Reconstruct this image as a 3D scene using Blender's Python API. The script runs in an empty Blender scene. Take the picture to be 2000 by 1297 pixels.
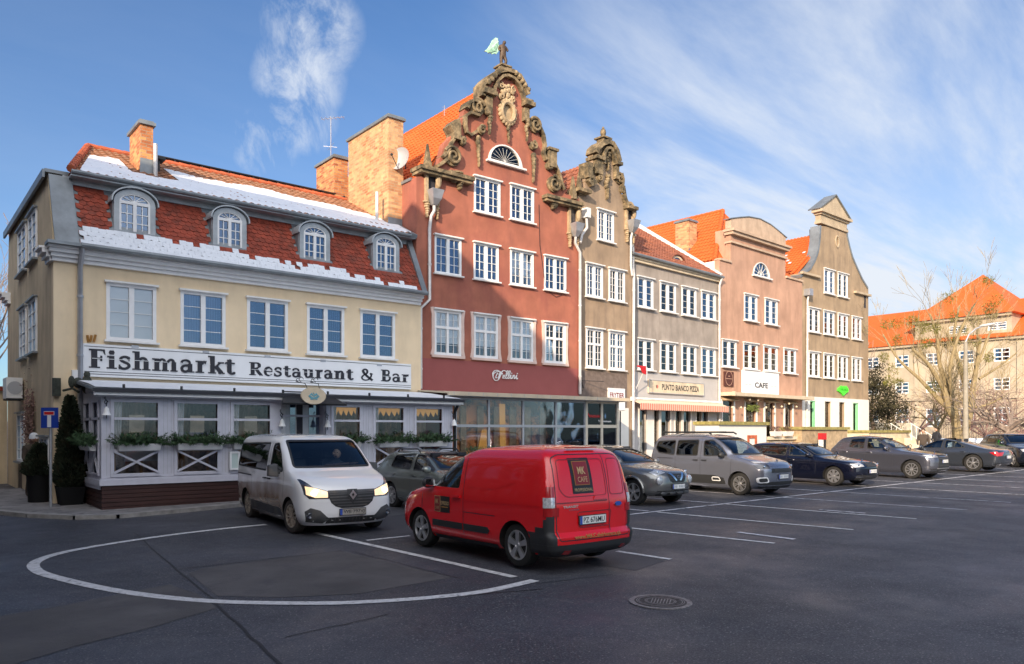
import bpy, bmesh, math, random
from mathutils import Vector, Matrix, noise
from mathutils.geometry import tessellate_polygon, delaunay_2d_cdt
from mathutils.bvhtree import BVHTree
R = math.radians
random.seed(7)
S = bpy.context.scene
COL = S.collection
# ------------------------------------------------------------------ camera
# world frame: x runs along the street facade, y into the houses, z up
CS, CD, CZ = -4.05, 22.7, 2.25
FX, FY = .634, .773
F0, HZ, GS = 1500., 842., .015
cam = bpy.data.cameras.new('camera'); co = bpy.data.objects.new('camera', cam); COL.objects.link(co)
co.location = (CS, -CD, CZ); co.rotation_euler = (R(90), 0, -math.atan2(FX, FY))
cam.lens = 27.0; cam.sensor_width = 36; cam.shift_y = (HZ-648.5)/2000; cam.clip_end = 3000; cam.clip_start = .1
S.camera = co
# ------------------------------------------------------------------ light
SUN_EL = R(19); SUN_AZ = math.atan2(-.86, -.51)      # direction towards the sun (x, y) = (-.88, -.47)
sd = Vector((math.sin(SUN_AZ)*math.cos(SUN_EL), math.cos(SUN_AZ)*math.cos(SUN_EL), math.sin(SUN_EL)))
sl = bpy.data.lights.new('sun', 'SUN'); sl.energy = 5.0; sl.angle = R(.5); sl.color = (1, .80, .58)
so = bpy.data.objects.new('sun', sl); COL.objects.link(so); so.rotation_euler = sd.to_track_quat('Z', 'Y').to_euler()
w = bpy.data.worlds.new('World'); S.world = w; w.use_nodes = True
nt = w.node_tree; N = nt.nodes; N.clear(); LK = nt.links.new
def nd(t, **k):
    n = N.new(t)
    for a, b in k.items(): setattr(n, a, b)
    return n
def vm(op, a, b=None):
    n = nd('ShaderNodeVectorMath', operation=op)
    for i, v in enumerate((a, b)):
        if v is None: continue
        if isinstance(v, (tuple, list)): n.inputs[i].default_value = v
        else: LK(v, n.inputs[i])
    return n.outputs['Value'] if op in ('DOT_PRODUCT', 'LENGTH', 'DISTANCE') else n.outputs[0]
def ma(op, a, b=0., c=None, clamp=False):
    n = nd('ShaderNodeMath', operation=op); n.use_clamp = clamp
    for i, v in enumerate((a, b, c)):
        if v is None: continue
        if isinstance(v, (int, float)): n.inputs[i].default_value = v
        else: LK(v, n.inputs[i])
    return n.outputs[0]
def smooth(v, lo, hi):
    n = nd('ShaderNodeMapRange', interpolation_type='SMOOTHSTEP'); LK(v, n.inputs[0])
    n.inputs[1].default_value = lo; n.inputs[2].default_value = hi
    return n.outputs[0]
sky = nd('ShaderNodeTexSky', sky_type='NISHITA'); sky.sun_disc = False; sky.sun_elevation = SUN_EL
sky.sun_rotation = SUN_AZ; sky.air_density = 1.0; sky.dust_density = .6; sky.ozone_density = 1.6; sky.altitude = 0
tc = nd('ShaderNodeTexCoord'); D_ = tc.outputs['Generated']
sep = nd('ShaderNodeSeparateXYZ'); LK(D_, sep.inputs[0]); dz = sep.outputs[2]
zz = ma('ADD', ma('MAXIMUM', dz, 0.), .18)
pl = nd('ShaderNodeCombineXYZ'); LK(ma('DIVIDE', sep.outputs[0], zz), pl.inputs[0]); LK(ma('DIVIDE', sep.outputs[1], zz), pl.inputs[1])
mp = nd('ShaderNodeMapping'); LK(pl.outputs[0], mp.inputs[0]); mp.inputs['Rotation'].default_value = (0, 0, R(28)); mp.inputs['Scale'].default_value = (.5, 1.5, 1)
n1 = nd('ShaderNodeTexNoise'); LK(mp.outputs[0], n1.inputs[0]); n1.inputs['Scale'].default_value = 1.3; n1.inputs['Detail'].default_value = 9; n1.inputs['Roughness'].default_value = .62; n1.inputs['Distortion'].default_value = .35
n2 = nd('ShaderNodeTexNoise'); LK(pl.outputs[0], n2.inputs[0]); n2.inputs['Scale'].default_value = .55; n2.inputs['Detail'].default_value = 3
def dirv(px, py):
    v = Vector((FX, FY, 0)) + Vector((FY, -FX, 0))*((px-1000)/F0) + Vector((0, 0, (HZ-py)/F0)); return v.normalized()
def blob(px, py, lo, hi):           # how close the view direction is to one fixed compass direction
    return smooth(vm('DOT_PRODUCT', D_, tuple(dirv(px, py))), math.cos(R(lo)), math.cos(R(hi)))
cir = smooth(n1.outputs[0], .36, .74)
right = blob(1750, 560, 36, 5)
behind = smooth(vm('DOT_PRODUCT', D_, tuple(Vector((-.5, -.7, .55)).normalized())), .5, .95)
low = smooth(dz, .62, .02)
cov = ma('MULTIPLY', cir, ma('ADD', ma('MULTIPLY', right, 1.0), .05))
cov = ma('ADD', cov, ma('MULTIPLY', ma('MULTIPLY', low, right), .42))
cov = ma('ADD', cov, ma('MULTIPLY', low, .16))
# feathery wisp high on the left
mp2 = nd('ShaderNodeMapping'); LK(D_, mp2.inputs[0]); mp2.inputs['Scale'].default_value = (7, 7, 3.2); mp2.inputs['Rotation'].default_value = (.2, .3, .2)
n3 = nd('ShaderNodeTexNoise'); LK(mp2.outputs[0], n3.inputs[0]); n3.inputs['Scale'].default_value = 2.4; n3.inputs['Detail'].default_value = 9; n3.inputs['Roughness'].default_value = .68; n3.inputs['Distortion'].default_value = .5
wispm = ma('MAXIMUM', ma('MAXIMUM', blob(610, 60, 3.8, .3), blob(585, 150, 3.6, .2)), ma('MAXIMUM', blob(590, 235, 2.8, .1), ma('MULTIPLY', blob(520, 285, 3, .1), .7)))
wisp = ma('MULTIPLY', wispm, smooth(n3.outputs[0], .36, .72))
cov = ma('MAXIMUM', cov, ma('MULTIPLY', wisp, .85))
fill_bank = ma('MULTIPLY', behind, ma('ADD', ma('MULTIPLY', smooth(n2.outputs[0], .3, .7), .6), .35))  # unseen bright cloud added behind the camera as fill light
cov = ma('MINIMUM', cov, 1.)
cmix = nd('ShaderNodeMixRGB'); LK(cov, cmix.inputs[0])
tint = nd('ShaderNodeMixRGB', blend_type='MULTIPLY'); tint.inputs[0].default_value = 1; LK(sky.outputs[0], tint.inputs[1]); tint.inputs[2].default_value = (.40, .61, .86, 1)
LK(tint.outputs[0], cmix.inputs[1]); cmix.inputs[2].default_value = (4.2, 4.5, 4.95, 1)
bmix = nd('ShaderNodeMixRGB'); LK(fill_bank, bmix.inputs[0]); LK(cmix.outputs[0], bmix.inputs[1]); bmix.inputs[2].default_value = (17, 16.8, 16.6, 1)
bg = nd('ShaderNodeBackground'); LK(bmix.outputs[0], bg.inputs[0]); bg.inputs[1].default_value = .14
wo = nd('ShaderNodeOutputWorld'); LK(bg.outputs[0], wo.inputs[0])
S.view_settings.view_transform = 'Standard'; S.view_settings.look = 'None'; S.view_settings.exposure = .48; S.view_settings.gamma = 1
# ------------------------------------------------------------------ pixel helpers (turn a measured direction into a real place)
def ray(px, py):
    u = (px-1000)/F0; return Vector((FX+u*FY, FY-u*FX, (HZ-py)/F0))
CAM = Vector((CS, -CD, CZ))
def gz(x, y): return GS*((x-CS)*FX+(y+CD)*FY)
def GP(px, py):
    d = ray(px, py); return CAM + d*(CZ/(GS-d.z))
def DP(px, t, z=None):
    """point at forward distance t under column px"""
    d = ray(px, HZ); p = CAM + d*t; return Vector((p.x, p.y, gz(p.x, p.y) if z is None else z))
def FP(px, py, y0=0):
    d = ray(px, py); t = (y0+CD)/d.y; p = CAM+d*t; return p.x, p.z
def XP(px, py, x0):
    d = ray(px, py); t = (x0-CS)/d.x; p = CAM+d*t; return p.y, p.z
# ------------------------------------------------------------------ materials
def mat(name, col, rough=.8, metal=0, var=.0, vscale=3., bump=0., bscale=40., streak=0., scol=None, coat=0., spec=.5, emit=None, es=0, var2=None, stretch=None, patch=None, alpha=None):
    m = bpy.data.materials.new(name); m.use_nodes = True; t = m.node_tree; b = t.nodes['Principled BSDF']
    def n(ty, **k):
        q = t.nodes.new(ty)
        for a, v in k.items(): setattr(q, a, v)
        return q
    L = t.links.new
    b.inputs['Base Color'].default_value = (*col, 1); b.inputs['Roughness'].default_value = rough; b.inputs['Metallic'].default_value = metal
    b.inputs['Specular IOR Level'].default_value = spec
    if coat: b.inputs['Coat Weight'].default_value = coat; b.inputs['Coat Roughness'].default_value = .04
    if emit: b.inputs['Emission Color'].default_value = (*emit, 1); b.inputs['Emission Strength'].default_value = es
    tcn = n('ShaderNodeTexCoord'); out = None
    if var or var2:
        ns = n('ShaderNodeTexNoise'); ns.inputs['Scale'].default_value = vscale; ns.inputs['Detail'].default_value = 8; ns.inputs['Roughness'].default_value = .6
        if stretch:
            mpn = n('ShaderNodeMapping'); mpn.inputs['Scale'].default_value = stretch; L(tcn.outputs['Object'], mpn.inputs[0]); L(mpn.outputs[0], ns.inputs[0])
        else: L(tcn.outputs['Object'], ns.inputs[0])
        rp = n('ShaderNodeValToRGB'); L(ns.outputs[0], rp.inputs[0])
        c2 = var2 or tuple(c*(1+var) for c in col); c1 = tuple(c*(1-var) for c in col) if not var2 else col
        rp.color_ramp.elements[0].position = .32; rp.color_ramp.elements[0].color = (*c1, 1)
        rp.color_ramp.elements[1].position = .68; rp.color_ramp.elements[1].color = (*c2, 1)
        out = rp.outputs[0]
    if streak:
        mpn = n('ShaderNodeMapping'); mpn.inputs['Scale'].default_value = (1.25, 1.25, .28); L(tcn.outputs['Object'], mpn.inputs[0])
        ns = n('ShaderNodeTexNoise'); ns.inputs['Scale'].default_value = 1.6; ns.inputs['Detail'].default_value = 7; ns.inputs['Roughness'].default_value = .65; L(mpn.outputs[0], ns.inputs[0])
        mr = n('ShaderNodeMapRange'); L(ns.outputs[0], mr.inputs[0]); mr.inputs[1].default_value = .46; mr.inputs[2].default_value = .68; mr.inputs[4].default_value = streak
        mx = n('ShaderNodeMixRGB'); L(mr.outputs[0], mx.inputs[0])
        if out: L(out, mx.inputs[1])
        else: mx.inputs[1].default_value = (*col, 1)
        mx.inputs[2].default_value = (*(scol or tuple(c*.5 for c in col)), 1); out = mx.outputs[0]
    if patch:     # (colour, scale, lo, hi)
        ns = n('ShaderNodeTexNoise'); ns.inputs['Scale'].default_value = patch[1]; ns.inputs['Detail'].default_value = 10; ns.inputs['Roughness'].default_value = .68; ns.inputs['Distortion'].default_value = .4
        L(tcn.outputs['Object'], ns.inputs[0])
        mr = n('ShaderNodeMapRange'); L(ns.outputs[0], mr.inputs[0]); mr.inputs[1].default_value = patch[2]; mr.inputs[2].default_value = patch[3]
        mx = n('ShaderNodeMixRGB'); L(mr.outputs[0], mx.inputs[0])
        if out: L(out, mx.inputs[1])
        else: mx.inputs[1].default_value = (*col, 1)
        mx.inputs[2].default_value = (*patch[0], 1); out = mx.outputs[0]
    if out: L(out, b.inputs['Base Color'])
    if bump:
        ns = n('ShaderNodeTexNoise'); ns.inputs['Scale'].default_value = bscale; ns.inputs['Detail'].default_value = 6; L(tcn.outputs['Object'], ns.inputs[0])
        bp = n('ShaderNodeBump'); bp.inputs['Strength'].default_value = bump; bp.inputs['Distance'].default_value = .02; L(ns.outputs[0], bp.inputs['Height']); L(bp.outputs[0], b.inputs['Normal'])
    return m
def glass(name, tint, gloss, rough=.02, wav=.0, ws=1.5, gcol=(1, 1, 1)):
    m = bpy.data.materials.new(name); m.use_nodes = True; t = m.node_tree; t.nodes.clear(); L = t.links.new
    o = t.nodes.new('ShaderNodeOutputMaterial'); mx = t.nodes.new('ShaderNodeMixShader'); tr = t.nodes.new('ShaderNodeBsdfTransparent'); gl = t.nodes.new('ShaderNodeBsdfGlossy')
    tr.inputs[0].default_value = (*tint, 1); gl.inputs['Roughness'].default_value = rough; gl.inputs['Color'].default_value = (*gcol, 1)
    fr = t.nodes.new('ShaderNodeFresnel'); fr.inputs[0].default_value = 1.5
    ad = t.nodes.new('ShaderNodeMath'); ad.operation = 'MULTIPLY_ADD'; ad.use_clamp = True; L(fr.outputs[0], ad.inputs[0]); ad.inputs[1].default_value = 1.0; ad.inputs[2].default_value = gloss
    L(ad.outputs[0], mx.inputs[0]); L(tr.outputs[0], mx.inputs[1]); L(gl.outputs[0], mx.inputs[2]); L(mx.outputs[0], o.inputs[0])
    if wav:
        tcn = t.nodes.new('ShaderNodeTexCoord'); ns = t.nodes.new('ShaderNodeTexNoise'); ns.inputs['Scale'].default_value = ws; L(tcn.outputs['Object'], ns.inputs[0])
        bp = t.nodes.new('ShaderNodeBump'); bp.inputs['Strength'].default_value = wav; bp.inputs['Distance'].default_value = .1; L(ns.outputs[0], bp.inputs['Height']); L(bp.outputs[0], gl.inputs['Normal']); L(bp.outputs[0], fr.inputs['Normal'])
    return m
def brick_mat(name, c1, c2, mortar, sx=.28, sz=.095, white=0.):
    m = mat(name, c1, .9, bump=.5, bscale=25); t = m.node_tree; L = t.links.new; b = t.nodes['Principled BSDF']
    tcn = t.nodes.new('ShaderNodeTexCoord'); sp = t.nodes.new('ShaderNodeSeparateXYZ'); L(tcn.outputs['Object'], sp.inputs[0])
    ad = t.nodes.new('ShaderNodeMath'); ad.operation = 'ADD'; L(sp.outputs[0], ad.inputs[0]); L(sp.outputs[1], ad.inputs[1])
    cb = t.nodes.new('ShaderNodeCombineXYZ'); L(ad.outputs[0], cb.inputs[0]); L(sp.outputs[2], cb.inputs[1])
    br = t.nodes.new('ShaderNodeTexBrick'); L(cb.outputs[0], br.inputs[0]); br.inputs['Scale'].default_value = 1
    br.inputs['Brick Width'].default_value = sx; br.inputs['Row Height'].default_value = sz; br.inputs['Mortar Size'].default_value = .009
    br.inputs['Color1'].default_value = (*c1, 1); br.inputs['Color2'].default_value = (*c2, 1); br.inputs['Mortar'].default_value = (*mortar, 1)
    src = br.outputs[0]
    ns = t.nodes.new('ShaderNodeTexNoise'); ns.inputs['Scale'].default_value = 5; ns.inputs['Detail'].default_value = 8; L(tcn.outputs['Object'], ns.inputs[0])
    mx = t.nodes.new('ShaderNodeMixRGB'); mx.blend_type = 'OVERLAY'; mx.inputs[0].default_value = .45; L(src, mx.inputs[1]); L(ns.outputs[0], mx.inputs[2]); src = mx.outputs[0]
    if white:
        n2_ = t.nodes.new('ShaderNodeTexNoise'); n2_.inputs['Scale'].default_value = 1.2; n2_.inputs['Detail'].default_value = 10; n2_.inputs['Roughness'].default_value = .75; L(tcn.outputs['Object'], n2_.inputs[0])
        mr = t.nodes.new('ShaderNodeMapRange'); L(n2_.outputs[0], mr.inputs[0]); mr.inputs[1].default_value = .36; mr.inputs[2].default_value = .62; mr.inputs[4].default_value = white
        m2 = t.nodes.new('ShaderNodeMixRGB'); L(mr.outputs[0], m2.inputs[0]); L(src, m2.inputs[1]); m2.inputs[2].default_value = (.62, .47, .29, 1); src = m2.outputs[0]
    L(src, b.inputs['Base Color']); return m
M = {}
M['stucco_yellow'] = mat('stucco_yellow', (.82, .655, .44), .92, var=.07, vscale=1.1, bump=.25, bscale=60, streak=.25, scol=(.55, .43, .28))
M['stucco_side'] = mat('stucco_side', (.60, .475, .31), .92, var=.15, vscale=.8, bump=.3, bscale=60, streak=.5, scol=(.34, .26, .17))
M['white_paint'] = mat('white_paint', (.80, .80, .80), .55, var=.05, vscale=4)
M['white_trim'] = mat('white_trim', (.78, .77, .75), .6, var=.1, vscale=3, streak=.3, scol=(.45, .43, .4))
M['lilac_paint'] = mat('lilac_paint', (.55, .55, .62), .5, var=.07, vscale=4)
M['sign_white'] = mat('sign_white', (.78, .79, .80), .5, var=.03)
M['ink'] = mat('ink', (.018, .018, .026), .5)
M['wood_dark'] = mat('wood_dark', (.045, .015, .012), .6, var=.35, vscale=3, stretch=(.5, 1, 9))
M['zinc'] = mat('zinc', (.23, .255, .275), .5, .35, var=.22, vscale=2, streak=.3, scol=(.14, .15, .155))
M['pipe'] = mat('pipe', (.42, .43, .46), .4, .5, var=.15, vscale=3)
M['pipe_light'] = mat('pipe_light', (.62, .60, .58), .45, .2, var=.15, vscale=3)
M['zinc_light'] = mat('zinc_light', (.40, .43, .45), .5, .25, var=.18, vscale=3, streak=.3, scol=(.22, .24, .26))
M['dark_metal'] = mat('dark_metal', (.03, .032, .036), .5, .3)
M['tile_old'] = mat('tile_old', (.26, .045, .022), .75, var=.45, vscale=5, bump=.3, bscale=30, patch=((.13, .045, .03), 1.3, .52, .7))
M['tile_ridge'] = mat('tile_ridge', (.45, .11, .045), .75, var=.35, vscale=3)
M['tile_weathered'] = mat('tile_weathered', (.30, .15, .085), .85, var=.4, vscale=4, bump=.4, bscale=20, patch=((.45, .13, .05), 1.0, .55, .75))
M['tile_orange'] = mat('tile_orange', (.58, .115, .02), .7, var=.22, vscale=7, bump=.3, bscale=25)
M['tile_brown'] = mat('tile_brown', (.24, .085, .05), .8, var=.35, vscale=6, patch=((.45, .15, .06), 2, .55, .7))
M['snow'] = mat('snow', (.74, .77, .82), .6, bump=.9, bscale=7, spec=.3, patch=((.62, .65, .70), 3, .5, .7))
M['brick'] = brick_mat('brick', (.36, .105, .04), (.72, .33, .12), (.34, .25, .17))
M['brick_pale'] = brick_mat('brick_pale', (.34, .125, .05), (.66, .34, .15), (.36, .27, .17), white=.32)
M['fellini'] = mat('fellini', (.37, .128, .082), .9, var=.2, vscale=1.0, bump=.4, bscale=50, streak=.6, scol=(.22, .08, .06), patch=((.28, .085, .065), .35, .5, .72))
M['fellini_base'] = mat('fellini_base', (.29, .082, .078), .85, var=.08, vscale=1.0, bump=.2, bscale=50)
M['tan'] = mat('tan', (.34, .245, .165), .92, var=.2, vscale=1.0, bump=.3, bscale=50, streak=.55, scol=(.16, .12, .095))
M['tan_dark'] = mat('tan_dark', (.17, .13, .11), .9, var=.3, vscale=5, bump=.5, bscale=30)
M['grey_stucco'] = mat('grey_stucco', (.35, .30, .26), .92, var=.2, vscale=1.0, bump=.3, bscale=50, streak=.5, scol=(.17, .145, .125))
M['grey_base'] = mat('grey_base', (.46, .44, .43), .85, var=.05)
M['pink'] = mat('pink', (.48, .285, .20), .92, var=.16, vscale=.9, bump=.3, bscale=50, streak=.5, scol=(.28, .155, .10))
M['ochre'] = mat('ochre', (.35, .255, .165), .92, var=.18, vscale=1.0, bump=.3, bscale=50, streak=.6, scol=(.17, .13, .095))
M['white_wall'] = mat('white_wall', (.72, .70, .66), .8, var=.04)
M['stone'] = mat('stone', (.27, .20, .115), .9, var=.5, vscale=5, bump=.8, bscale=22, patch=((.07, .058, .036), 2.6, .42, .60))
M['stone_light'] = mat('stone_light', (.42, .31, .19), .9, var=.3, vscale=4, bump=.5, bscale=22, patch=((.2, .16, .10), 2, .5, .7))
M['cream_far'] = mat('cream_far', (.43, .36, .265), .9, var=.2, vscale=.6, streak=.4, scol=(.3, .24, .18))
M['pink_trim'] = mat('pink_trim', (.50, .37, .27), .9, var=.15, vscale=2, streak=.4, scol=(.28, .2, .14))
M['ochre_trim'] = mat('ochre_trim', (.46, .37, .26), .9, var=.15, vscale=2, streak=.4, scol=(.26, .2, .14))
M['cream_stone'] = mat('cream_stone', (.66, .55, .40), .9, var=.2, vscale=2, bump=.3, streak=.3)
M['moss'] = mat('moss', (.28, .24, .08), .95, var=.4, vscale=6, bump=.8, bscale=30)
M['copper'] = mat('copper', (.42, .68, .50), .6, var=.3, vscale=8)
M['bronze'] = mat('bronze', (.085, .055, .035), .6, .2, var=.4, vscale=8, bump=.5, bscale=15)
M['inside'] = mat('inside', (.03, .03, .04), .9, patch=((.16, .13, .11), 1.1, .5, .62))
M['reflection_wall'] = mat('reflection_wall', (.8, .33, .13), .9, patch=((.07, .04, .03), 1.0, .45, .56), stretch=(2.2, 1, .5))  # orange of sunlit houses mirrored in the glass, put into the wall colour
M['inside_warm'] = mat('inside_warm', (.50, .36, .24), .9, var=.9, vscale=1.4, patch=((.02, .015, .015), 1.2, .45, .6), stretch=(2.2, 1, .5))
M['curtain'] = mat('curtain', (.62, .62, .63), .9, var=.1, vscale=3)
M['blind'] = mat('blind', (.84, .84, .85), .8)
M['pane'] = glass('pane', (.5, .56, .66), .20, .02, .12, .9, (.72, .84, .98))
M['pane_clear'] = glass('pane_clear', (.93, .95, .96), .06, .02, .12, .7)
M['pane_dim'] = glass('pane_dim', (.35, .33, .32), .02, .02)
M['pane_veranda'] = glass('pane_veranda', (.94, .94, .94), .015, .015, .14, .6, (.85, .9, 1.0))
M['car_glass'] = glass('car_glass', (.55, .62, .62), .08, .01)
M['car_glass_dark'] = glass('car_glass_dark', (.05, .055, .06), .05, .01)
M['screen_glass'] = glass('screen_glass', (.62, .72, .74), .03, .01)
M['lamp_glass'] = glass('lamp_glass', (.85, .87, .9), .10, .02)
M['asphalt'] = None
M['bark'] = mat('bark', (.27, .21, .115), .95, var=.35, vscale=5, bump=.8, bscale=12, stretch=(3, 3, .6))
M['bark_grey'] = mat('bark_grey', (.22, .17, .14), .95, var=.3, vscale=5)
M['twig_red'] = mat('twig_red', (.20, .12, .10), .95, var=.3, vscale=2)
M['mistletoe'] = mat('mistletoe', (.15, .145, .02), .8, var=.4, vscale=4)
M['conifer'] = mat('conifer', (.020, .032, .014), .9, var=.5, vscale=3, patch=((.05, .03, .012), 3, .5, .7))
M['fir'] = mat('fir', (.042, .085, .035), .85, var=.45, vscale=8)
M['ivy'] = mat('ivy', (.05, .045, .022), .9, var=.5, vscale=4)
M['plastic_black'] = mat('plastic_black', (.022, .023, .025), .55)
M['pot_black'] = mat('pot_black', (.008, .008, .009), .8, spec=.2)
M['plastic_grey'] = mat('plastic_grey', (.06, .062, .067), .6, var=.2, vscale=4, patch=((.16, .13, .10), 2, .5, .8))
M['rubber'] = mat('rubber', (.014, .014, .014), .85, var=.3, vscale=10, patch=((.05, .045, .04), 3, .5, .8))
M['rubber_dirty'] = mat('rubber_dirty', (.05, .042, .036), .95, var=.3, vscale=10)
M['alloy'] = mat('alloy', (.62, .62, .63), .3, .85)
M['alloy_dirty'] = mat('alloy_dirty', (.33, .28, .23), .6, .3, var=.25, vscale=14)
M['chrome'] = mat('chrome', (.8, .8, .82), .12, 1)
M['well'] = mat('well', (.006, .006, .006), .95)
M['cabin'] = mat('cabin', (.07, .07, .075), .8)
M['plate'] = mat('plate', (.75, .75, .73), .4)
M['plate_dirty'] = mat('plate_dirty', (.30, .28, .25), .6, var=.2, vscale=20)
M['plate_blue'] = mat('plate_blue', (.03, .08, .40), .4)
M['tail_red'] = mat('tail_red', (.36, .008, .01), .15, coat=1)
M['lens'] = mat('lens', (.55, .56, .58), .12, .3, coat=1, var=.4, vscale=30)
M['lens_dark'] = mat('lens_dark', (.05, .055, .07), .1, .3, coat=1)
M['head_on'] = mat('head_on', (.9, .8, .6), .2, emit=(1, .78, .45), es=3.5)
M['head_warm'] = mat('head_warm', (.8, .65, .45), .2, .2, emit=(1, .66, .34), es=.75, var=.3, vscale=14)
M['skin'] = mat('skin', (.52, .30, .21), .6)
M['cloth_dark'] = mat('cloth_dark', (.02, .022, .03), .9)
M['cloth_brown'] = mat('cloth_brown', (.06, .045, .035), .9, var=.3)
M['hair'] = mat('hair', (.03, .02, .012), .8)
M['gold'] = mat('gold', (.58, .40, .20), .5, .2)
M['gold_dark'] = mat('gold_dark', (.36, .17, .035), .5)
M['label_black'] = mat('label_black', (.015, .012, .012), .4)
M['label_red'] = mat('label_red', (.22, .015, .02), .4)
M['sign_blue'] = mat('sign_blue', (.01, .045, .33), .45)
M['sign_red'] = mat('sign_red', (.55, .015, .02), .45)
M['sign_green'] = mat('sign_green', (.06, .62, .04), .5, emit=(.12, .9, .03), es=.25)
M['awning'] = mat('awning', (.62, .22, .16), .9, var=.15)
M['awning_stripe'] = mat('awning_stripe', (.62, .22, .16), .9)
M['awning_pale'] = mat('awning_pale', (.75, .56, .42), .9)
M['concrete'] = mat('concrete', (.30, .27, .22), .9, var=.15, vscale=4, streak=.3)
M['frame_grey'] = mat('frame_grey', (.44, .45, .47), .45, .3)
M['frame_cream'] = mat('frame_cream', (.60, .54, .44), .6, var=.08)
M['canopy_cream'] = mat('canopy_cream', (.55, .46, .34), .8, var=.1)
M['green_frame'] = mat('green_frame', (.22, .52, .28), .5)
M['door_brown'] = mat('door_brown', (.06, .045, .04), .6)
M['amber_glow'] = mat('amber_glow', (.5, .28, .08), .8, emit=(1, .5, .12), es=.22)  # cloth with a faint added glow, for the bunting and the conservatory
M['surround_pink'] = mat('surround_pink', (.66, .50, .44), .85, var=.1)
M['iron'] = mat('iron', (.06, .055, .055), .7, .4, var=.4, vscale=18, bump=.4, bscale=60)
M['iron_edge'] = mat('iron_edge', (.22, .21, .21), .55, .5, var=.4, vscale=18)
def _stripes():
    t = M['awning_stripe'].node_tree; b = t.nodes['Principled BSDF']; tcn = t.nodes.new('ShaderNodeTexCoord'); wv_ = t.nodes.new('ShaderNodeTexWave'); wv_.inputs['Scale'].default_value = 1.9; t.links.new(tcn.outputs['Object'], wv_.inputs[0])
    rp = t.nodes.new('ShaderNodeValToRGB'); rp.color_ramp.interpolation = 'CONSTANT'; rp.color_ramp.elements[0].color = (.60, .20, .15, 1); rp.color_ramp.elements[1].position = .72; rp.color_ramp.elements[1].color = (.75, .56, .42, 1); t.links.new(wv_.outputs[0], rp.inputs[0]); t.links.new(rp.outputs[0], b.inputs['Base Color'])
_stripes()
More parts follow.
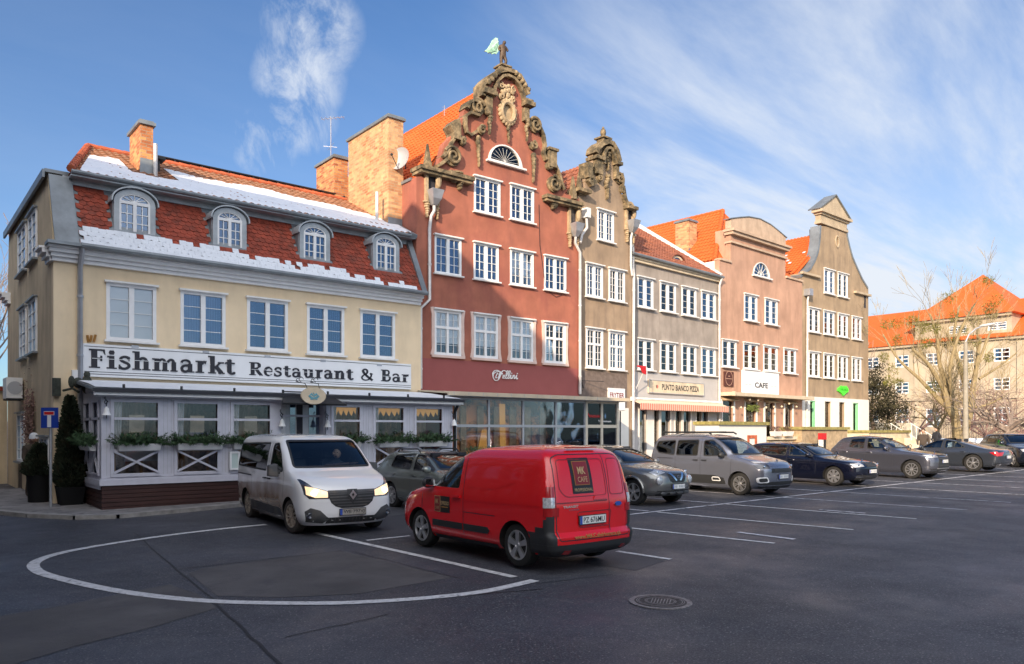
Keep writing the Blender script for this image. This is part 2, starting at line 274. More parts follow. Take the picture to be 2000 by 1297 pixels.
# ------------------------------------------------------------------ objects and meshes
def tag(o, label, cat, group=None, kind=None):
    if label: o['label'] = label
    if cat: o['category'] = cat
    if group: o['group'] = group
    if kind: o['kind'] = kind
    return o
def empty(name, loc, rz, label, cat, group=None):
    o = bpy.data.objects.new(name, None); COL.objects.link(o); o.location = loc; o.rotation_euler = (0, 0, rz); o.empty_display_size = .3
    return tag(o, label, cat, group)
def copy_tree(o, parent=None):
    c = o.copy(); COL.objects.link(c); c.parent = parent
    for ch in list(o.children): copy_tree(ch, c)
    return c
class MB:
    def __init__(s): s.v = []; s.f = []; s.k = 0
    def add(s, vs, fs):
        n = len(s.v); s.v += [tuple(a) for a in vs]; s.f += [tuple(i+n for i in f) for f in fs]; return s
    def box(s, x0, x1, y0, y1, z0, z1):
        return s.add([(x0, y0, z0), (x1, y0, z0), (x1, y1, z0), (x0, y1, z0), (x0, y0, z1), (x1, y0, z1), (x1, y1, z1), (x0, y1, z1)],
                     [(0, 3, 2, 1), (4, 5, 6, 7), (0, 1, 5, 4), (1, 2, 6, 5), (2, 3, 7, 6), (3, 0, 4, 7)])
    def hexa(s, p):      # 8 points, bottom 4 then top 4
        return s.add(p, [(0, 3, 2, 1), (4, 5, 6, 7), (0, 1, 5, 4), (1, 2, 6, 5), (2, 3, 7, 6), (3, 0, 4, 7)])
    def prism(s, outer, y0, y1, holes=(), tf=None):
        """polygon in x,z extruded from y0 to y1"""
        loops = [list(outer)]+[list(h) for h in holes]
        tris = tessellate_polygon([[Vector((a, b, 0)) for a, b in l] for l in loops])
        flat = [p for l in loops for p in l]; n = len(flat)
        vs = [(a, y0, b) for a, b in flat]+[(a, y1, b) for a, b in flat]
        if tf: vs = [tf(*v) for v in vs]
        fs = []
        for a, b, c in tris:
            pa, pb, pc = flat[a], flat[b], flat[c]
            cr = (pb[0]-pa[0])*(pc[1]-pa[1])-(pb[1]-pa[1])*(pc[0]-pa[0])
            if cr < 0: a, c = c, a
            fs.append((a, b, c)); fs.append((c+n, b+n, a+n))
        k = 0
        for l in loops:
            m = len(l)
            for i in range(m):
                j = (i+1) % m; fs.append((k+i, k+i+n, k+j+n, k+j))
            k += m
        return s.add(vs, fs)
    def tube(s, p0, p1, r0, r1=None, n=8, cap=True):
        r1 = r0 if r1 is None else r1; p0 = Vector(p0); p1 = Vector(p1); d = (p1-p0)
        if d.length < 1e-6: return s
        d.normalize(); a = d.orthogonal().normalized(); b = d.cross(a); vs = []
        for p, r in ((p0, r0), (p1, r1)):
            for i in range(n):
                t = 2*math.pi*i/n; vs.append(p+a*math.cos(t)*r+b*math.sin(t)*r)
        fs = [(i, (i+1) % n, (i+1) % n+n, i+n) for i in range(n)]
        if cap: fs += [tuple(range(n-1, -1, -1)), tuple(range(n, 2*n))]
        return s.add(vs, fs)
    def path(s, pts, r, n=8):
        pts = [Vector(p) for p in pts]; rr = r if isinstance(r, (list, tuple)) else [r]*len(pts); vs = []; a = None
        for i, p in enumerate(pts):
            d = (pts[min(i+1, len(pts)-1)]-pts[max(i-1, 0)]).normalized()
            a = (d.orthogonal() if a is None else (a-d*a.dot(d))); a = a.normalized() if a.length > 1e-6 else d.orthogonal().normalized(); b = d.cross(a)
            for k in range(n):
                t = 2*math.pi*k/n; vs.append(p+(a*math.cos(t)+b*math.sin(t))*rr[i])
        fs = []
        for i in range(len(pts)-1):
            for k in range(n): fs.append((i*n+k, i*n+(k+1) % n, (i+1)*n+(k+1) % n, (i+1)*n+k))
        fs += [tuple(range(n-1, -1, -1)), tuple(range((len(pts)-1)*n, len(pts)*n))]
        return s.add(vs, fs)
    def lathe(s, prof, c, n=20, axis='z'):
        vs = []; m = len(prof)
        for r, h in prof:
            for i in range(n):
                t = 2*math.pi*i/n; q = (r*math.cos(t), r*math.sin(t), h)
                if axis == 'y': q = (q[0], h, q[1])
                vs.append((c[0]+q[0], c[1]+q[1], c[2]+q[2]))
        fs = []
        for j in range(m-1):
            for i in range(n):
                f = (j*n+i, j*n+(i+1) % n, (j+1)*n+(i+1) % n, (j+1)*n+i); fs.append(f if axis != 'y' else f[::-1])
        a, b = tuple(range(n-1, -1, -1)), tuple(range((m-1)*n, m*n))
        fs += [a, b] if axis != 'y' else [a[::-1], b[::-1]]
        return s.add(vs, fs)
    def ball(s, c, rx, ry=None, rz=None, n=10, m=7):
        ry = ry or rx; rz = rz or rx; vs = [(c[0], c[1], c[2]-rz)]
        for j in range(1, m):
            t = math.pi*j/m-math.pi/2
            for i in range(n):
                p = 2*math.pi*i/n; vs.append((c[0]+rx*math.cos(t)*math.cos(p), c[1]+ry*math.cos(t)*math.sin(p), c[2]+rz*math.sin(t)))
        vs.append((c[0], c[1], c[2]+rz)); fs = [(0, 1+(i+1) % n, 1+i) for i in range(n)]
        for j in range(m-2):
            for i in range(n): fs.append((1+j*n+i, 1+j*n+(i+1) % n, 1+(j+1)*n+(i+1) % n, 1+(j+1)*n+i))
        e = len(vs)-1; fs += [(1+(m-2)*n+i, 1+(m-2)*n+(i+1) % n, e) for i in range(n)]
        return s.add(vs, fs)
    def ribbon(s, pts, w, y, th=.012):
        """flat stroke in the x,z plane; each stroke sits a hair proud of the last"""
        n = len(pts); ww = w if isinstance(w, (list, tuple)) else [w]*n; L = []; Rr = []
        for i in range(n):
            a = Vector(pts[max(i-1, 0)]); b = Vector(pts[min(i+1, n-1)]); d = (b-a).normalized() if (b-a).length > 1e-9 else Vector((1, 0))
            q = Vector((-d.y, d.x))*ww[i]/2; p = Vector(pts[i]); L.append(p+q); Rr.append(p-q)
        s.k += 1; yy = y-th-.0006*s.k; vs = [(p.x, yy, p.y) for p in L]+[(p.x, yy, p.y) for p in Rr]+[(p.x, y, p.y) for p in L]+[(p.x, y, p.y) for p in Rr]
        fs = []
        for i in range(n-1):
            fs += [(n+i, n+i+1, i+1, i), (i, i+1, 2*n+i+1, 2*n+i), (3*n+i, 3*n+i+1, n+i+1, n+i)]
        fs += [(0, 2*n, 3*n, n), (n-1, 2*n-1, 4*n-1, 3*n-1)]
        return s.add(vs, fs)
    def build(s, name, m, parent=None, smooth=False, loc=None, rot=None, merge=False, angle=40):
        me = bpy.data.meshes.new(name); me.from_pydata(s.v, [], s.f)
        if isinstance(m, str): m = M[m]
        if m: me.materials.append(m)
        if merge:
            bm = bmesh.new(); bm.from_mesh(me); bmesh.ops.remove_doubles(bm, verts=bm.verts, dist=1e-4); bm.to_mesh(me); bm.free()
        if smooth:
            me.shade_smooth(); me.set_sharp_from_angle(angle=R(angle))
        me.update(); o = bpy.data.objects.new(name, me); COL.objects.link(o)
        if parent: o.parent = parent
        if loc: o.location = loc
        if rot: o.rotation_euler = rot
        return o
def arc(cx, cz, rx, rz, a0, a1, n=12):
    return [(cx+rx*math.cos(R(a0+(a1-a0)*i/n)), cz+rz*math.sin(R(a0+(a1-a0)*i/n))) for i in range(n+1)]
_F = {}
def text_part(name, body, m, parent, loc, width, height, rot=(R(90), 0, 0), bold=0., ext=.004, align='C'):
    cu = bpy.data.curves.new('t', 'FONT'); cu.body = body; cu.offset = bold; cu.resolution_u = 3
    o = bpy.data.objects.new('t', cu); COL.objects.link(o); dg = bpy.context.evaluated_depsgraph_get()
    me = bpy.data.meshes.new_from_object(o.evaluated_get(dg)); bpy.data.objects.remove(o); bpy.data.curves.remove(cu)
    xs = [v.co.x for v in me.vertices]; ys = [v.co.y for v in me.vertices]
    x0, x1, y0, y1 = min(xs), max(xs), min(ys), max(ys)
    for v in me.vertices:
        v.co.x = ((v.co.x-x0)/(x1-x0)-.5)*width; v.co.y = ((v.co.y-y0)/(y1-y0)-.5)*height; v.co.z = 0
    me.name = name; me.materials.clear(); me.materials.append(M[m] if isinstance(m, str) else m)
    q = bpy.data.objects.new(name, me); COL.objects.link(q); q.parent = parent; q.location = loc; q.rotation_euler = rot; return q
# ================================================================== ground
def asphalt_mat():
    m = mat('asphalt', (.036, .038, .049), .5, var=.45, vscale=.35, spec=.45); t = m.node_tree; L = t.links.new; b = t.nodes['Principled BSDF']
    base = b.inputs['Base Color'].links[0].from_socket; tcn = [n for n in t.nodes if n.type == 'TEX_COORD'][0]
    def noi(sc, det=8, ro=.6, src=None):
        n = t.nodes.new('ShaderNodeTexNoise'); n.inputs['Scale'].default_value = sc; n.inputs['Detail'].default_value = det; n.inputs['Roughness'].default_value = ro
        L(src or tcn.outputs['Object'], n.inputs[0]); return n.outputs[0]
    def mr(v, a, b_, c=0, d=1):
        n = t.nodes.new('ShaderNodeMapRange'); L(v, n.inputs[0]); n.inputs[1].default_value = a; n.inputs[2].default_value = b_; n.inputs[3].default_value = c; n.inputs[4].default_value = d; return n.outputs[0]
    def mix(f, a, c):
        n = t.nodes.new('ShaderNodeMixRGB'); L(f, n.inputs[0]); L(a, n.inputs[1]); n.inputs[2].default_value = (*c, 1); return n.outputs[0]
    c = mix(mr(noi(1.3, 10, .7), .54, .74, 0, .55), base, (.074, .070, .070))
    c = mix(mr(noi(.12, 6, .6), .5, .72, 0, .5), c, (.034, .037, .050))
    c = mix(mr(noi(45, 3, .7), .48, .66, 0, .55), c, (.17, .17, .18))
    v = t.nodes.new('ShaderNodeTexVoronoi'); v.inputs['Scale'].default_value = 17; L(tcn.outputs['Object'], v.inputs[0])
    c = mix(mr(v.outputs['Distance'], .20, .08, 0, .6), c, (.34, .33, .31))
    L(c, b.inputs['Base Color']); L(mr(noi(.5, 8, .65), .35, .7, .42, .8), b.inputs['Roughness'])
    bp = t.nodes.new('ShaderNodeBump'); bp.inputs['Strength'].default_value = .55; bp.inputs['Distance'].default_value = .012; L(noi(60, 6, .7), bp.inputs['Height']); L(bp.outputs[0], b.inputs['Normal'])
    return m
M['asphalt'] = asphalt_mat()
M['asphalt_pale'] = mat('asphalt_pale', (.078, .074, .076), .85, var=.3, vscale=.9, bump=.5, bscale=60, patch=((.055, .053, .06), 2.2, .5, .7))
M['asphalt_dark'] = mat('asphalt_dark', (.038, .040, .050), .6, var=.2, vscale=1.5, bump=.5, bscale=60)
M['tar'] = mat('tar', (.012, .012, .014), .6)
M['paint_line'] = mat('paint_line', (.55, .55, .56), .8, var=.2, vscale=14, bump=.4, bscale=50, patch=((.14, .14, .15), 9, .54, .68))
M['paint_worn'] = mat('paint_worn', (.50, .50, .54), .8, var=.3, vscale=10, patch=((.10, .10, .11), 4, .50, .66))
M['paving'] = mat('paving', (.20, .19, .19), .9, var=.3, vscale=1.6, bump=.4, bscale=30, patch=((.09, .085, .09), 2.5, .5, .65))
M['kerb'] = mat('kerb', (.25, .24, .23), .9, var=.3, vscale=4, bump=.4, bscale=30)
def sheet(name, pts, m, lift, kind='structure'):
    mb = MB(); z = [(p[0], p[1], gz(p[0], p[1])+lift) for p in pts]
    tr = tessellate_polygon([[Vector((p[0], p[1], 0)) for p in pts]]); fs = []
    for a, b, c in tr:
        cr = (pts[b][0]-pts[a][0])*(pts[c][1]-pts[a][1])-(pts[b][1]-pts[a][1])*(pts[c][0]-pts[a][0])
        fs.append((a, b, c) if cr > 0 else (c, b, a))
    mb.add(z, fs); return tag(mb.build(name, m), None, None, kind=kind)
def strip(name, pts, wd, m, lift):
    mb = MB(); n = len(pts); vs = []; ww = wd if isinstance(wd, list) else [wd]*n
    for i in range(n):
        a = Vector(pts[max(i-1, 0)][:2]); b = Vector(pts[min(i+1, n-1)][:2]); d = (b-a).normalized(); q = Vector((-d.y, d.x))*ww[i]/2; p = Vector(pts[i][:2])
        for s_ in (1, -1): r = p+q*s_; vs.append((r.x, r.y, gz(r.x, r.y)+lift))
    mb.add(vs, [(2*i, 2*i+1, 2*i+3, 2*i+2) for i in range(n-1)]); return tag(mb.build(name, m), None, None, kind='structure')
def smooth_pts(p, k=6):
    o = []; n = len(p)
    for i in range(n-1):
        a, b, c, d = (Vector(p[max(i-1, 0)]), Vector(p[i]), Vector(p[i+1]), Vector(p[min(i+2, n-1)]))
        for j in range(k):
            t = j/k; o.append(.5*((2*b)+(-a+c)*t+(2*a-5*b+4*c-d)*t*t+(-a+3*b-3*c+d)*t**3))
    o.append(Vector(p[-1])); return o
sheet('ground', [(-700, -700), (900, -700), (900, 900), (-700, 900)], 'asphalt', 0)
PP = lambda L_: [GP(*p)[:2] for p in L_]
arcpts = smooth_pts([Vector(p) for p in PP([(1045, 1134), (950, 1155), (850, 1167), (740, 1175), (620, 1179), (415, 1175), (250, 1158), (135, 1135), (72, 1115), (75, 1095), (150, 1074), (300, 1050), (420, 1035), (520, 1025)])])
strip('road_marking', arcpts, .17, 'paint_line', .008)
strip('road_marking', PP([(615, 1041), (800, 1082), (1005, 1128)]), .13, 'paint_line', .0085)
strip('road_marking', PP([(716, 1056), (800, 1047)]), .10, 'paint_line', .008)
strip('road_marking', PP([(1205, 1077), (1310, 1093)]), .11, 'paint_line', .008)
for k in range(16):
    x = 7.85+2.78*k; e = -14.95-.06*k
    strip('road_marking', [(x-.15, -10.55), (x+.2, -12.7), (x+.62, e)], .11, 'paint_line' if k in (0, 1, 2) else 'paint_worn', .008)
    if k: strip('road_marking', [(x-.15, -10.25), (x-.9, -5.6)], .11, 'paint_worn', .008)
strip('road_marking', [(6.4, -10.4), (42, -10.75)], .11, 'paint_worn', .009)
for (a, b) in (((1440, 1040), (1552, 1054)), ((1600, 996), (1690, 1003))):
    strip('road_marking', PP([a, b]), .14, 'paint_worn', .010)
sheet('asphalt_patch', PP([(395, 1110), (665, 1076), (885, 1128), (700, 1160), (560, 1167), (425, 1165), (370, 1120)]), 'asphalt_pale', .004)
sheet('asphalt_patch', PP([(-60, 1215), (150, 1178), (330, 1142), (385, 1160), (425, 1188), (300, 1225), (150, 1262), (-80, 1330)]), 'asphalt_pale', .0045)
sheet('asphalt_patch', PP([(640, 1030), (1240, 1115), (1300, 1096), (960, 1000), (900, 985)]), 'asphalt_dark', .0035)
def jit(a, b, n=10, s=.02):
    a = Vector(a); b = Vector(b); return [a+(b-a)*i/n+Vector((random.uniform(-s, s), random.uniform(-s, s))) for i in range(n+1)]
for a, b, w_ in (((262, 1040), (415, 1172), .035), ((415, 1172), (560, 1310), .05), ((350, 1112), (665, 1076), .03), ((690, 1078), (900, 1130), .02), ((560, 1245), (760, 1200), .025), ((900, 1165), (1060, 1150), .03), ((1050, 1140), (1200, 1122), .02)):
    p = PP([a, b]); strip('crack', jit(*p), w_*.7, 'tar', .006)
# pavement along the houses with its kerb
side = [Vector(p) for p in PP([(-250, 985), (-60, 998), (60, 1010), (150, 1014), (230, 1012), (330, 1003), (462, 990)])]
edge = side+[Vector((4.3, -3.3)), Vector((9.5, -3.35)), Vector((10.4, -4.6)), Vector((24, -4.9)), Vector((50, -5.3))]
KH = .09
sheet('pavement', [tuple(p) for p in edge]+[(50, 6), (-40, 6), (-40, edge[0].y)], 'paving', KH)
strip('kerb', edge, .22, 'kerb', KH+.004)
mb = MB(); n = len(edge)
for i in range(n-1):
    a, b = edge[i], edge[i+1]; d = (b-a).normalized(); q = Vector((d.y, -d.x))*.11; a = a+q; b = b+q
    mb.add([(a.x, a.y, gz(*a)-.05), (b.x, b.y, gz(*b)-.05), (b.x, b.y, gz(*b)+KH+.004), (a.x, a.y, gz(*a)+KH+.004)], [(0, 1, 2, 3)])
tag(mb.build('kerb', 'kerb'), None, None, kind='structure')
# paved island beyond the cars on the right, with leftover snow
sheet('pavement', [(40, -8.5), (120, -12), (120, 60), (44, 60)], 'paving', .07)
sheet('snow_cover', [(52, -5.5), (74, -6.5), (74, 14), (60, 15), (50, 5)], 'snow', .10)
# manhole
def manhole():
    c = GP(1290, 1176); e = empty('manhole_cover', (c.x, c.y, gz(c.x, c.y)), 0, 'round cast iron manhole cover with a ring of slots in the road', 'manhole cover')
    e.rotation_euler = (GS*FY, -GS*FX, .6); e.scale = (.82, .82, 1)
    MB().lathe([(.47, 0), (.47, .010), (.40, .010)], (0, 0, 0), 40).build('rim_ring', 'iron_edge', e)
    MB().lathe([(.39, .004), (.39, .0135), (.02, .0135)], (0, 0, 0), 40).build('cover_plate', 'iron', e)
    mb = MB()
    for r in (.36, .33, .235, .21):
        vs = []; k = 48
        for i in range(k):
            t = 2*math.pi*i/k
            for rr, h in ((r, .0145), (r-.012, .0145)): vs.append((rr*math.cos(t), rr*math.sin(t), h+.002))
        mb.add(vs, [(2*i, (2*i+2) % (2*k), (2*i+3) % (2*k), 2*i+1) for i in range(k)])
    for i in range(7): mb.box(-.15, .15, -.15+i*.045, -.135+i*.045, .0142, .0165)
    mb.build('raised_pattern', 'iron_edge', e)
    mb = MB()
    for i in range(16):
        t = 2*math.pi*i/16; a, b = Vector((math.cos(t), math.sin(t))), Vector((-math.sin(t), math.cos(t))); q = [a*.265-b*.026, a*.31-b*.026, a*.31+b*.026, a*.265+b*.026]
        mb.add([(p.x, p.y, .0172) for p in q], [(0, 1, 2, 3)])
    mb.build('slots', 'ink', e)
manhole()
# ================================================================== house kit
class House:
    def __init__(s, name, O, ang, label, cat='house', group=None):
        s.O = Vector(O); s.a = ang; s.base = gz(*O); s.xa = Vector((math.cos(ang), math.sin(ang))); s.ya = Vector((-math.sin(ang), math.cos(ang)))
        s.root = empty(name, (O[0], O[1], s.base), ang, label, cat, group); s.holes = []
    def L(s, px, py, y=0):
        d = ray(px, py); t = ((s.O-CAM.xy).dot(s.ya)+y)/Vector((d.x, d.y)).dot(s.ya); p = CAM+d*t
        return (p.xy-s.O).dot(s.xa), p.z-s.base
    def W(s, x, y): return s.O+s.xa*x+s.ya*y
    def Y(s, px, py, x):
        d = ray(px, py); t = ((s.O-CAM.xy).dot(s.xa)+x)/Vector((d.x, d.y)).dot(s.xa); p = CAM+d*t
        return (p.xy-s.O).dot(s.ya), p.z-s.base
def casement(H, x0, x1, z0, z1, leaf=2, mc=2, mr=4, transom=None, fr=.06, pane='pane', blind=None, curtain=False, lintel=.08, sill=.1, y=0., mun=.016, body='white_paint', mid=None, hole=True):
    P = H.root if isinstance(H, House) else H; mb = MB(); rw_ = random.Random(int(x0*137+z0*71))
    if blind is None and not curtain and z1-z0 < 2.6:
        q = rw_.random()
        if q < .3: curtain = rw_.uniform(.2, .48)
        elif q < .48: blind = rw_.choice((.3, .45, .7))
        if q < .48 or q > .85: pane = 'pane_clear' if q > .3 else pane
    if hole and isinstance(H, House): H.holes.append([(x0+.02, z0+.02), (x1-.02, z0+.02), (x1-.02, z1-.02), (x0+.02, z1-.02)])
    mb.prism([(x0, z0), (x1, z0), (x1, z1), (x0, z1)], y-.025, y+.08, [[(x0+fr, z0+fr), (x0+fr, z1-fr), (x1-fr, z1-fr), (x1-fr, z0+fr)]])
    ix0, ix1, iz0, iz1 = x0+fr, x1-fr, z0+fr, z1-fr; m = mid if mid else fr*1.25; zs = [(iz0, iz1)]
    if transom: zt = iz0+(iz1-iz0)*transom; mb.box(ix0, ix1, y-.02, y+.07, zt-.045, zt+.045); zs = [(iz0, zt-.045), (zt+.045, iz1)]
    lw = (ix1-ix0-(leaf-1)*m)/leaf
    for zi, (a, b) in enumerate(zs):
        for i in range(leaf):
            xa = ix0+i*(lw+m)
            if i: mb.box(xa-m, xa, y-.015, y+.065, a, b)
            rows = mr if not transom else (mr[zi] if isinstance(mr, (list, tuple)) else mr)
            for k in range(1, mc): xx = xa+lw*k/mc; mb.box(xx-mun/2, xx+mun/2, y+.012, y+.036, a, b)
            for k in range(1, rows): z_ = a+(b-a)*k/rows; mb.box(xa, xa+lw, y+.013, y+.035, z_-mun/2, z_+mun/2)
    o = mb.build('window', body, P)
    MB().box(ix0-.01, ix1+.01, y+.04, y+.046, iz0-.01, iz1+.01).build('pane', pane, o)
    if blind: MB().box(ix0, ix1, y+.052, y+.056, iz0+(iz1-iz0)*(1-blind), iz1).build('blind', 'blind', o)
    if curtain:
        vs = []; n = 28
        for side_ in ((ix0, ix0+(ix1-ix0)*curtain), (ix1-(ix1-ix0)*curtain, ix1)):
            b0 = len(vs)
            for i in range(n+1):
                xx = side_[0]+(side_[1]-side_[0])*i/n; yy = y+.13+.02*math.sin(i*1.7); vs += [(xx, yy, iz0), (xx, yy, iz1)]
        fs = [(2*i, 2*i+2, 2*i+3, 2*i+1) for i in range(n)]+[(2*(n+1)+2*i, 2*(n+1)+2*i+2, 2*(n+1)+2*i+3, 2*(n+1)+2*i+1) for i in range(n)]
        MB().add(vs, fs).build('curtain', 'curtain', o, smooth=True)
    if lintel: MB().box(x0-.05, x1+.05, y-.13, y+.0, z1-.005, z1+.045).build('lintel', 'white_trim', o)
    if sill: MB().box(x0-.06, x1+.06, y-sill-.03, y+.0, z0-.05, z0+.002).build('sill', 'white_trim', o)
    return o
def fan_window(H, cx, z0, rx, rz, spokes=5, pane='pane', body='white_paint', frame=.05, sill=True, ring=True, y=0., hole=True, thin=.011):
    P = H.root if isinstance(H, House) else H; a = arc(cx, z0, rx, rz, 0, 180, 16); b = arc(cx, z0+frame*.6, rx-frame, rz-frame, 0, 180, 16)
    if hole and isinstance(H, House): H.holes.append(arc(cx, z0, rx-.02, rz-.02, 0, 180, 16))
    mb = MB().prism(a, y-.03, y+.08, [b[::-1]])
    for k in range(1, spokes):
        t = R(180*k/spokes); mb.path([(cx, y+.03, z0+frame), (cx+(rx-frame)*math.cos(t), y+.03, z0+(rz-frame)*math.sin(t))], thin, 5)
    if ring: mb.path([(p[0], y+.03, p[1]) for p in arc(cx, z0+frame*.6, rx*.35, rz*.35, 0, 180, 10)], .011, 5)
    o = mb.build('fan_window', body, P); MB().prism(arc(cx, z0+.01, rx-frame*.7, rz-frame*.7, 0, 180, 14), y+.045, y+.05).build('pane', pane, o)
    if sill: MB().box(cx-rx-.1, cx+rx+.12, y-.14, y, z0-.07, z0+.0).build('sill', 'white_trim', o)
    return o
def inside_board(H, x0, x1, z0, z1, y=.62, m='inside'):
    MB().box(x0, x1, y, y+.02, z0, z1).build('interior_wall', m, H.root)
def pantiles(name, m, parent, origin, u, v, ul, vl, poly=None, w=.24, c=.36, amp=.035, lip=.03, sub=5):
    """tiled slope: origin at the eave, u along the eave, v up the slope; poly clips it in (u, v) metres"""
    origin = Vector(origin); u = Vector(u).normalized(); v = Vector(v).normalized(); nn = u.cross(v).normalized()
    if nn.z < 0: nn = -nn
    nu = max(2, int(ul/w)*sub); nv = max(1, int(round(vl/c))); cv = vl/nv; verts = []; fs = []
    for j in range(nv):
        for q in (0, 1):
            for i in range(nu+1):
                uu = ul*i/nu; ph = 2*math.pi*uu/w; h = amp*(.5+.5*math.cos(ph))**1.5+(lip if q == 0 else 0)+.004*math.sin(uu*3.1+j*1.7)
                verts.append(origin+u*uu+v*(cv*(j+q))+nn*h)
    row = nu+1
    def inside(a, b):
        if not poly: return True
        n = len(poly); r = False
        for i in range(n):
            (xa, ya), (xb, yb) = poly[i], poly[i-1]
            if (ya > b) != (yb > b) and a < (xb-xa)*(b-ya)/(yb-ya)+xa: r = not r
        return r
    for j in range(nv):
        for i in range(nu):
            if not inside(ul*(i+.5)/nu, cv*(j+.5)): continue
            a = 2*j*row+i; fs.append((a, a+1, a+row+1, a+row))
            if j+1 < nv: b = (2*j+1)*row+i; c_ = (2*j+2)*row+i; fs.append((c_, c_+1, b+1, b))
            if j == 0: pass
    return MB().add(verts, fs).build(name, m, parent, smooth=True, angle=50)
def slab(mb, pts, n, th):
    n = Vector(n).normalized()*th; k = len(pts); vs = [Vector(p) for p in pts]+[Vector(p)-n for p in pts]
    mb.add(vs, [tuple(range(k)), tuple(range(2*k-1, k-1, -1))]+[(i, i+k, (i+1) % k+k, (i+1) % k) for i in range(k)]); return mb
def band(mb, pts, w, y0, y1):
    """moulding that follows a polyline in the facade plane"""
    n = len(pts); L_ = []; R_ = []
    for i in range(n):
        a = Vector(pts[max(i-1, 0)]); b = Vector(pts[min(i+1, n-1)]); d = (b-a).normalized(); q = Vector((-d.y, d.x))*w/2; p = Vector(pts[i]); L_.append(p+q); R_.append(p-q)
    vs = []
    for y in (y0, y1): vs += [(p.x, y, p.y) for p in L_]+[(p.x, y, p.y) for p in R_]
    fs = []
    for i in range(n-1):
        a, b, c, d = i, n+i, 2*n+i, 3*n+i; fs += [(b, b+1, a+1, a), (c, c+1, d+1, d), (a, a+1, c+1, c), (d, d+1, b+1, b)]
    fs += [(0, 2*n, 3*n, n), (n-1, 2*n-1, 4*n-1, 3*n-1)]; mb.add(vs, fs); return mb
def scroll(mb, cx, cz, r, a0=90, turns=1.6, cw=1, y=-.16, back=.0, th=.06):
    pts = []; rad = []; n = int(turns*16)
    for i in range(n+1):
        f = i/n; a = R(a0+cw*360*turns*f); rr = r*(1-.86*f); pts.append((cx+rr*math.cos(a), y-.05*f, cz+rr*math.sin(a))); rad.append(th*(1.15-.6*f))
    mb.path(pts, rad, 6); mb.lathe([(r*.98, back), (r*.98, y*.6), (r*.5, y*.85), (.01, y*.85)], (cx, 0, cz), 16, 'y')
def drop(mb, cx, cz, w, h, y=-.08, seed=0):
    rs = random.Random(seed)
    for i in range(7):
        f = i/6; mb.ball((cx+rs.uniform(-1, 1)*w*.3*(1-f), y, cz-h*f), w*(.5-.36*f), w*.4, h*.13, 7, 5)
def pipe(H, pts, r=.055, m='pipe', name='downpipe', P=None):
    mb = MB().path(pts, r, 8)
    for i in range(len(pts)-1):
        a, b = Vector(pts[i]), Vector(pts[i+1])
        if (b-a).length > 1.6:
            k = int((b-a).length/1.4)
            for j in range(k): p = a+(b-a)*((j+.5)/k); mb.tube(p-Vector((0, 0, .03)), p+Vector((0, 0, .03)), r*1.25, n=8)
    return mb.build(name, m, P or H.root, smooth=True)
def chimney(P, x0, x1, y0, y1, z0, z1, m='brick', flue=None):
    o = MB().box(x0, x1, y0, y1, z0, z1-.14).build('chimney', m, P)
    MB().box(x0-.07, x1+.07, y0-.07, y1+.07, z1-.14, z1-.05).box(x0-.02, x1+.02, y0-.02, y1+.02, z1-.049, z1).build('cap', 'zinc', o)
    MB().box(x0-.05, x1+.05, y0-.05, y1+.05, z0, z0+.02).hexa([(x0-.03, y0-.03, z0), (x1+.03, y0-.03, z0), (x1+.03, y0+.0, z0), (x0-.03, y0, z0), (x0-.012, y0-.012, z0+.7), (x1+.012, y0-.012, z0+.7), (x1+.012, y0, z0+.7), (x0-.012, y0, z0+.7)]).build('flashing', 'zinc', o)
    return o
# ================================================================== the yellow restaurant house
A = House('restaurant_house', (0, 0), 0, 'pale yellow corner house with snowy mansard roof and long restaurant name board', 'house')
ab = A.base; xl = -.65; xr = FP(822, 600)[0]
row = [(207, 305), (352, 440), (482, 562), (599, 672), (703, 771)]
zt = sum(FP(x, y)[1] for x, y in ((207, 551), (771, 613)))/2-ab; zb = sum(FP(x, y)[1] for x, y in ((207, 664), (771, 702)))/2-ab
for i, (a, b) in enumerate(row):
    x0, x1 = FP(a, 600)[0], FP(b, 600)[0]
    o = casement(A, x0, x1, zb, zt, 2, 1, 4, fr=.09, mid=.13, pane='pane_clear' if i == 0 else 'pane', blind=1. if i == 0 else None, curtain=[0, .5, .2, .5, .48][i], sill=.12)
zc = 6.62-ab; ztop = 9.08-ab; WD = 9.3
mb = MB().prism([(xl, -.3), (xr, -.3), (xr, zc), (xl, zc)], 0, .3, A.holes); mb.build('wall', 'stucco_yellow', A.root)
inside_board(A, xl+.3, xr-.1, 0, zc)
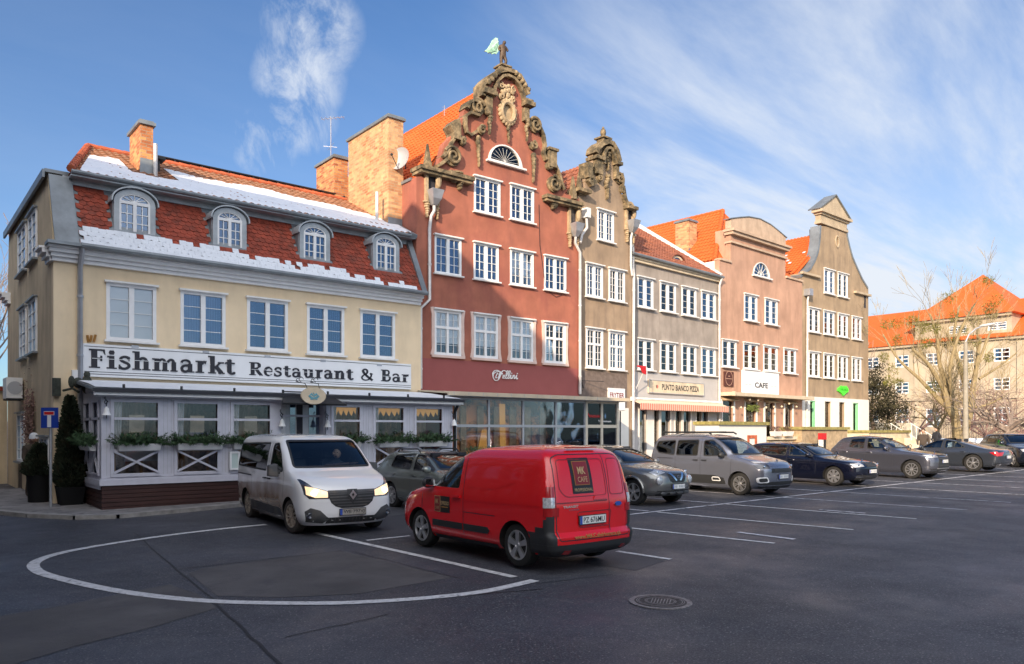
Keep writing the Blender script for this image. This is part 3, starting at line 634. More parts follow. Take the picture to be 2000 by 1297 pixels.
# the lane side wall
pr = [(.3, -.4), (WD, -.4), (WD, 6.9-ab), (WD-.35, ztop), (.95, ztop), (.0, 6.96-ab), (.0, zc), (.3, zc)]
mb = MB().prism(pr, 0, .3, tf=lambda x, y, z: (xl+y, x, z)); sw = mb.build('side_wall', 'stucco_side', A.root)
bm = bmesh.new(); bm.from_mesh(sw.data); bmesh.ops.recalc_face_normals(bm, faces=bm.faces); bm.to_mesh(sw.data); bm.free()
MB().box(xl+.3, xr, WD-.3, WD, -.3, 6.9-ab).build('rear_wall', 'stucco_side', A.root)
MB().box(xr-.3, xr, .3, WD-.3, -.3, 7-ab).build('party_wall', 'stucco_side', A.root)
def side_window(px0, px1, zlo, zhi):
    y0 = XP(px1, 600, xl)[0]; y1 = XP(px0, 600, xl)[0]; mb = MB()
    mb.box(xl-.05, xl+.02, y0, y1, zlo, zlo+.07).box(xl-.05, xl+.02, y0, y1, zhi-.07, zhi).box(xl-.05, xl+.02, y0, y0+.07, zlo+.07, zhi-.07).box(xl-.05, xl+.02, y1-.07, y1, zlo+.07, zhi-.07)
    ym = (y0+y1)/2; mb.box(xl-.05, xl+.02, ym-.05, ym+.05, zlo+.07, zhi-.07)
    for k in (1, 2, 3): zz_ = zlo+(zhi-zlo)*k/4; mb.box(xl-.035, xl+.015, y0+.07, ym-.05, zz_-.012, zz_+.012).box(xl-.035, xl+.015, ym+.05, y1-.07, zz_-.012, zz_+.012)
    o = mb.build('window', 'white_paint', A.root); MB().box(xl-.012, xl-.006, y0+.05, y1-.05, zlo+.05, zhi-.05).build('pane', 'pane', o)
    MB().box(xl-.14, xl-.001, y0-.06, y1+.06, zlo-.06, zlo-.003).build('sill', 'zinc', o); MB().box(xl-.12, xl-.001, y0-.06, y1+.06, zhi+.003, zhi+.05).build('lintel', 'zinc', o)
za = XP(73, 406, xl)[1]-ab; zb_ = XP(73, 503, xl)[1]-ab; side_window(57.8, 73.2, zb_, za); side_window(37.4, 52.8, zb_, za)
za = XP(73, 580, xl)[1]-ab; zb_ = XP(73, 686, xl)[1]-ab; side_window(57.8, 73.2, zb_, za); side_window(40.5, 52.8, zb_, za)
za = XP(95, 846, xl)[1]-ab; zb_ = XP(95, 890, xl)[1]-ab; side_window(80, 98, zb_-.3, za-.1); side_window(36, 50, 1.0, 2.5)
MB().box(xl-.01, xl-.004, 5.7, 6.5, .05, 1.4).build('door', 'door_brown', A.root)
# cornice
mb = MB(); mb2 = MB(); z6 = zc
for dy, z0_, z1_ in ((.10, 0, .10), (.18, .102, .2), (.28, .202, .30), (.36, .302, .36)): mb.box(xl-dy*.45, xr-.05, -dy, .0, z6+z0_, z6+z1_); mb.box(xl-dy*.9, xl, -.002, .75, z6+z0_+.001, z6+z1_-.001); mb2.box(xl-dy*.9, xl, WD-.8, WD+.1, z6+z0_, z6+z1_)
mb.build('cornice', 'white_paint', A.root); mb2.build('cornice', 'white_paint', A.root)
mb = MB().path([(xl+.55, -.46, z6+.40), (xr-.02, -.46, z6+.36)], .075, 8).box(xl-.2, xl+.62, -.5, .0, z6+.362, z6+.44); mb.build('gutter', 'zinc', A.root, smooth=True)
# mansard slope: backing, plain-tile courses, snow
m0 = Vector((0, -.36, z6+.40)); m1 = Vector((0, .66, ztop-.26)); mv = (m1-m0); ml = mv.length; mv.normalize(); mn = Vector((0, -mv.z, mv.y)); xa, xb = xl+.55, xr-.12
rf = slab(MB(), [(xl+.02, m0.y, m0.z), (xr, m0.y, m0.z), (xr, m1.y+.05, m1.z+.12), (xl+.02, m1.y+.05, m1.z+.12)], mn, .06).build('roof', 'zinc', A.root)
dorm = [(231, 295, 383, 462), (423, 474, 418, 490), (591.6, 638, 446.7, 514), (733.5, 774, 468, 534.6)]
DD = []
for a, b, t, bo in dorm:
    x0 = FP(a, t, .02)[0]; x1 = FP(b, bo, .02)[0]; zlo = FP((a+b)/2, bo-2, .02)[1]-ab; zhi = FP((a+b)/2, t-4, .02)[1]-ab; DD.append((x0, x1, zlo, zhi))
tw, tcx = .185, .155; nc = int(ml/tcx); tiles = MB(); sn = MB()
for j in range(nc):
    for i in range(-1, int((xb-xa)/tw)+1):
        x = xa+(i+(.5 if j % 2 else 0))*tw
        if x < xa-.05 or x+tw > xb+.09: continue
        if any(d[0]-.16 < x+tw/2 < d[1]+.16 and m0.z+mv.z*j*tcx > d[2]-.1 for d in DD): continue
        b0 = m0+mv*(j*tcx); rn = random.Random(i*91+j*7); jz = rn.uniform(0, .008)
        pr_ = [(0, .05), (.045, .012), (tw/2, 0), (tw-.045, .012), (tw, .05), (tw, tcx+.06), (0, tcx+.06)]
        vs = []
        for off in (0, -.014):
            for p, q in pr_: vs.append(Vector((x+p*.97, 0, 0))+Vector((0, b0.y, b0.z))+mv*q+mn*(.036+jz-.016*q/tcx+off))
        k = 7; tiles.add(vs, [tuple(range(k)), tuple(range(2*k-1, k-1, -1))]+[(a, a+k, (a+1) % k+k, (a+1) % k) for a in range(k)])
        f = (x-xa)/(xb-xa); line = (.62-.16*f-.34*f*f)*(1 if f < .72 else .75)+.22*noise.noise(Vector((x*1.3, 3, 0)))+.12*noise.noise(Vector((x*4, j*.5, 1)))
        if 0.28 < f < .33: line -= .0
        if j*tcx < line*.95 and rn.random() > .02+.55*max(0, f-.55)+1.5*max(0, j*tcx/line-.62):
            sv = []; rnq = rn.choice((1.05, 1.12)); hh = .018+rn.uniform(0, .016); g0 = rn.uniform(-.002, .003); g1 = rn.uniform(-.002, .003)
            for q_ in range(2):
                for p, q in [(g0, .04), (.05, .01), (tw/2, -.005), (tw-.05, .01), (tw-g1, .04), (tw-g1, tcx*rnq), (g0, tcx*rnq)]:
                    sv.append(Vector((x+p, 0, 0))+Vector((0, b0.y, b0.z))+mv*q+mn*(.04+jz+(hh if q_ else 0)*(1 if q > .05 else .7)))
            sn.add(sv, [tuple(range(7, 14))]+[(a, (a+1) % 7, (a+1) % 7+7, a+7) for a in range(7)])
tiles.build('mansard_tiles', 'tile_old', rf); sn.build('mansard_snow', 'snow', rf)
# upper eave, fascia, pantiled slope with hip, snow sheet
ey, ez = .28, ztop+.02; xu = xl+.44; ry_, rz_ = WD/2, 11.25-ab; hx = FP(172, 283, ry_)[0]
MB().box(xl+.3, xr-.1, .62, .95, m1.z+.02, ztop-.03).box(xu, xr-.05, .25, .66, ztop-.10, ztop-.05).build('eave_board', 'zinc_light', rf)
MB().path([(xu, ey-.06, ez-.02), (xr-.25, ey-.06, ez-.04)], .06, 8).build('eave_gutter', 'zinc', rf, smooth=True)
u = Vector((1, 0, 0)); v = Vector((0, ry_-ey, rz_-ez)); ul = xr-.1-xu; vl = v.length
pantiles('roof_tiles', 'tile_weathered', rf, (xu, ey, ez), u, v, ul, vl, [(0, -.1), (ul, -.1), (ul, vl+.1), (hx-xu, vl+.1)], .22, .34, .035)
slab(MB(), [(xu+.02, ey+.05, ez-.04), (xr-.1, ey+.05, ez-.04), (xr-.1, ry_, rz_-.04), (hx, ry_, rz_-.04)], (0, -.4, .9), .05).build('roof_deck', 'wood_dark', rf)
slab(MB(), [(xu, ey, ez-.02), (hx, ry_, rz_-.02), (xu, WD-ey, ez-.02)], (-.7, 0, .7), .05).build('hip_slope', 'tile_old', rf)
slab(MB(), [(xr-.1, WD-ey, ez-.02), (xu, WD-ey, ez-.02), (hx, ry_, rz_-.02), (xr-.1, ry_, rz_-.02)], (0, .4, .9), .05).build('rear_slope', 'tile_old', rf)
rt = MB()
def ridge_tiles(mb, a, b, r=.10, step=.34):
    a = Vector(a); b = Vector(b); n = max(1, int((b-a).length/step)); d = (b-a)/n
    for i in range(n): mb.tube(a+d*i, a+d*(i+1.08), r*1.1, r*.92, 8)
MB().box(xl-.1, xu+.1, .7, WD-.3, ztop, ztop+.09).box(xl-.16, xl-.101, .66, WD-.26, ztop-.16, ztop+.05).build('wall_coping', 'zinc', rf)
ridge_tiles(rt, (xu, ey, ez+.06), (hx, ry_, rz_+.04)); ridge_tiles(rt, (hx, ry_, rz_+.03), (xr-.5, ry_, rz_+.03)); rt.build('ridge_tiles', 'tile_ridge', rf, smooth=True)
mb = MB().box(hx+1.6, xr-.9, ry_-.02, ry_+.30, rz_+.19, rz_+.22)
for k in range(9): mb.box(hx+1.7+k*.9, hx+1.75+k*.9, ry_, ry_+.25, rz_+.05, rz_+.19)
mb.build('roof_walkway', 'dark_metal', rf)
# snow lying on the upper slope
gv = v.normalized(); gn = Vector((0, -gv.z, gv.y)); nx, ny = 120, 22; vs = []; hs = []
for j in range(ny+1):
    for i in range(nx+1):
        f = i/nx; top = (.86-.14*f)*(1+.22*noise.noise(Vector((f*6, 0, 2)))+.12*noise.noise(Vector((f*22, 0, 5))))
        if f < .10: top *= .55+4.5*f
        if f > .80: top *= 1-.35*(f-.80)/.2
        left = .26+.1*f; x = xu+.12+ul*f*.985
        vv = vl*(.02+.98*0+top*.88*j/ny)*1.0; x = max(x, xu+(hx-xu)*(vv/vl)+.2)
        h = .075+.03*noise.noise(Vector((x*1.2, vv*2, 0))); h *= min(1, (ny-j)/2.5)*min(1, (j+.6)/1.5)
        ph = 2*math.pi*(x-xu)/.22; h += .012*(math.cos(ph)) if j < 3 or j > ny-4 else 0
        p = Vector((x, ey, ez))+gv*vv+gn*(h-.01); vs.append(p)
holes_ = lambda p: (FP(284, 345, 2)[0]-.55 < p.x < FP(284, 345, 2)[0]+.75 and p.y > 1.35)
fs = []
for j in range(ny):
    for i in range(nx):
        a = j*(nx+1)+i
        if not holes_(vs[a]): fs.append((a, a+1, a+nx+2, a+nx+1))
MB().add(vs, fs).build('roof_snow', 'snow', rf, smooth=True, angle=80)
cx0 = FP(274.5, 345, 2.0)[0]; cx1 = FP(299, 345, 2.0)[0]; chimney(rf, cx0, cx1, 2.0, 3.3, ez+.6, 11.55-ab)
pipe(None, [(cx1+.03, 1.85, ez+.65), (cx1+.03, 1.85, ez+1.75)], .06, 'pipe_light', 'flue_pipe', rf)
MB().box(cx1+.05, cx1+.5, 2.5, 3.0, ez+1.55, ez+1.62).box(cx1+.1, cx1+.35, 2.6, 2.9, ez+1.0, ez+1.55).build('flue_hood', 'dark_metal', rf)
bx0 = 9.93; by0 = 1.3; bz = 13.6-ab
chimney(rf, bx0, xr+.08, by0, 4.35, 9.2-ab, bz, 'brick_pale'); chimney(rf, 9.75, 10.35, 5.2, 6.8, 10.4-ab, 13.2-ab, 'brick')
pipe(None, [(9.55, 1.45, 9.4-ab), (9.55, 1.45, 10.75-ab)], .06, 'pipe_light', 'flue_pipe', rf)
mb = MB(); slab(mb, [(xr-.28, ey-.1, ez+.02), (xr-.02, ey-.1, ez+.02), (xr-.02, ry_, rz_+.1), (xr-.28, ry_, rz_+.1)], (0, -.4, .9), .12)
slab(mb, [(xr-.2, m0.y-.06, m0.z+.02), (xr-.0, m0.y-.06, m0.z+.02), (xr-.0, m1.y-.05, m1.z+.2), (xr-.2, m1.y-.05, m1.z+.2)], mn, .14)
slab(mb, [(xl-.02, m0.y-.04, m0.z), (xl+.52, m0.y-.04, m0.z), (xl+.52, m1.y-.03, m1.z+.2), (xl-.02, m1.y-.03, m1.z+.2)], mn, .05)
mb.build('flashing', 'zinc', rf)
# dormers
for k, (x0, x1, zlo, zhi) in enumerate(DD):
    e = bpy.data.objects.new('dormer', None); COL.objects.link(e); e.parent = A.root; e.location = ((x0+x1)/2, .0, zlo); w2 = (x1-x0)/2; hh = zhi-zlo; za_ = hh-w2*.62
    out = [(-w2-.11, -.08), (w2+.11, -.08)]+arc(0, za_, w2+.11, w2*.62+.11, 0, 180, 14); inn = [(-w2+.02, .02), (-w2+.02, za_)]+arc(0, za_, w2-.02, w2*.62-.02, 180, 0, 12)[1:]+[(w2-.02, .02)]
    MB().prism(out, 0, .09, [inn]).build('dormer_front', 'zinc_light', e)
    hood = arc(0, za_, w2+.17, w2*.62+.15, -4, 184, 16); mb = MB()
    band(mb, hood, .035, -.09, 1.0); mb.build('dormer_hood', 'zinc_light', e, smooth=True, angle=30)
    MB().hexa([(-w2-.13, .09, -.05), (-w2-.05, .09, -.05), (-w2-.05, .3, -.05), (-w2-.13, .3, -.05), (-w2-.13, .09, za_), (-w2-.05, .09, za_), (-w2-.05, 1.2, za_), (-w2-.13, 1.2, za_)]).build('dormer_cheek', 'zinc', e); MB().hexa([(w2+.05, .09, -.05), (w2+.13, .09, -.05), (w2+.13, .3, -.05), (w2+.05, .3, -.05), (w2+.05, .09, za_), (w2+.13, .09, za_), (w2+.13, 1.2, za_), (w2+.05, 1.2, za_)]).build('dormer_cheek', 'zinc', e)
    ww = MB(); fr = .075
    ww.prism([(-w2, 0), (w2, 0)]+arc(0, za_, w2, w2*.62, 0, 180, 14), .01, .08, [[(-w2+fr, fr), (-w2+fr, za_-.05), (-.045, za_-.05), (-.045, fr)], [(.045, fr), (.045, za_-.05), (w2-fr, za_-.05), (w2-fr, fr)], arc(0, za_+.03, w2-fr, w2*.62-fr, 0, 180, 12)[::-1]])
    for s_ in (-1, 1):
        c_ = s_*(w2-fr+.045)/2; ww.box(c_-.012, c_+.012, .03, .05, fr, za_-.05)
        a_, b_ = sorted((s_*.045, s_*(w2-fr)))
        for q in (1, 2): zz_ = fr+(za_-.05-fr)*q/3; ww.box(a_, b_, .031, .049, zz_-.012, zz_+.012)
    for q in range(1, 6): t = R(30*q); ww.path([(0, .04, za_+.03), ((w2-fr)*math.cos(t), .04, za_+.03+(w2*.62-fr)*math.sin(t))], .012, 5)
    o = ww.build('window', 'white_paint', e); MB().prism([(-w2+.04, .04), (w2-.04, .04)]+arc(0, za_, w2-.04, w2*.62-.04, 0, 180, 12), .058, .062).build('pane', 'pane', o)
    MB().box(-w2, w2, .3, .32, 0, za_+.1).build('interior_wall', 'inside', o)
# downpipes, lamp box
pipe(A, [(FP(155, 700)[0], -.42, z6+.38), (FP(155, 700)[0], -.10, z6-.1), (FP(155, 700)[0], -.10, .1)], .065)
for s_ in (0,): MB().box(FP(139, 730)[0], FP(150, 730)[0], -.14, -.002, FP(139, 741)[1]-ab, FP(139, 723)[1]-ab).build('junction_box', 'white_trim', A.root)
for px in (262, 400, 520, 628, 738):
    x, z = FP(px, 678+.075*(px-262)); MB().box(x-.09, x+.09, -.11, -.002, z-ab-.03, z-ab+.04).build('spotlight', 'pipe', A.root)
MB().path([(FP(172, 652)[0], -.02, FP(172, 668)[1]-ab), (FP(170, 652)[0], -.05, FP(170, 655)[1]-ab)], .03, 6).path([(FP(176, 652)[0], -.02, FP(176, 668)[1]-ab), (FP(178, 652)[0], -.05, FP(178, 655)[1]-ab)], .03, 6).path([(FP(183, 652)[0], -.02, FP(183, 668)[1]-ab), (FP(186, 652)[0], -.05, FP(186, 654)[1]-ab)], .03, 6).build('bracket', 'gold_dark', A.root)
# the long name board
sx0, sx1 = FP(161, 700)[0], FP(800, 700)[0]; sz0 = (FP(161, 737.6)[1]+FP(800, 759)[1])/2-ab; sz1 = (FP(161, 672)[1]+FP(800, 711)[1])/2-ab
nb = empty('name_board', (sx0, -.05, sz0+ab), 0, 'long white name board with heavy black serif letters above the veranda roof', 'sign'); SW, SH = sx1-sx0, sz1-sz0
MB().box(0, SW, -.05, .045, 0, SH).build('board', 'sign_white', nb)
mb = MB()
for z_ in (.07, .13, SH-.07): mb.box(.02, SW-.02, -.054, -.0505, z_-.008, z_+.008)
mb.build('border_lines', 'ink', nb)
def serif_word(word, x, z, h, nb, adv=1.0):
    T = MB(); y = -.05
    def bx(a, b, c, d): T.k += 1; e_ = .0006*T.k; T.box(x+a*h, x+b*h, y-.014-e_, y, z+c*h, z+d*h)
    def rb(pts, wd): T.ribbon([(x+p[0]*h, z+p[1]*h) for p in pts], [q*h for q in wd] if isinstance(wd, list) else wd*h, y, .014)
    def sp(p, k=5): return [tuple(q) for q in smooth_pts([Vector(a) for a in p], k)]
    for ch in word:
        if ch == 'F': bx(.09, .34, .0, 1); bx(0, .45, 0, .07); bx(0, .62, .91, 1); bx(.34, .5, .47, .56); bx(.46, .54, .38, .66); rb([(.60, .99), (.62, .85), (.66, .72)], [.10, .07, .03]); wd = .72
        elif ch == 'i': bx(.1, .32, 0, .68); bx(0, .42, 0, .065); bx(.02, .12, .60, .68); T.ribbon(sp([(x+(.21-.12)*h, z+.86*h), (x+.33*h, z+.86*h)]), [.02*h]+[.22*h]*4+[.02*h], y, .014); wd = .48
        elif ch == 'l': bx(.1, .32, 0, 1); wd = .45
        elif ch == 's': rb(sp([(.46, .56), (.40, .64), (.26, .67), (.13, .60), (.12, .48), (.26, .38), (.42, .29), (.45, .15), (.32, .04), (.15, .04), (.06, .13)]), .13); bx(.42, .49, .45, .68); bx(.02, .09, .0, .24); wd = .6
        elif ch in 'hn':
            hh = 1. if ch == 'h' else .68
            bx(.1, .31, 0, hh); bx(0, .38, 0, .065); bx(0, .12, hh-.07, hh); rb(sp([(.28, .50), (.40, .64), (.55, .62), (.60, .50)]), [.06]+[.13]*13+[.16]*2); bx(.49, .70, 0, .52); bx(.42, .78, 0, .0649); wd = .86
        elif ch == 'm':
            bx(.1, .31, 0, .68); bx(0, .38, 0, .065); bx(0, .12, .61, .68)
            for q in (0, .40): rb(sp([(.28+q, .50), (.40+q, .64), (.52+q, .62), (.57+q, .50)]), .12); bx(.47+q, .67+q, 0, .52); bx(.42+q, .74+q, 0, .0649)
            wd = 1.24
        elif ch == 'a': rb(sp([(.08, .52), (.14, .63), (.30, .67), (.44, .60), (.46, .45)]), .11); bx(.38, .58, 0, .48); rb(sp([(.42, .38), (.22, .36), (.10, .24), (.14, .07), (.30, .03), (.44, .14)]), .13); bx(.5, .68, 0, .06); wd = .74
        elif ch == 'r': bx(.1, .31, 0, .68); bx(0, .40, 0, .065); bx(0, .12, .61, .68); rb(sp([(.28, .48), (.36, .62), (.50, .60)]), [.06]+[.14]*8+[.2]*2); wd = .60
        elif ch == 'k': bx(.1, .31, 0, 1); bx(0, .38, 0, .065); bx(0, .12, .93, 1); rb([(.30, .32), (.60, .64)], .09); rb([(.38, .40), (.66, .03)], .19); bx(.48, .76, .60, .67); bx(.50, .80, 0, .0649); wd = .80
        elif ch == 't': bx(.13, .34, .12, .84); rb([(.02, .62), (.14, .68), (.28, .86)], .06); bx(.05, .50, .60, .68); rb(sp([(.24, .16), (.30, .05), (.42, .04), (.52, .12)]), [.2]*3+[.13]*11+[.06]*2); wd = .58
        elif ch == 'e': rb(sp([(.14, .34), (.50, .36), (.48, .54), (.34, .65), (.16, .58), (.08, .36), (.14, .12), (.32, .03), (.52, .14)]), [.06]*5+[.09]*5+[.1]*5+[.16]*16+[.12]*5+[.05]*5); wd = .64
        elif ch == 'u': bx(.1, .30, .2, .68); bx(0, .12, .61, .68); rb(sp([(.20, .22), (.26, .06), (.42, .05), (.54, .2)]), .13); bx(.48, .68, 0, .68); bx(.38, .5, .61, .6805); bx(.6, .78, 0, .065); wd = .86
        elif ch == 'R': bx(.1, .34, 0, 1); bx(0, .42, 0, .065); bx(0, .14, .93, 1); rb(sp([(.30, .94), (.50, .95), (.62, .86), (.62, .68), (.48, .56), (.30, .55)]), [.1]*6+[.14]*4+[.2]*6+[.12]*5+[.08]*5); rb(sp([(.42, .54), (.56, .28), (.74, .04)]), .2); bx(.66, .86, 0, .0649); wd = .92
        elif ch == 'B': bx(.1, .34, 0, 1); bx(0, .2, 0, .065); bx(0, .2, .935, 1); rb(sp([(.28, .95), (.48, .95), (.58, .84), (.54, .62), (.30, .55)]), .11); rb(sp([(.30, .52), (.56, .48), (.66, .28), (.54, .07), (.28, .045)]), .13); wd = .82
        elif ch == '&': rb(sp([(.80, .55), (.66, .62), (.70, .40), (.52, .08), (.24, .04), (.10, .22), (.22, .44), (.42, .62), (.44, .86), (.30, .95), (.18, .82), (.26, .60), (.50, .30), (.78, .03)]), [.06]*5+[.1]*30+[.12]*15+[.16]*16); wd = .95
        else: wd = .55
        x += wd*h*adv
    return x, T
def word_width(w_, h): return serif_word(w_, 0, 0, h, None)[0]
def place_word(w_, pxa, pxb, h, zb__):
    xa_ = FP(pxa, 720)[0]-sx0; xb_ = FP(pxb, 720)[0]-sx0; T = serif_word(w_, 0, 0, h, None)[1]; mx = max(v_[0] for v_ in T.v); mi = min(v_[0] for v_ in T.v); k = (xb_-xa_)/(mx-mi)
    T.v = [(xa_+(a-mi)*k, b, c+zb__) for a, b, c in T.v]; return T.build('lettering', 'ink', nb)
place_word('Fishmarkt', 172, 457, .50, .23); place_word('Restaurant', 484, 687, .385, .235); place_word('&', 702, 726, .385, .235); place_word('Bar', 741, 795, .385, .235)
mb = MB()
for (a, b) in ((178, 450), (488, 682), (744, 792)): mb.box(FP(a, 720)[0]-sx0, FP(b, 720)[0]-sx0, -.0785, -.0775, .475 if a < 200 else .40, .488 if a < 200 else .411)
mb.build('letter_slit', 'sign_white', nb)
# ================================================================== white veranda in front of the yellow house
VY = -2.3
vx0 = FP(198, 900, VY)[0]; vx1 = FP(884, 900, VY)[0]; vb = gz(vx0, VY); vrt = empty('veranda', (vx0, VY, vb), 0, 'lilac white glazed timber veranda on a dark brown plank base', 'veranda'); VL = vx1-vx0
def V(px, py): x, z = FP(px, py, VY); return x-vx0, z-vb
z_base = V(198, 949)[1]; z_sill = z_base+.13; z_eave = (V(198, 760)[1]+V(880, 786)[1])/2; z_rail = (V(216, 817)[1]+V(866, 824)[1])/2; z_top = (V(220, 781)[1]+V(863, 796)[1])/2; z_low = V(260, 895)[1]-.08
DEP = -VY-.02
mb = MB()
nb_ = 9; hb = (z_base+.25)/nb_
for k in range(nb_): mb.box(.0+.01, VL-.01, .0, .04, -.25+k*hb, -.25+(k+1)*hb-.012).box(.01, .05, .042, DEP, -.25+k*hb, -.25+(k+1)*hb-.012).box(VL-.05, VL-.01, .042, DEP, -.25+k*hb, -.25+(k+1)*hb-.012)
mb.box(.06, VL-.06, .05, .1, -.25, z_base); mb.build('plank_base', 'wood_dark', vrt)
MB().box(-.05, VL+.05, -.05, .12, z_base, z_sill).box(-.05, .12, .121, DEP, z_base, z_sill).box(-.03, VL+.03, -.03, .1, z_sill+.001, z_sill+.04).box(-.02, VL, 0.11, DEP, z_base-.1, z_base-.01).build('sill_board', 'lilac_paint', vrt)
z_l = z_sill+.10
bays = [(218, 312), (342, 428), (452, 530), None, (648, 705), (730, 790), (810, 865)]
dx0, dx1 = V(549, 800)[0], V(637, 800)[0]; solid = []; fr = MB(); xsb = []
for b in bays:
    if b: xsb.append((V(b[0], 800)[0], V(b[1], 800)[0]))
holes = [[(a, z_l), (b, z_l), (b, z_top), (a, z_top)] for a, b in xsb]+[[(dx0, z_sill+.05), (dx1, z_sill+.05), (dx1, z_top+.12), (dx0, z_top+.12)]]
MB().prism([(0, z_sill+.045), (VL, z_sill+.045), (VL, z_eave), (0, z_eave)], 0, .1, holes).build('front_frame', 'lilac_paint', vrt)
gr = MB(); gaps = [(0, xsb[0][0])]+[(xsb[i][1], xsb[i+1][0]) for i in range(len(xsb)-1)]+[(xsb[-1][1], VL)]
for a, b in gaps:
    if b-a > 1: continue
    n = max(2, int((b-a)/.075))
    for k in range(1, n):
        xx = a+(b-a)*k/n
        if .05 < xx-a and xx < b-.05: gr.box(xx-.004, xx+.004, -.003, .001, z_l, z_top+.05)
gr.build('groove', 'frame_grey', vrt)
for i, (a, b) in enumerate(xsb):
    mb = MB(); f = .05
    mb.prism([(a-.03, z_l-.03), (b+.03, z_l-.03), (b+.03, z_top+.03), (a-.03, z_top+.03)], -.03, -.002, [[(a+f, z_l+f), (a+f, z_top-f), (b-f, z_top-f), (b-f, z_l+f)]])
    mb.box(a+f, b-f, -.045, .03, z_rail-.03, z_rail+.03)
    zm = z_l+(z_rail-z_l)*.44; mb.box(a+f, b-f, -.02, .03, zm-.03, zm+.03)
    o = mb.build('window', 'lilac_paint', vrt); MB().box(a-.01, b+.01, .045, .05, z_l, z_top).build('pane', 'pane_veranda', o)
    mb = MB(); mb.path([(a+.04, -.028, z_l+.06), (b-.04, -.028, zm-.02)], .036, 4).path([(a+.04, -.045, zm-.02), (b-.04, -.045, z_l+.06)], .036, 4); mb.build('cross_brace', 'lilac_paint', o)
    vs = []; n = 14; wd = (b-a)*(.22 if i != 5 else .1)
    for k in range(n+1): vs += [(a+wd*k/n, .16+.02*math.sin(k*1.9), zm), (a+(wd*1.15)*k/n, .16+.02*math.sin(k*1.9), z_top)]
    MB().add(vs, [(2*k, 2*k+2, 2*k+3, 2*k+1) for k in range(n)]).build('curtain', 'curtain', o)
for a, b in xsb[3:6]:
    pts = [(a+.05, z_top-.06)]; n = 5
    for k in range(n): x = a+.05+(b-a-.1)*k/n; w_ = (b-a-.1)/n; pts += [(x+.02, z_top-.30), (x+w_*.5, z_top-.14), (x+w_-.02, z_top-.26)]
    MB().prism(pts+[(b-.05, z_top-.06)], .2, .21).build('bunting', 'amber_glow', vrt)
for k, (a, b) in enumerate(xsb): MB().box(a+(b-a)*.42, a+(b-a)*.74, .30, .32, z_rail-.34, z_rail+.10).build('reflection_panel', 'cream_stone', vrt) if k < 3 else None  # added pale panels in place of bright reflections in the panes
# left end wall of the veranda
mb = MB(); S2 = [(.02, z_sill), (DEP, z_sill), (DEP, z_eave+.02), (.02, z_eave+.02)]
hl = []
for a, b in ((.25, 1.02), (1.22, 1.98)): hl.append([(a, z_l), (b, z_l), (b, z_top), (a, z_top)])
MB().prism(S2, 0, .09, hl, tf=lambda x, y, z: (.01+y, x+.1, z) if 0 else (.005+y, x, z)).build('side_frame', 'lilac_paint', vrt)
for a, b in ((.25, 1.02), (1.22, 1.98)):
    mb = MB().box(-.03, .02, a, b, z_rail-.03, z_rail+.03).box(-.03, .02, a, b, z_l-.0, z_l+.05).box(-.03, .02, a, b, z_top-.05, z_top)
    for s_ in (a, b-.05): mb.box(-.031, .021, s_, s_+.05, z_l+.05, z_top-.05)
    mb.path([(-.02, a, z_l+.05), (-.02, b, z_rail-.5)], .03, 4).path([(-.035, a, z_rail-.5), (-.035, b, z_l+.05)], .03, 4); o = mb.build('window', 'lilac_paint', vrt); MB().box(.04, .045, a, b, z_l, z_top).build('pane', 'pane_veranda', o)
zw = FP(161, 742)[1]-vb
for k in range(6):
    za_ = z_eave+.02+k*.1; f = (za_-z_eave)/(zw-z_eave)
    if f < .95: MB().box(-.02+.002*k, .03, .05+f*DEP, DEP, za_, za_+.09).build('end_plank', 'lilac_paint', vrt)
rf = MB(); slab(rf, [(-.22, -.30, z_eave+.06), (VL+.2, -.30, z_eave+.06), (VL+.2, DEP, zw), (-.22, DEP, zw)], (0, -(zw-z_eave), DEP), .07); ro = rf.build('roof', 'zinc', vrt)
MB().box(-.25, VL+.25, -.36, -.305, z_eave-.035, z_eave+.05).build('gutter_board', 'ink', ro); MB().box(-.22, VL+.22, -.30, -.26, z_eave-.11, z_eave-.012).build('fascia_board', 'white_paint', ro)
MB().box(-.15, VL+.15, -.235, .0, z_eave-.14, z_eave-.03).build('soffit_board', 'lilac_paint', ro)
sv = []; n = 90
for i in range(n+1):
    x = -.18+(VL+.33)*i/n; e_ = -.27+.05*noise.noise(Vector((x*1.4, 0, 7)))+.05*noise.noise(Vector((x*6, 0, 9)))
    for j in range(4): y = e_+(DEP-.12-e_)*j/3; zz_ = z_eave+.06+(zw-z_eave-.06)*(y+.3)/(DEP+.3); sv.append((x, y, zz_+(.02+.03*noise.noise(Vector((x, y, 3))) if j in (1, 2) else .004)+.012))
MB().add(sv, [(4*i+j, 4*i+4+j, 4*i+5+j, 4*i+1+j) for i in range(n) for j in range(3)]).build('roof_snow', 'snow', ro, smooth=True)
for k in range(8): x = .4+k*1.32; MB().box(x, x+.05, -.31, -.27, z_eave+.07, z_eave+.16).build('snow_guard', 'dark_metal', ro)
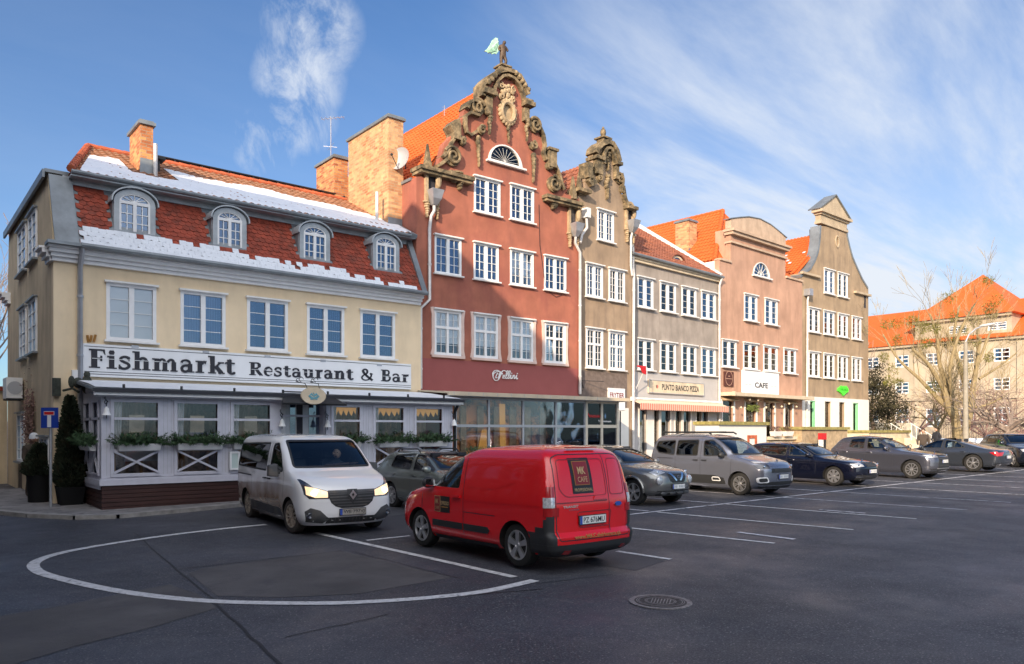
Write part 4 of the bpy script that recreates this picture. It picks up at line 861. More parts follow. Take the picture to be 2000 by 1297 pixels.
# entrance with dark canopy and doors
MB().box(dx0-.05, dx1+.05, .35, .4, z_sill-.1, z_top+.2).build('entrance_wall', 'frame_grey', vrt)
for k, (a, b, m_) in enumerate(((.04, .20, 'curtain'), (.30, .42, 'pane'), (.45, .58, 'inside'), (.72, .96, 'pane'))):
    w_ = dx1-dx0; MB().box(dx0+a*w_, dx0+b*w_, .33, .348, z_sill+.2, z_top+.05).build('door_pane', m_, vrt)
MB().box(dx0-.02, dx0+.03, .1, .35, z_sill, z_top+.15).box(dx1-.03, dx1+.02, .1, .35, z_sill, z_top+.15).box(dx0, dx1, .3, .346, z_rail+.1, z_rail+.16).build('door_frame', 'lilac_paint', vrt)
cx = (dx0+dx1)/2; hw = (V(655, 790)[0]-V(545, 790)[0])/2
mb = MB(); slab(mb, [(cx-hw-.1, -.75, z_top+.0), (cx+hw+.1, -.75, z_top+.0), (cx+hw-.25, -.002, z_top+.36), (cx-hw+.25, -.002, z_top+.36)], (0, -1, 2), .05); mb.build('door_canopy', 'dark_metal', vrt)
# inside: floor, back colours, tables
MB().box(.1, VL-.1, .1, DEP, z_sill-.05, z_sill-.01).build('floor', 'wood_dark', vrt)
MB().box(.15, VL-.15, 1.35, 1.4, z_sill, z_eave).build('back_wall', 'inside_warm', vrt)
mb = MB()
for k in range(6):
    x = .7+k*1.65; mb.box(x, x+.75, .55, 1.15, z_sill+.66, z_sill+.70); mb.box(x+.35, x+.41, .8, .86, z_sill, z_sill+.66)
    for q in (-.28, .86): mb.box(x+q, x+q+.04, .7, .74, z_sill, z_sill+.85).box(x+q, x+q+.04, 1.0, 1.04, z_sill, z_sill+.85).box(x+q, x+q+.04, .74, 1.0, z_sill+.45, z_sill+.8)
mb.build('dining_tables', 'gold_dark', vrt)
MB().box(.62, 1.6, .5, 1.2, z_sill+.702, z_sill+.71).box(.62, 1.6, .48, .5, z_sill+.42, z_sill+.71).build('tablecloth', 'curtain', vrt)
pipe(None, [(VL+.14, -.2, z_eave+.02), (VL+.12, .05, z_eave-.35), (VL+.12, .05, .0)], .05, 'dark_metal', 'downpipe', vrt)
# hanging oval sign over the door
p = Vector((FP(612, 773, VY-.75)[0], VY-.75, FP(612, 773, VY-.75)[1])); e = empty('hanging_sign', p, 0, 'cream oval sign with a blue fish emblem hung above the restaurant door', 'sign')
rx_ = (FP(636, 773, VY-.75)[0]-FP(588, 773, VY-.75)[0])/2; rz_ = .235
MB().prism(arc(0, 0, rx_, rz_, 0, 360, 28)[:-1], -.03, .03).build('plaque', 'cream_stone', e); mb = MB()
for s_ in (-1, 1): mb.ribbon([(0, -.02), (s_*.07, .05), (s_*.13, .0), (s_*.05, -.04)], [.02, .05, .03, .02], -.03); mb.ribbon([(s_*.01, -.05), (s_*.09, -.06), (s_*.16, -.01)], [.02, .03, .01], -.03)
mb.ribbon([(-.10, -.1), (0, -.08), (.10, -.1)], .025, -.03); mb.ribbon([(-.02, .08), (.02, .02)], .02, -.03)
mb.build('emblem', mat('emblem_blue', (.10, .36, .46), .5), e)
mb = MB()
for s_ in (-1, 1):
    mb.path([(s_*rx_*.5, 0, rz_*.85), (s_*rx_*.55, .1, rz_+.1), (s_*rx_*.6, .65, rz_+.18)], .012, 5); mb.path([(s_*rx_*.6+.06*math.cos(R(a)), .3, rz_+.22+.06*math.sin(R(a))) for a in range(0, 300, 30)], .009, 5); mb.path([(s_*rx_*.6-.1+.04*math.cos(R(a)), .3, rz_+.2+.04*math.sin(R(a))) for a in range(0, 300, 30)], .009, 5)
mb.build('bracket', 'dark_metal', e)
# ship's bells
def bell(px, py, label):
    x, z = FP(px, py, VY-.14); e = empty('ship_bell', (x, VY-.14, z-.12), 0, label, 'bell', 'white bells on the veranda posts')
    MB().lathe([(.105, 0), (.085, .03), (.06, .10), (.055, .15), (.02, .19), (.02, .21)], (0, 0, 0), 14).build('bell', 'white_paint', e, smooth=True)
    MB().path([(0, 0, .2), (0, .02, .27), (.03, .05, .33), (-.02, .08, .40), (.0, .12, .46)], .012, 5).path([(.04*math.cos(R(a)), .03, .31+.04*math.sin(R(a))) for a in range(0, 330, 30)], .009, 5).path([(0, 0, .03), (0, 0, -.08)], .01, 5).build('bracket', 'ink', e)
bell(208, 801, 'white bell on the corner post of the veranda, leftmost'); bell(551, 824, 'white bell beside the entrance, left of the door'); bell(640, 826, 'white bell right of the entrance door'); bell(887, 824, 'white bell at the right end of the veranda by the dark downpipe')
# flower boxes with fir branches
def flower_box(xc, yc, z, wd, label, rot=0, sd=0):
    e = empty('flower_box', (xc, yc, z), rot, label, 'planter', 'flower boxes along the veranda'); rn = random.Random(sd)
    MB().hexa([(-wd/2+.02, -.12, 0), (wd/2-.02, -.12, 0), (wd/2-.02, .0, 0), (-wd/2+.02, .0, 0), (-wd/2, -.2, .17), (wd/2, -.2, .17), (wd/2, .0, .17), (-wd/2, .0, .17)]).build('box', 'white_paint', e)
    mb = MB()
    for k in range(int(110*wd)):
        p = Vector((rn.uniform(-wd/2-.06, wd/2+.06), rn.uniform(-.18, -.02), .15)); d = Vector((rn.uniform(-1, 1)+p.x*.6, rn.uniform(-1, .3), rn.uniform(.1, 1.2))).normalized(); L_ = rn.uniform(.18, .38)
        q = p
        for s_ in range(4):
            q2 = q+d*(L_/4); d = (d+Vector((0, 0, -.12))).normalized(); a = d.orthogonal().normalized(); b = d.cross(a)
            for t in range(7):
                an = t*2*math.pi/7+s_; o = a*math.cos(an)+b*math.sin(an); c = q+(q2-q)*rn.random(); tip = c+o*.06+d*.05; sd_ = d.cross(o)*.011
                mb.add([c-sd_, c+sd_, tip], [(0, 1, 2)])
            q = q2
    mb.build('fir_branches', 'fir', e); return e
zb2 = FP(270, 880, VY-.02)[1]
for k, (a, b, lb) in enumerate(((228, 311, 'white flower box of fir branches under the first veranda window from the corner'), (343, 431, 'white flower box of fir branches under the second veranda window'), (452, 515, 'white flower box of fir branches partly hidden behind the white van'), (662, 700, 'white flower box of fir branches just right of the entrance, behind the white van'), (735, 792, 'white flower box of fir branches above a cross brace right of the white van'), (812, 868, 'white flower box of fir branches at the last veranda window on the right'))):
    x0 = FP(a, 870, VY)[0]; x1 = FP(b, 870, VY)[0]; flower_box((x0+x1)/2, VY-.05, vb+V(270, 880)[1], x1-x0, lb, 0, k+5)
flower_box(vx0-.04, VY+1.2, vb+V(270, 880)[1], 1.6, 'white flower box on the short side of the veranda beside the tall conifer', -math.pi/2, 33)
# menu board
x, z = FP(448, 918, VY-.06); x2 = FP(468, 918, VY-.06)[0]; z2 = FP(458, 882, VY-.06)[1]
e = empty('menu_board', ((x+x2)/2, VY-.06, z), 0, 'white framed menu board on the veranda front left of the white van', 'menu board'); wd = x2-x
MB().prism([(-wd/2, 0), (wd/2, 0), (wd/2, z2-z), (-wd/2, z2-z)], -.04, .02, [[(-wd/2+.05, .05), (-wd/2+.05, z2-z-.05), (wd/2-.05, z2-z-.05), (wd/2-.05, .05)]]).build('frame', 'white_paint', e); MB().box(-wd/2+.04, wd/2-.04, -.01, .0, .04, z2-z-.04).build('sheet', mat('menu_paper', (.5, .6, .58), .5), e)

# ================================================================== tall red house with scrolled gable
B = House('gabled_town_house', (xr+.02, .32), R(-.6), 'tall brick red town house with scrolled stone gable and winged statue', 'house', 'gabled town houses in the row')
bb = B.base; bw = B.L(1131, 700)[0]
def avg(H, L_): return sum(H.L(*p)[1] for p in L_)/len(L_)
zt, zb = avg(B, [(848, 461), (1105, 505)]), avg(B, [(848, 533), (1106, 572)])
for a, b in ((848.5, 900.6), (924.8, 973.4), (996, 1041.7), (1062.5, 1105.3)):
    casement(B, B.L(a, 500)[0], B.L(b, 500)[0], zb, zt, 2, 2, 4, fr=.075, mid=.13, pane='pane')
zt, zb = avg(B, [(847, 604), (1104, 633)]), avg(B, [(847, 692), (1104, 712)])
for i, (a, b) in enumerate(((847.3, 900.6), (924.4, 972.3), (996, 1041), (1062.5, 1104))):
    x0, x1 = B.L(a, 650)[0], B.L(b, 650)[0]; o = casement(B, x0, x1, zb, zt, 2, 2, [3, 2], transom=.63, fr=.10, mid=.09, pane='pane_clear', blind=.76, lintel=.1, sill=0, mun=.012)
    rn = random.Random(i); mb = MB()
    band(mb, [(x0-.10, zb-.02)]+[(x0-.05+rn.uniform(-.01, .01), zb+(zt-zb)*k/8) for k in range(1, 8)]+[(x0-.10, zt+.06)], .12, -.045, -.0); band(mb, [(x1+.10, zb-.02)]+[(x1+.05+rn.uniform(-.01, .01), zb+(zt-zb)*k/8) for k in range(1, 8)]+[(x1+.10, zt+.06)], .12, -.046, -.001)
    mb.box(x0-.12, x1+.12, -.10, 0, zb-.09, zb-.005); mb.build('surround', 'surround_pink', o)
for a, b, t, bo in ((925.5, 976.7, 344, 424), (996, 1042.4, 360, 438)):
    za, zb_ = B.L(a, t)[1], B.L(b, bo)[1]; casement(B, B.L(a, 390)[0], B.L(b, 390)[0], zb_, za, 2, 2, 4, fr=.08, mid=.14)
lz = avg(B, [(950, 312), (1023, 331)]); lx0, lx1 = B.L(953, 320)[0], B.L(1020, 320)[0]; lt = B.L(984, 283)[1]-lz
fan_window(B, (lx0+lx1)/2, lz, (lx1-lx0)/2, lt, 11, pane='pane_dim', body='white_trim', frame=.12, ring=False, thin=.005)
G = lambda L_: [B.L(*p) for p in L_]
left_edge = [(813, 345), (829, 345), (852, 326), (862, 303), (868, 280), (880, 268), (884, 255), (893, 240), (903, 232), (908, 212), (925, 200), (938, 190), (940, 166), (947, 158), (958, 148), (970, 142), (984, 140)]
right_edge = [(1000, 143), (1012, 152), (1020, 170), (1026, 185), (1029, 195), (1029, 215), (1031, 236), (1043, 236), (1052, 245), (1052, 260), (1059, 275), (1061, 290), (1058, 302), (1064, 316), (1073, 318), (1081, 325), (1090, 345), (1093, 365), (1104, 378), (1128, 388)]
le, re_ = G(left_edge), G(right_edge)
out = [(0, -.3), (bw, -.3), (bw, re_[-1][1])]+re_[::-1][1:]+le[::-1][:-1]+[(0, le[0][1])]
z_lb = avg(B, [(830, 702), (1128, 718)])
B.holes = B.holes
MB().prism(out, 0, .32, B.holes).build('wall', 'fellini', B.root)
inside_board(B, .2, bw-.2, 0, le[0][1])
inside_board(B, B.L(915, 390)[0], B.L(1050, 390)[0], le[0][1], lz+.9)
zc_ = B.L(830, 765)[1]; MB().box(0.0, bw, -.012, -.002, -.3, z_lb).build('painted_base', 'fellini_base', B.root)
ezB = le[0][1]-.05
MB().box(0, .3, .32, 11, -.3, ezB).build('side_wall', 'fellini', B.root); MB().box(bw-.3, bw, .32, 11, -.3, ezB).build('party_wall', 'fellini', B.root); MB().box(.3, bw-.3, 10.7, 11, -.3, ezB).build('rear_wall', 'fellini', B.root)
MB().box(-.05, .33, .33, 11, ezB, ezB+.10).build('coping', 'zinc', B.root)
rzB = B.L(985, 165, .4)[1]; hw_ = bw/2; rfB = MB(); slab(rfB, [(.2, .3, ezB+.0), (hw_, .3, rzB-.06), (hw_, 11, rzB-.06), (.2, 11, ezB+.0)], (-1, 0, 1), .08); slab(rfB, [(bw-.2, .3, ezB), (hw_, .3, rzB-.06), (hw_, 11, rzB-.06), (bw-.2, 11, ezB)], (1, 0, 1), .08)
rfB.add([(.3, 10.9, ezB), (bw-.3, 10.9, ezB), (hw_, 10.9, rzB-.1)], [(0, 1, 2)])
rfo = rfB.build('roof', 'tile_orange', B.root); sl_ = Vector((hw_-.2, 0, rzB-ezB))
pantiles('roof_tiles', 'tile_orange', rfo, (.2, 11, ezB+.02), (0, -1, 0), sl_, 10.65, sl_.length, None, .22, .34, .045)
rt = MB(); ridge_tiles(rt, (hw_, 11, rzB+.02), (hw_, .35, rzB+.02)); rt.build('ridge_tiles', 'tile_orange', rfo, smooth=True)
# stone trim of the gable
mb = MB()
band(mb, G([(938, 190), (938, 168), (948, 157), (960, 148), (972, 142), (984, 140), (996, 143), (1010, 152), (1019, 168), (1026, 188)]), .15, -.24, .36)
band(mb, G([(961, 187), (962, 175), (968, 160), (978, 151), (988, 150), (1000, 156), (1010, 168), (1018, 186), (1022, 206)]), .10, -.20, .02)
def cap(px, py, wd, h=.16, y=-.34): x, z = B.L(px, py); mb.box(x-wd/2, x+wd/2, y, .37, z-h/2, z+h/2); mb.box(x-wd/2+.06, x+wd/2-.06, y+.06, .36, z+h/2, z+h/2+.1)
cap(949, 185, .62); cap(1027, 207, .46)
x, z = B.L(950, 207); mb.box(x-.15, x+.15, -.20, .34, z-.34, z+.30); drop(mb, x, z-.36, .26, .7, -.2, 1)
x, z = B.L(1024, 225); mb.box(x-.13, x+.13, -.18, .34, z-.28, z+.22); drop(mb, x, z-.3, .22, .7, -.16, 2)
for k in range(5):
    x, z = B.L(948+6*k, 168-6.2*k); mb.ball((x, -.18, z+.08), .13, .12, .12, 8, 5)
    x, z = B.L(1000+6*k, 148+8*k); mb.ball((x+.04, -.18, z+.04), .11, .12, .11, 8, 5)
for px, py, r, a0, cw, t in ((929, 211, .33, 20, 1, 1.5), (881, 307, .36, 160, -1, 1.7), (938, 256, .17, 40, 1, 1.3), (901, 279, .14, 60, 1, 1.2), (1042, 246, .30, 150, -1, 1.7), (1038, 286, .17, 90, -1, 1.3), (1079, 361, .33, 100, -1, 1.7), (1069, 326, .15, 60, -1, 1.2)):
    x, z = B.L(px, py); scroll(mb, x, z, r, a0, t, cw, -.15, .0, .055)
band(mb, G([(908, 214), (912, 202), (922, 198), (933, 205)]), .12, -.22, .34)
band(mb, G([(933, 228), (915, 222), (906, 228), (905, 245), (908, 260), (916, 266), (928, 258)]), .10, -.18, .34)
band(mb, G([(870, 312), (858, 322), (850, 326)]), .10, -.18, .34)
band(mb, G([(906, 276), (893, 268), (884, 272), (878, 282), (872, 296), (862, 308)]), .10, -.18, .34)
band(mb, G([(1051, 250), (1058, 266), (1061, 285), (1058, 301), (1063, 314)]), .10, -.18, .34)
band(mb, G([(1080, 322), (1088, 340), (1093, 358), (1098, 372)]), .10, -.18, .34)
band(mb, G([(885, 262), (877, 248), (885, 240), (893, 240)]), .14, -.2, .34)
x, z = B.L(888, 256); mb.box(x-.16, x+.14, -.22, .34, z-.35, z+.25); x, z = B.L(1073, 312); mb.box(x-.2, x+.2, -.24, .34, z-.35, z+.3); mb.box(x-.26, x+.26, -.3, .36, z+.3, z+.4)
for px, py, w_, h_, sd_ in ((895, 340, .5, .55, 3), (933, 272, .24, .95, 4), (1039, 305, .26, .95, 5), (1076, 386, .4, .45, 6), (991, 243, .2, .65, 9)):
    x, z = B.L(px, py); drop(mb, x, z, w_, h_, -.08, sd_)
for px, py in ((883, 347), (1079, 399)):
    x, z = B.L(px, py); mb.ball((x, -.1, z), .2, .14, .24, 10, 6); mb.ball((x-.12, -.1, z+.12), .1, .1, .12, 8, 5); mb.ball((x+.12, -.1, z+.12), .1, .1, .12, 8, 5)
a, b = B.L(817, 334), B.L(917, 352); zz_ = (a[1]+b[1])/2; mb.box(a[0]-.1, b[0], -.36, .38, zz_-.05, zz_+.08); mb.box(a[0]-.05, b[0]-.05, -.28, .34, zz_-.16, zz_-.051)
a, b = B.L(1058, 386), B.L(1128, 403); zz2 = (a[1]+b[1])/2; mb.box(a[0], b[0]+.05, -.36, .38, zz2-.05, zz2+.08); mb.box(a[0]+.05, b[0], -.28, .34, zz2-.16, zz2-.051)
for px, py in ((836, 322), (1120, 380)):
    x, z = B.L(px, py); mb.hexa([(x-.14, -.1, z-.2), (x+.14, -.1, z-.2), (x+.14, .18, z-.2), (x-.14, .18, z-.2), (x-.03, .01, z+.75), (x+.03, .01, z+.75), (x+.03, .07, z+.75), (x-.03, .07, z+.75)])
mb.build('gable_trim', 'stone', B.root, smooth=True, angle=35)
mb = MB(); x, z = B.L(989, 221); rr = [(.42*math.cos(R(a)), .50*math.sin(R(a))) for a in range(0, 360, 20)]
mb.path([(x+p*.74, -.1, z+q*.74) for p, q in rr]+[(x+rr[0][0]*.74, -.1, z+rr[0][1]*.74)], .09, 7)
for p, q in rr: mb.ball((x+p*.9, -.08, z+q*.9), .085, .08, .09, 7, 5)
mb.lathe([(.30, 0), (.30, -.03), (.01, -.03)], (x, 0, z), 18, 'y')
x, z = B.L(988, 183); rn = random.Random(4)
for k in range(26): a = rn.uniform(0, 6.28); q = rn.uniform(0, 1)**.5; mb.ball((x+.36*q*math.cos(a), -.07, z+.30*q*math.sin(a)), .09, .07, .08, 7, 5)
for s_ in (-1, 1): scroll(mb, x+s_*.3, z+.2, .13, 90, 1.2, s_, -.1, 0, .03); scroll(mb, x+s_*.28, z-.2, .12, 90, 1.2, s_, -.1, 0, .03)
mb.build('cartouche', 'stone_light', B.root, smooth=True, angle=35)
def hopper(H, px, py, arch=True, dark=False):
    x, z = H.L(px, py); mb = MB()
    mb.hexa([(x-.17, -.42, z-.16), (x+.17, -.42, z-.16), (x+.15, 0, z-.16), (x-.15, 0, z-.16), (x-.24, -.5, z+.16), (x+.24, -.5, z+.16), (x+.24, 0, z+.16), (x-.24, 0, z+.16)])
    mb.hexa([(x-.08, -.28, z-.36), (x+.08, -.28, z-.36), (x+.08, -.1, z-.36), (x-.08, -.1, z-.36), (x-.17, -.42, z-.161), (x+.17, -.42, z-.161), (x+.15, 0, z-.161), (x-.15, 0, z-.161)])
    mb.build('rain_hopper', 'pipe', H.root)
    if arch:
        mb = MB(); band(mb, [(x-.24, z-.3), (x-.24, z+.72)]+arc(x, z+.72, .24, .26, 180, 0, 10)+[(x+.24, z+.72), (x+.24, z-.3)], .11, -.12, .05); drop(mb, x-.22, z-.25, .26, .5, -.08, 3); drop(mb, x+.2, z-.25, .26, .5, -.08, 7); mb.ball((x+.24, -.12, z+.6), .12, .1, .3, 8, 6)
        mb.build('niche_trim', 'stone_light', H.root, smooth=True, angle=35); MB().prism([(x-.17, z-.2), (x-.17, z+.72)]+arc(x, z+.72, .17, .2, 180, 0, 8)[1:]+[(x+.17, z-.2)], -.008, .0).build('niche_shade', 'inside', H.root)  # niche is a flat near-black sheet, the shade of its hollow painted on
    return x, z
x, z = hopper(B, 842, 384); pj = B.L(836, 600)
pipe(B, [(x, -.2, z-.36), (x, -.2, z-.55), (x-.08, -.12, z-.75), (pj[0]-.0, -.10, z-1.2), (pj[0], -.10, B.L(836, 586)[1]), (.09, -.14, B.L(826, 604)[1]), (.09, -.14, B.L(826, 760)[1])], .06, 'pipe_light')
x, z = hopper(B, 1118, 447); pipe(B, [(x, -.2, z-.36), (x+.02, -.14, z-.6), (bw-.06, -.12, z-.95), (bw-.06, -.12, B.L(1131, 770)[1])], .06, 'pipe_light')
mb = MB()
x0, z0 = B.L(1052, 400); x1, z1 = B.L(1065, 560); mb.path([(x0, -.02, z0), (x0+.05, -.02, (z0+z1)/2), (x1, -.02, z1)]+[(x1+(B.L(1105, 575)[0]-x1)*t, -.03, z1-.35*math.sin(math.pi*t)) for t in (.25, .5, .75, 1)], .010, 4); mb.build('cable', 'ink', B.root)
# script sign
fx, fz = B.L(985, 733); e = empty('script_sign', (*B.W(fx, -.02), fz+bb), B.a, 'white script lettering on the red wall below the windows', 'sign')
T = MB(); sp = lambda L_, k=7: [tuple(q) for q in smooth_pts([Vector(a) for a in L_], k)]
def st(L_, w_): T.ribbon(sp(L_), w_, -.02, .03)
st([(-.10, .02), (-.25, .10), (-.40, .05), (-.46, -.06), (-.38, -.17), (-.26, -.15), (-.18, -.03), (-.12, .10), (-.04, .14), (.06, .10)], .02)
st([(-.44, -.05), (-.47, .02), (-.40, .11), (-.30, .13), (-.22, .11)], .022); st([(-.30, -.08), (-.36, -.10), (-.33, -.02), (-.28, .06)], .02); st([(-.17, .10), (-.22, -.02), (-.26, -.12)], .04); st([(-.26, .02), (-.16, .03), (-.10, .05)], .025)
x = -.08
for ch in 'ellini':
    if ch == 'e': st([(x-.03, -.09), (x+.04, -.05), (x+.05, .0), (x, -.02), (x-.01, -.1), (x+.05, -.1)], .018); x += .085
    elif ch == 'l': st([(x-.02, -.1), (x+.05, .0), (x+.10, .12), (x+.06, .13), (x+.02, .0), (x+.02, -.1), (x+.06, -.09)], .018); x += .085
    elif ch == 'i': st([(x-.02, -.08), (x+.04, .02), (x+.02, -.08), (x+.05, -.1), (x+.08, -.06)], .02); T.ribbon([(x+.05, .06), (x+.075, .075)], .03, -.02, .03); x += .09
    else: st([(x-.01, -.1), (x+.03, .02), (x+.02, -.05), (x+.07, .02), (x+.08, -.02), (x+.07, -.1), (x+.11, -.07)], .02); x += .13
T.v = [(a*1.30, b, c*1.25) for a, b, c in T.v]; T.build('lettering', 'white_paint', e)
# winged statue
sx_, sz_ = B.L(985, 139); e = empty('winged_statue', (*B.W(sx_, .1), sz_+bb), B.a, 'dark weathered statue with one pale green copper wing on top of the red gable', 'statue')
MB().box(-.20, .20, -.2, .2, -.12, .14).box(-.26, .26, -.26, .26, .14, .20).build('pedestal', 'stone', e)
def skin(name, verts, edges, radii, m, parent, sub=1, loc=None, rot=None, root=0):
    me = bpy.data.meshes.new(name); me.from_pydata(verts, edges, []); o = bpy.data.objects.new(name, me); COL.objects.link(o)
    md = o.modifiers.new('s', 'SKIN'); sk = me.skin_vertices[0].data
    for i, r in enumerate(radii): sk[i].radius = (r, r) if not isinstance(r, tuple) else r; sk[i].use_root = (i == root)
    md.use_smooth_shade = True; q = o.modifiers.new('u', 'SUBSURF'); q.levels = sub; q.render_levels = sub
    dg = bpy.context.evaluated_depsgraph_get(); nm = bpy.data.meshes.new_from_object(o.evaluated_get(dg)); bpy.data.objects.remove(o); nm.materials.append(M[m] if isinstance(m, str) else m); nm.shade_smooth(); nm.name = name
    r_ = bpy.data.objects.new(name, nm); COL.objects.link(r_); r_.parent = parent
    if loc: r_.location = loc
    if rot: r_.rotation_euler = rot
    return r_
vs = [(0, 0, .66), (0, 0, .80), (0, -.01, .95), (.02, -.02, 1.05), (.05, -.03, 1.12), (.08, -.04, 1.20), (-.07, 0, .60), (-.09, -.02, .40), (-.07, 0, .22), (.07, -.02, .58), (.11, -.08, .42), (.09, -.02, .24), (-.13, 0, .96), (-.2, .02, .84), (-.13, -.05, .76), (.14, -.02, .97), (.2, -.06, .86), (.13, -.12, .80)]
skin('figure', vs, [(0, 1), (1, 2), (2, 3), (3, 4), (4, 5), (0, 6), (6, 7), (7, 8), (0, 9), (9, 10), (10, 11), (2, 12), (12, 13), (13, 14), (2, 15), (15, 16), (16, 17)], [.11, .10, .12, .05, .08, .07, .08, .065, .05, .08, .065, .05, .05, .045, .04, .05, .045, .04], 'bronze', e, 1)
wing = [(-.15, .95), (-.20, 1.10), (-.22, 1.24), (-.34, 1.22), (-.48, 1.08), (-.58, .88), (-.72, .68), (-.86, .55), (-.74, .56), (-.62, .58), (-.70, .52), (-.52, .58), (-.50, .54), (-.36, .62), (-.30, .60), (-.22, .70), (-.16, .80)]
mb = MB().prism(wing, .02, .06)
for k in range(7): mb.path([(-.2-.02*k, .01, 1.1-.06*k), (-.36-.06*k, .005, .95-.07*k), (-.48-.045*k, .01, .75-.025*k)], .02, 5)
mb.build('wing', 'copper', e)
# ================================================================== glass conservatory in front of the red house
KY = -1.9
kx0 = B.L(889, 800, KY)[0]; kx1 = B.L(1205, 800, KY)[0]; kb = bb
krt = empty('conservatory', (*B.W(kx0, KY), bb), B.a, 'long glass conservatory with grey frame and cream gutter roof in front of the red house', 'conservatory')
def K(px, py): x, z = B.L(px, py, KY); return x-kx0, z
KL = kx1-kx0; zt = (K(890, 780)[1]+K(1200, 789)[1])/2; zr = (K(890, 830)[1]+K(1200, 834)[1])/2; ze = zt+.22; zz0 = .55
xs = [0]+[K(p, 800)[0] for p in (954, 1021, 1085, 1142)]
f1 = MB()
for x in xs: f1.box(x-.04, x+.04, -.04, .04, 0, zt)
xe = xs[-1]; f1.box(0, xe, -.05, .03, zr-.05, zr+.04).box(-.04, xe, -.045, .045, zt, zt+.07).box(0, xe, -.04, .04, zz0-.06, zz0)
f1.build('frame', 'frame_grey', krt)
for i in range(4): MB().box(xs[i]+.04, xs[i+1]-.04, -.004, .004, zz0, zt).build('pane', 'pane_veranda', krt)
MB().box(0, KL, 0.0, .06, -.3, zz0-.061).build('plinth', 'stone_light', krt)
f2 = MB(); xp = [xe+.06, (xe+KL)/2, KL]
for x in xp: f2.box(x-.05, x+.05, -.06, .04, 0, zt)
f2.box(xe+.11, KL-.05, -.05, .03, zr-.06, zr+.06).box(xe+.01, KL+.05, -.06, .045, zt+.001, zt+.12); f2.box(KL-.05, KL+.05, .04, 1.6, zt, zt+.12).box(KL-.05, KL+.05, 1.5, 1.6, 0, zt)
f2.build('porch_frame', 'frame_cream', krt)
for i in range(2): MB().box(xp[i]+.05, xp[i+1]-.05, -.006, .002, .1, zt).build('pane', 'pane_veranda', krt)
for nm_, mt_, x_, z_, wd_, ht_, k_ in (('script_logo', mat('logo_red', (.6, .02, .02), .5), xp[0]+.12, zr+.34, .72, .17, 9), ('script_logo', M['white_paint'], xp[1]-.15, zr+.17, .70, .08, 10)):
    lg = MB(); lg.ribbon([(x_+wd_*i/(k_*4), z_+ht_*(.5+.5*math.sin(i*1.571))*(1 if i < 5 else .6)) for i in range(k_*4+1)], .022, -.008, .004); lg.build(nm_, mt_, krt)
slab_ = MB(); slab(slab_, [(-.5, -.42, zt+.21), (KL+.15, -.42, zt+.21), (KL+.15, 1.88, zt+.38), (-.5, 1.88, zt+.38)], (0, -.1, .9), .05)
slab_.box(-.6, KL+.2, -.50, -.43, zt+.10, zt+.225); kr = slab_.build('roof', 'canopy_cream', krt)
MB().box(-.45, KL+.12, -.42, -.02, zt+.08, zt+.119).build('soffit', 'frame_grey', kr)
mb = MB()
for k in range(14): mb.box(-.4+k*(KL/13), -.385+k*(KL/13), -.507, -.501, zt+.10, zt+.225)
mb.build('gutter_joint', 'frame_grey', kr)
MB().box(.1, KL-.1, .50, .54, 0, zt+.15).build('back_wall', 'reflection_wall', krt)
mb = MB(); rn = random.Random(5)
for k in range(9):
    x = .5+k*.72; mb.box(x, x+.12+rn.random()*.2, .40, .43, .4, zt-.2)
mb.build('drapery', 'stone_light', krt)
mb = MB().prism([(1.3, .2), (1.7, .2), (1.75, 1.2), (1.6, 1.9), (1.35, 1.9), (1.15, 1.1)], .3, .32); mb.prism([(2.2, .2), (2.45, .2), (2.4, zt-.1), (2.15, zt-.1)], .34, .36); mb.build('glow_curtain', 'amber_glow', krt)  # added sheets that glow faintly to warm the dark conservatory
def hedge(name, x0, x1, y, z, hgt, label, grp=None, H=None, n=900, r=.22, m='fir'):
    H = H or B; e = empty(name, (*H.W((x0+x1)/2, y), z+H.base), H.a, label, 'shrub', grp); mb = MB(); rn = random.Random(int(x0*10)); hw = (x1-x0)/2
    MB().box(-hw, hw, -.2, .2, 0, .3).build('trough', 'frame_grey', e)
    for k in range(n):
        c = Vector((rn.uniform(-hw, hw), rn.uniform(-r, r), .3+rn.random()**.8*hgt*(.75+.25*noise.noise(Vector((k, 0, 0)))))); d = Vector((rn.uniform(-1, 1), rn.uniform(-1, 1), rn.uniform(-.3, 1))).normalized(); a = d.orthogonal().normalized(); L_ = rn.uniform(.06, .12)
        mb.add([c-a*.02, c+a*.02, c+d*L_], [(0, 1, 2)])
    mb.build('foliage', m, e)
hedge('hedge', kx0+.1, kx0+1.6, KY-.6, 0, 1.35, 'dark evergreen shrub between the veranda and the conservatory, above the red van bonnet', n=1600)
hedge('hedge', kx0+2.3, kx0+6.2, KY-.6, 0, 1.05, 'low evergreen hedge along the conservatory behind the red van roof', n=1800)

# ================================================================== narrow tan house
C = House('gabled_town_house', tuple(B.W(bw+.02, .12)), R(3.5), 'narrow tan house with small stone scrolled gable and finial between red and grey houses', 'house', 'gabled town houses in the row')
cw_ = C.L(1234, 700)[0]
def rowz(H, tl, tr, bl, br): return (H.L(*tl)[1]+H.L(*tr)[1])/2, (H.L(*bl)[1]+H.L(*br)[1])/2
zt = C.L(1166, 408)[1]; zb = C.L(1198, 476)[1]; casement(C, C.L(1166, 440)[0], C.L(1198.5, 440)[0], zb, zt, 2, 2, 4, fr=.09, mid=.15)
zt, zb = rowz(C, (1143, 514), (1220, 530), (1143, 578), (1220, 592))
for a, b in ((1143.5, 1177), (1188.5, 1220)): casement(C, C.L(a, 550)[0], C.L(b, 550)[0], zb, zt, 2, 2, 4, fr=.09, mid=.15)
zt, zb = rowz(C, (1144, 640), (1220, 650), (1144, 718), (1220, 724))
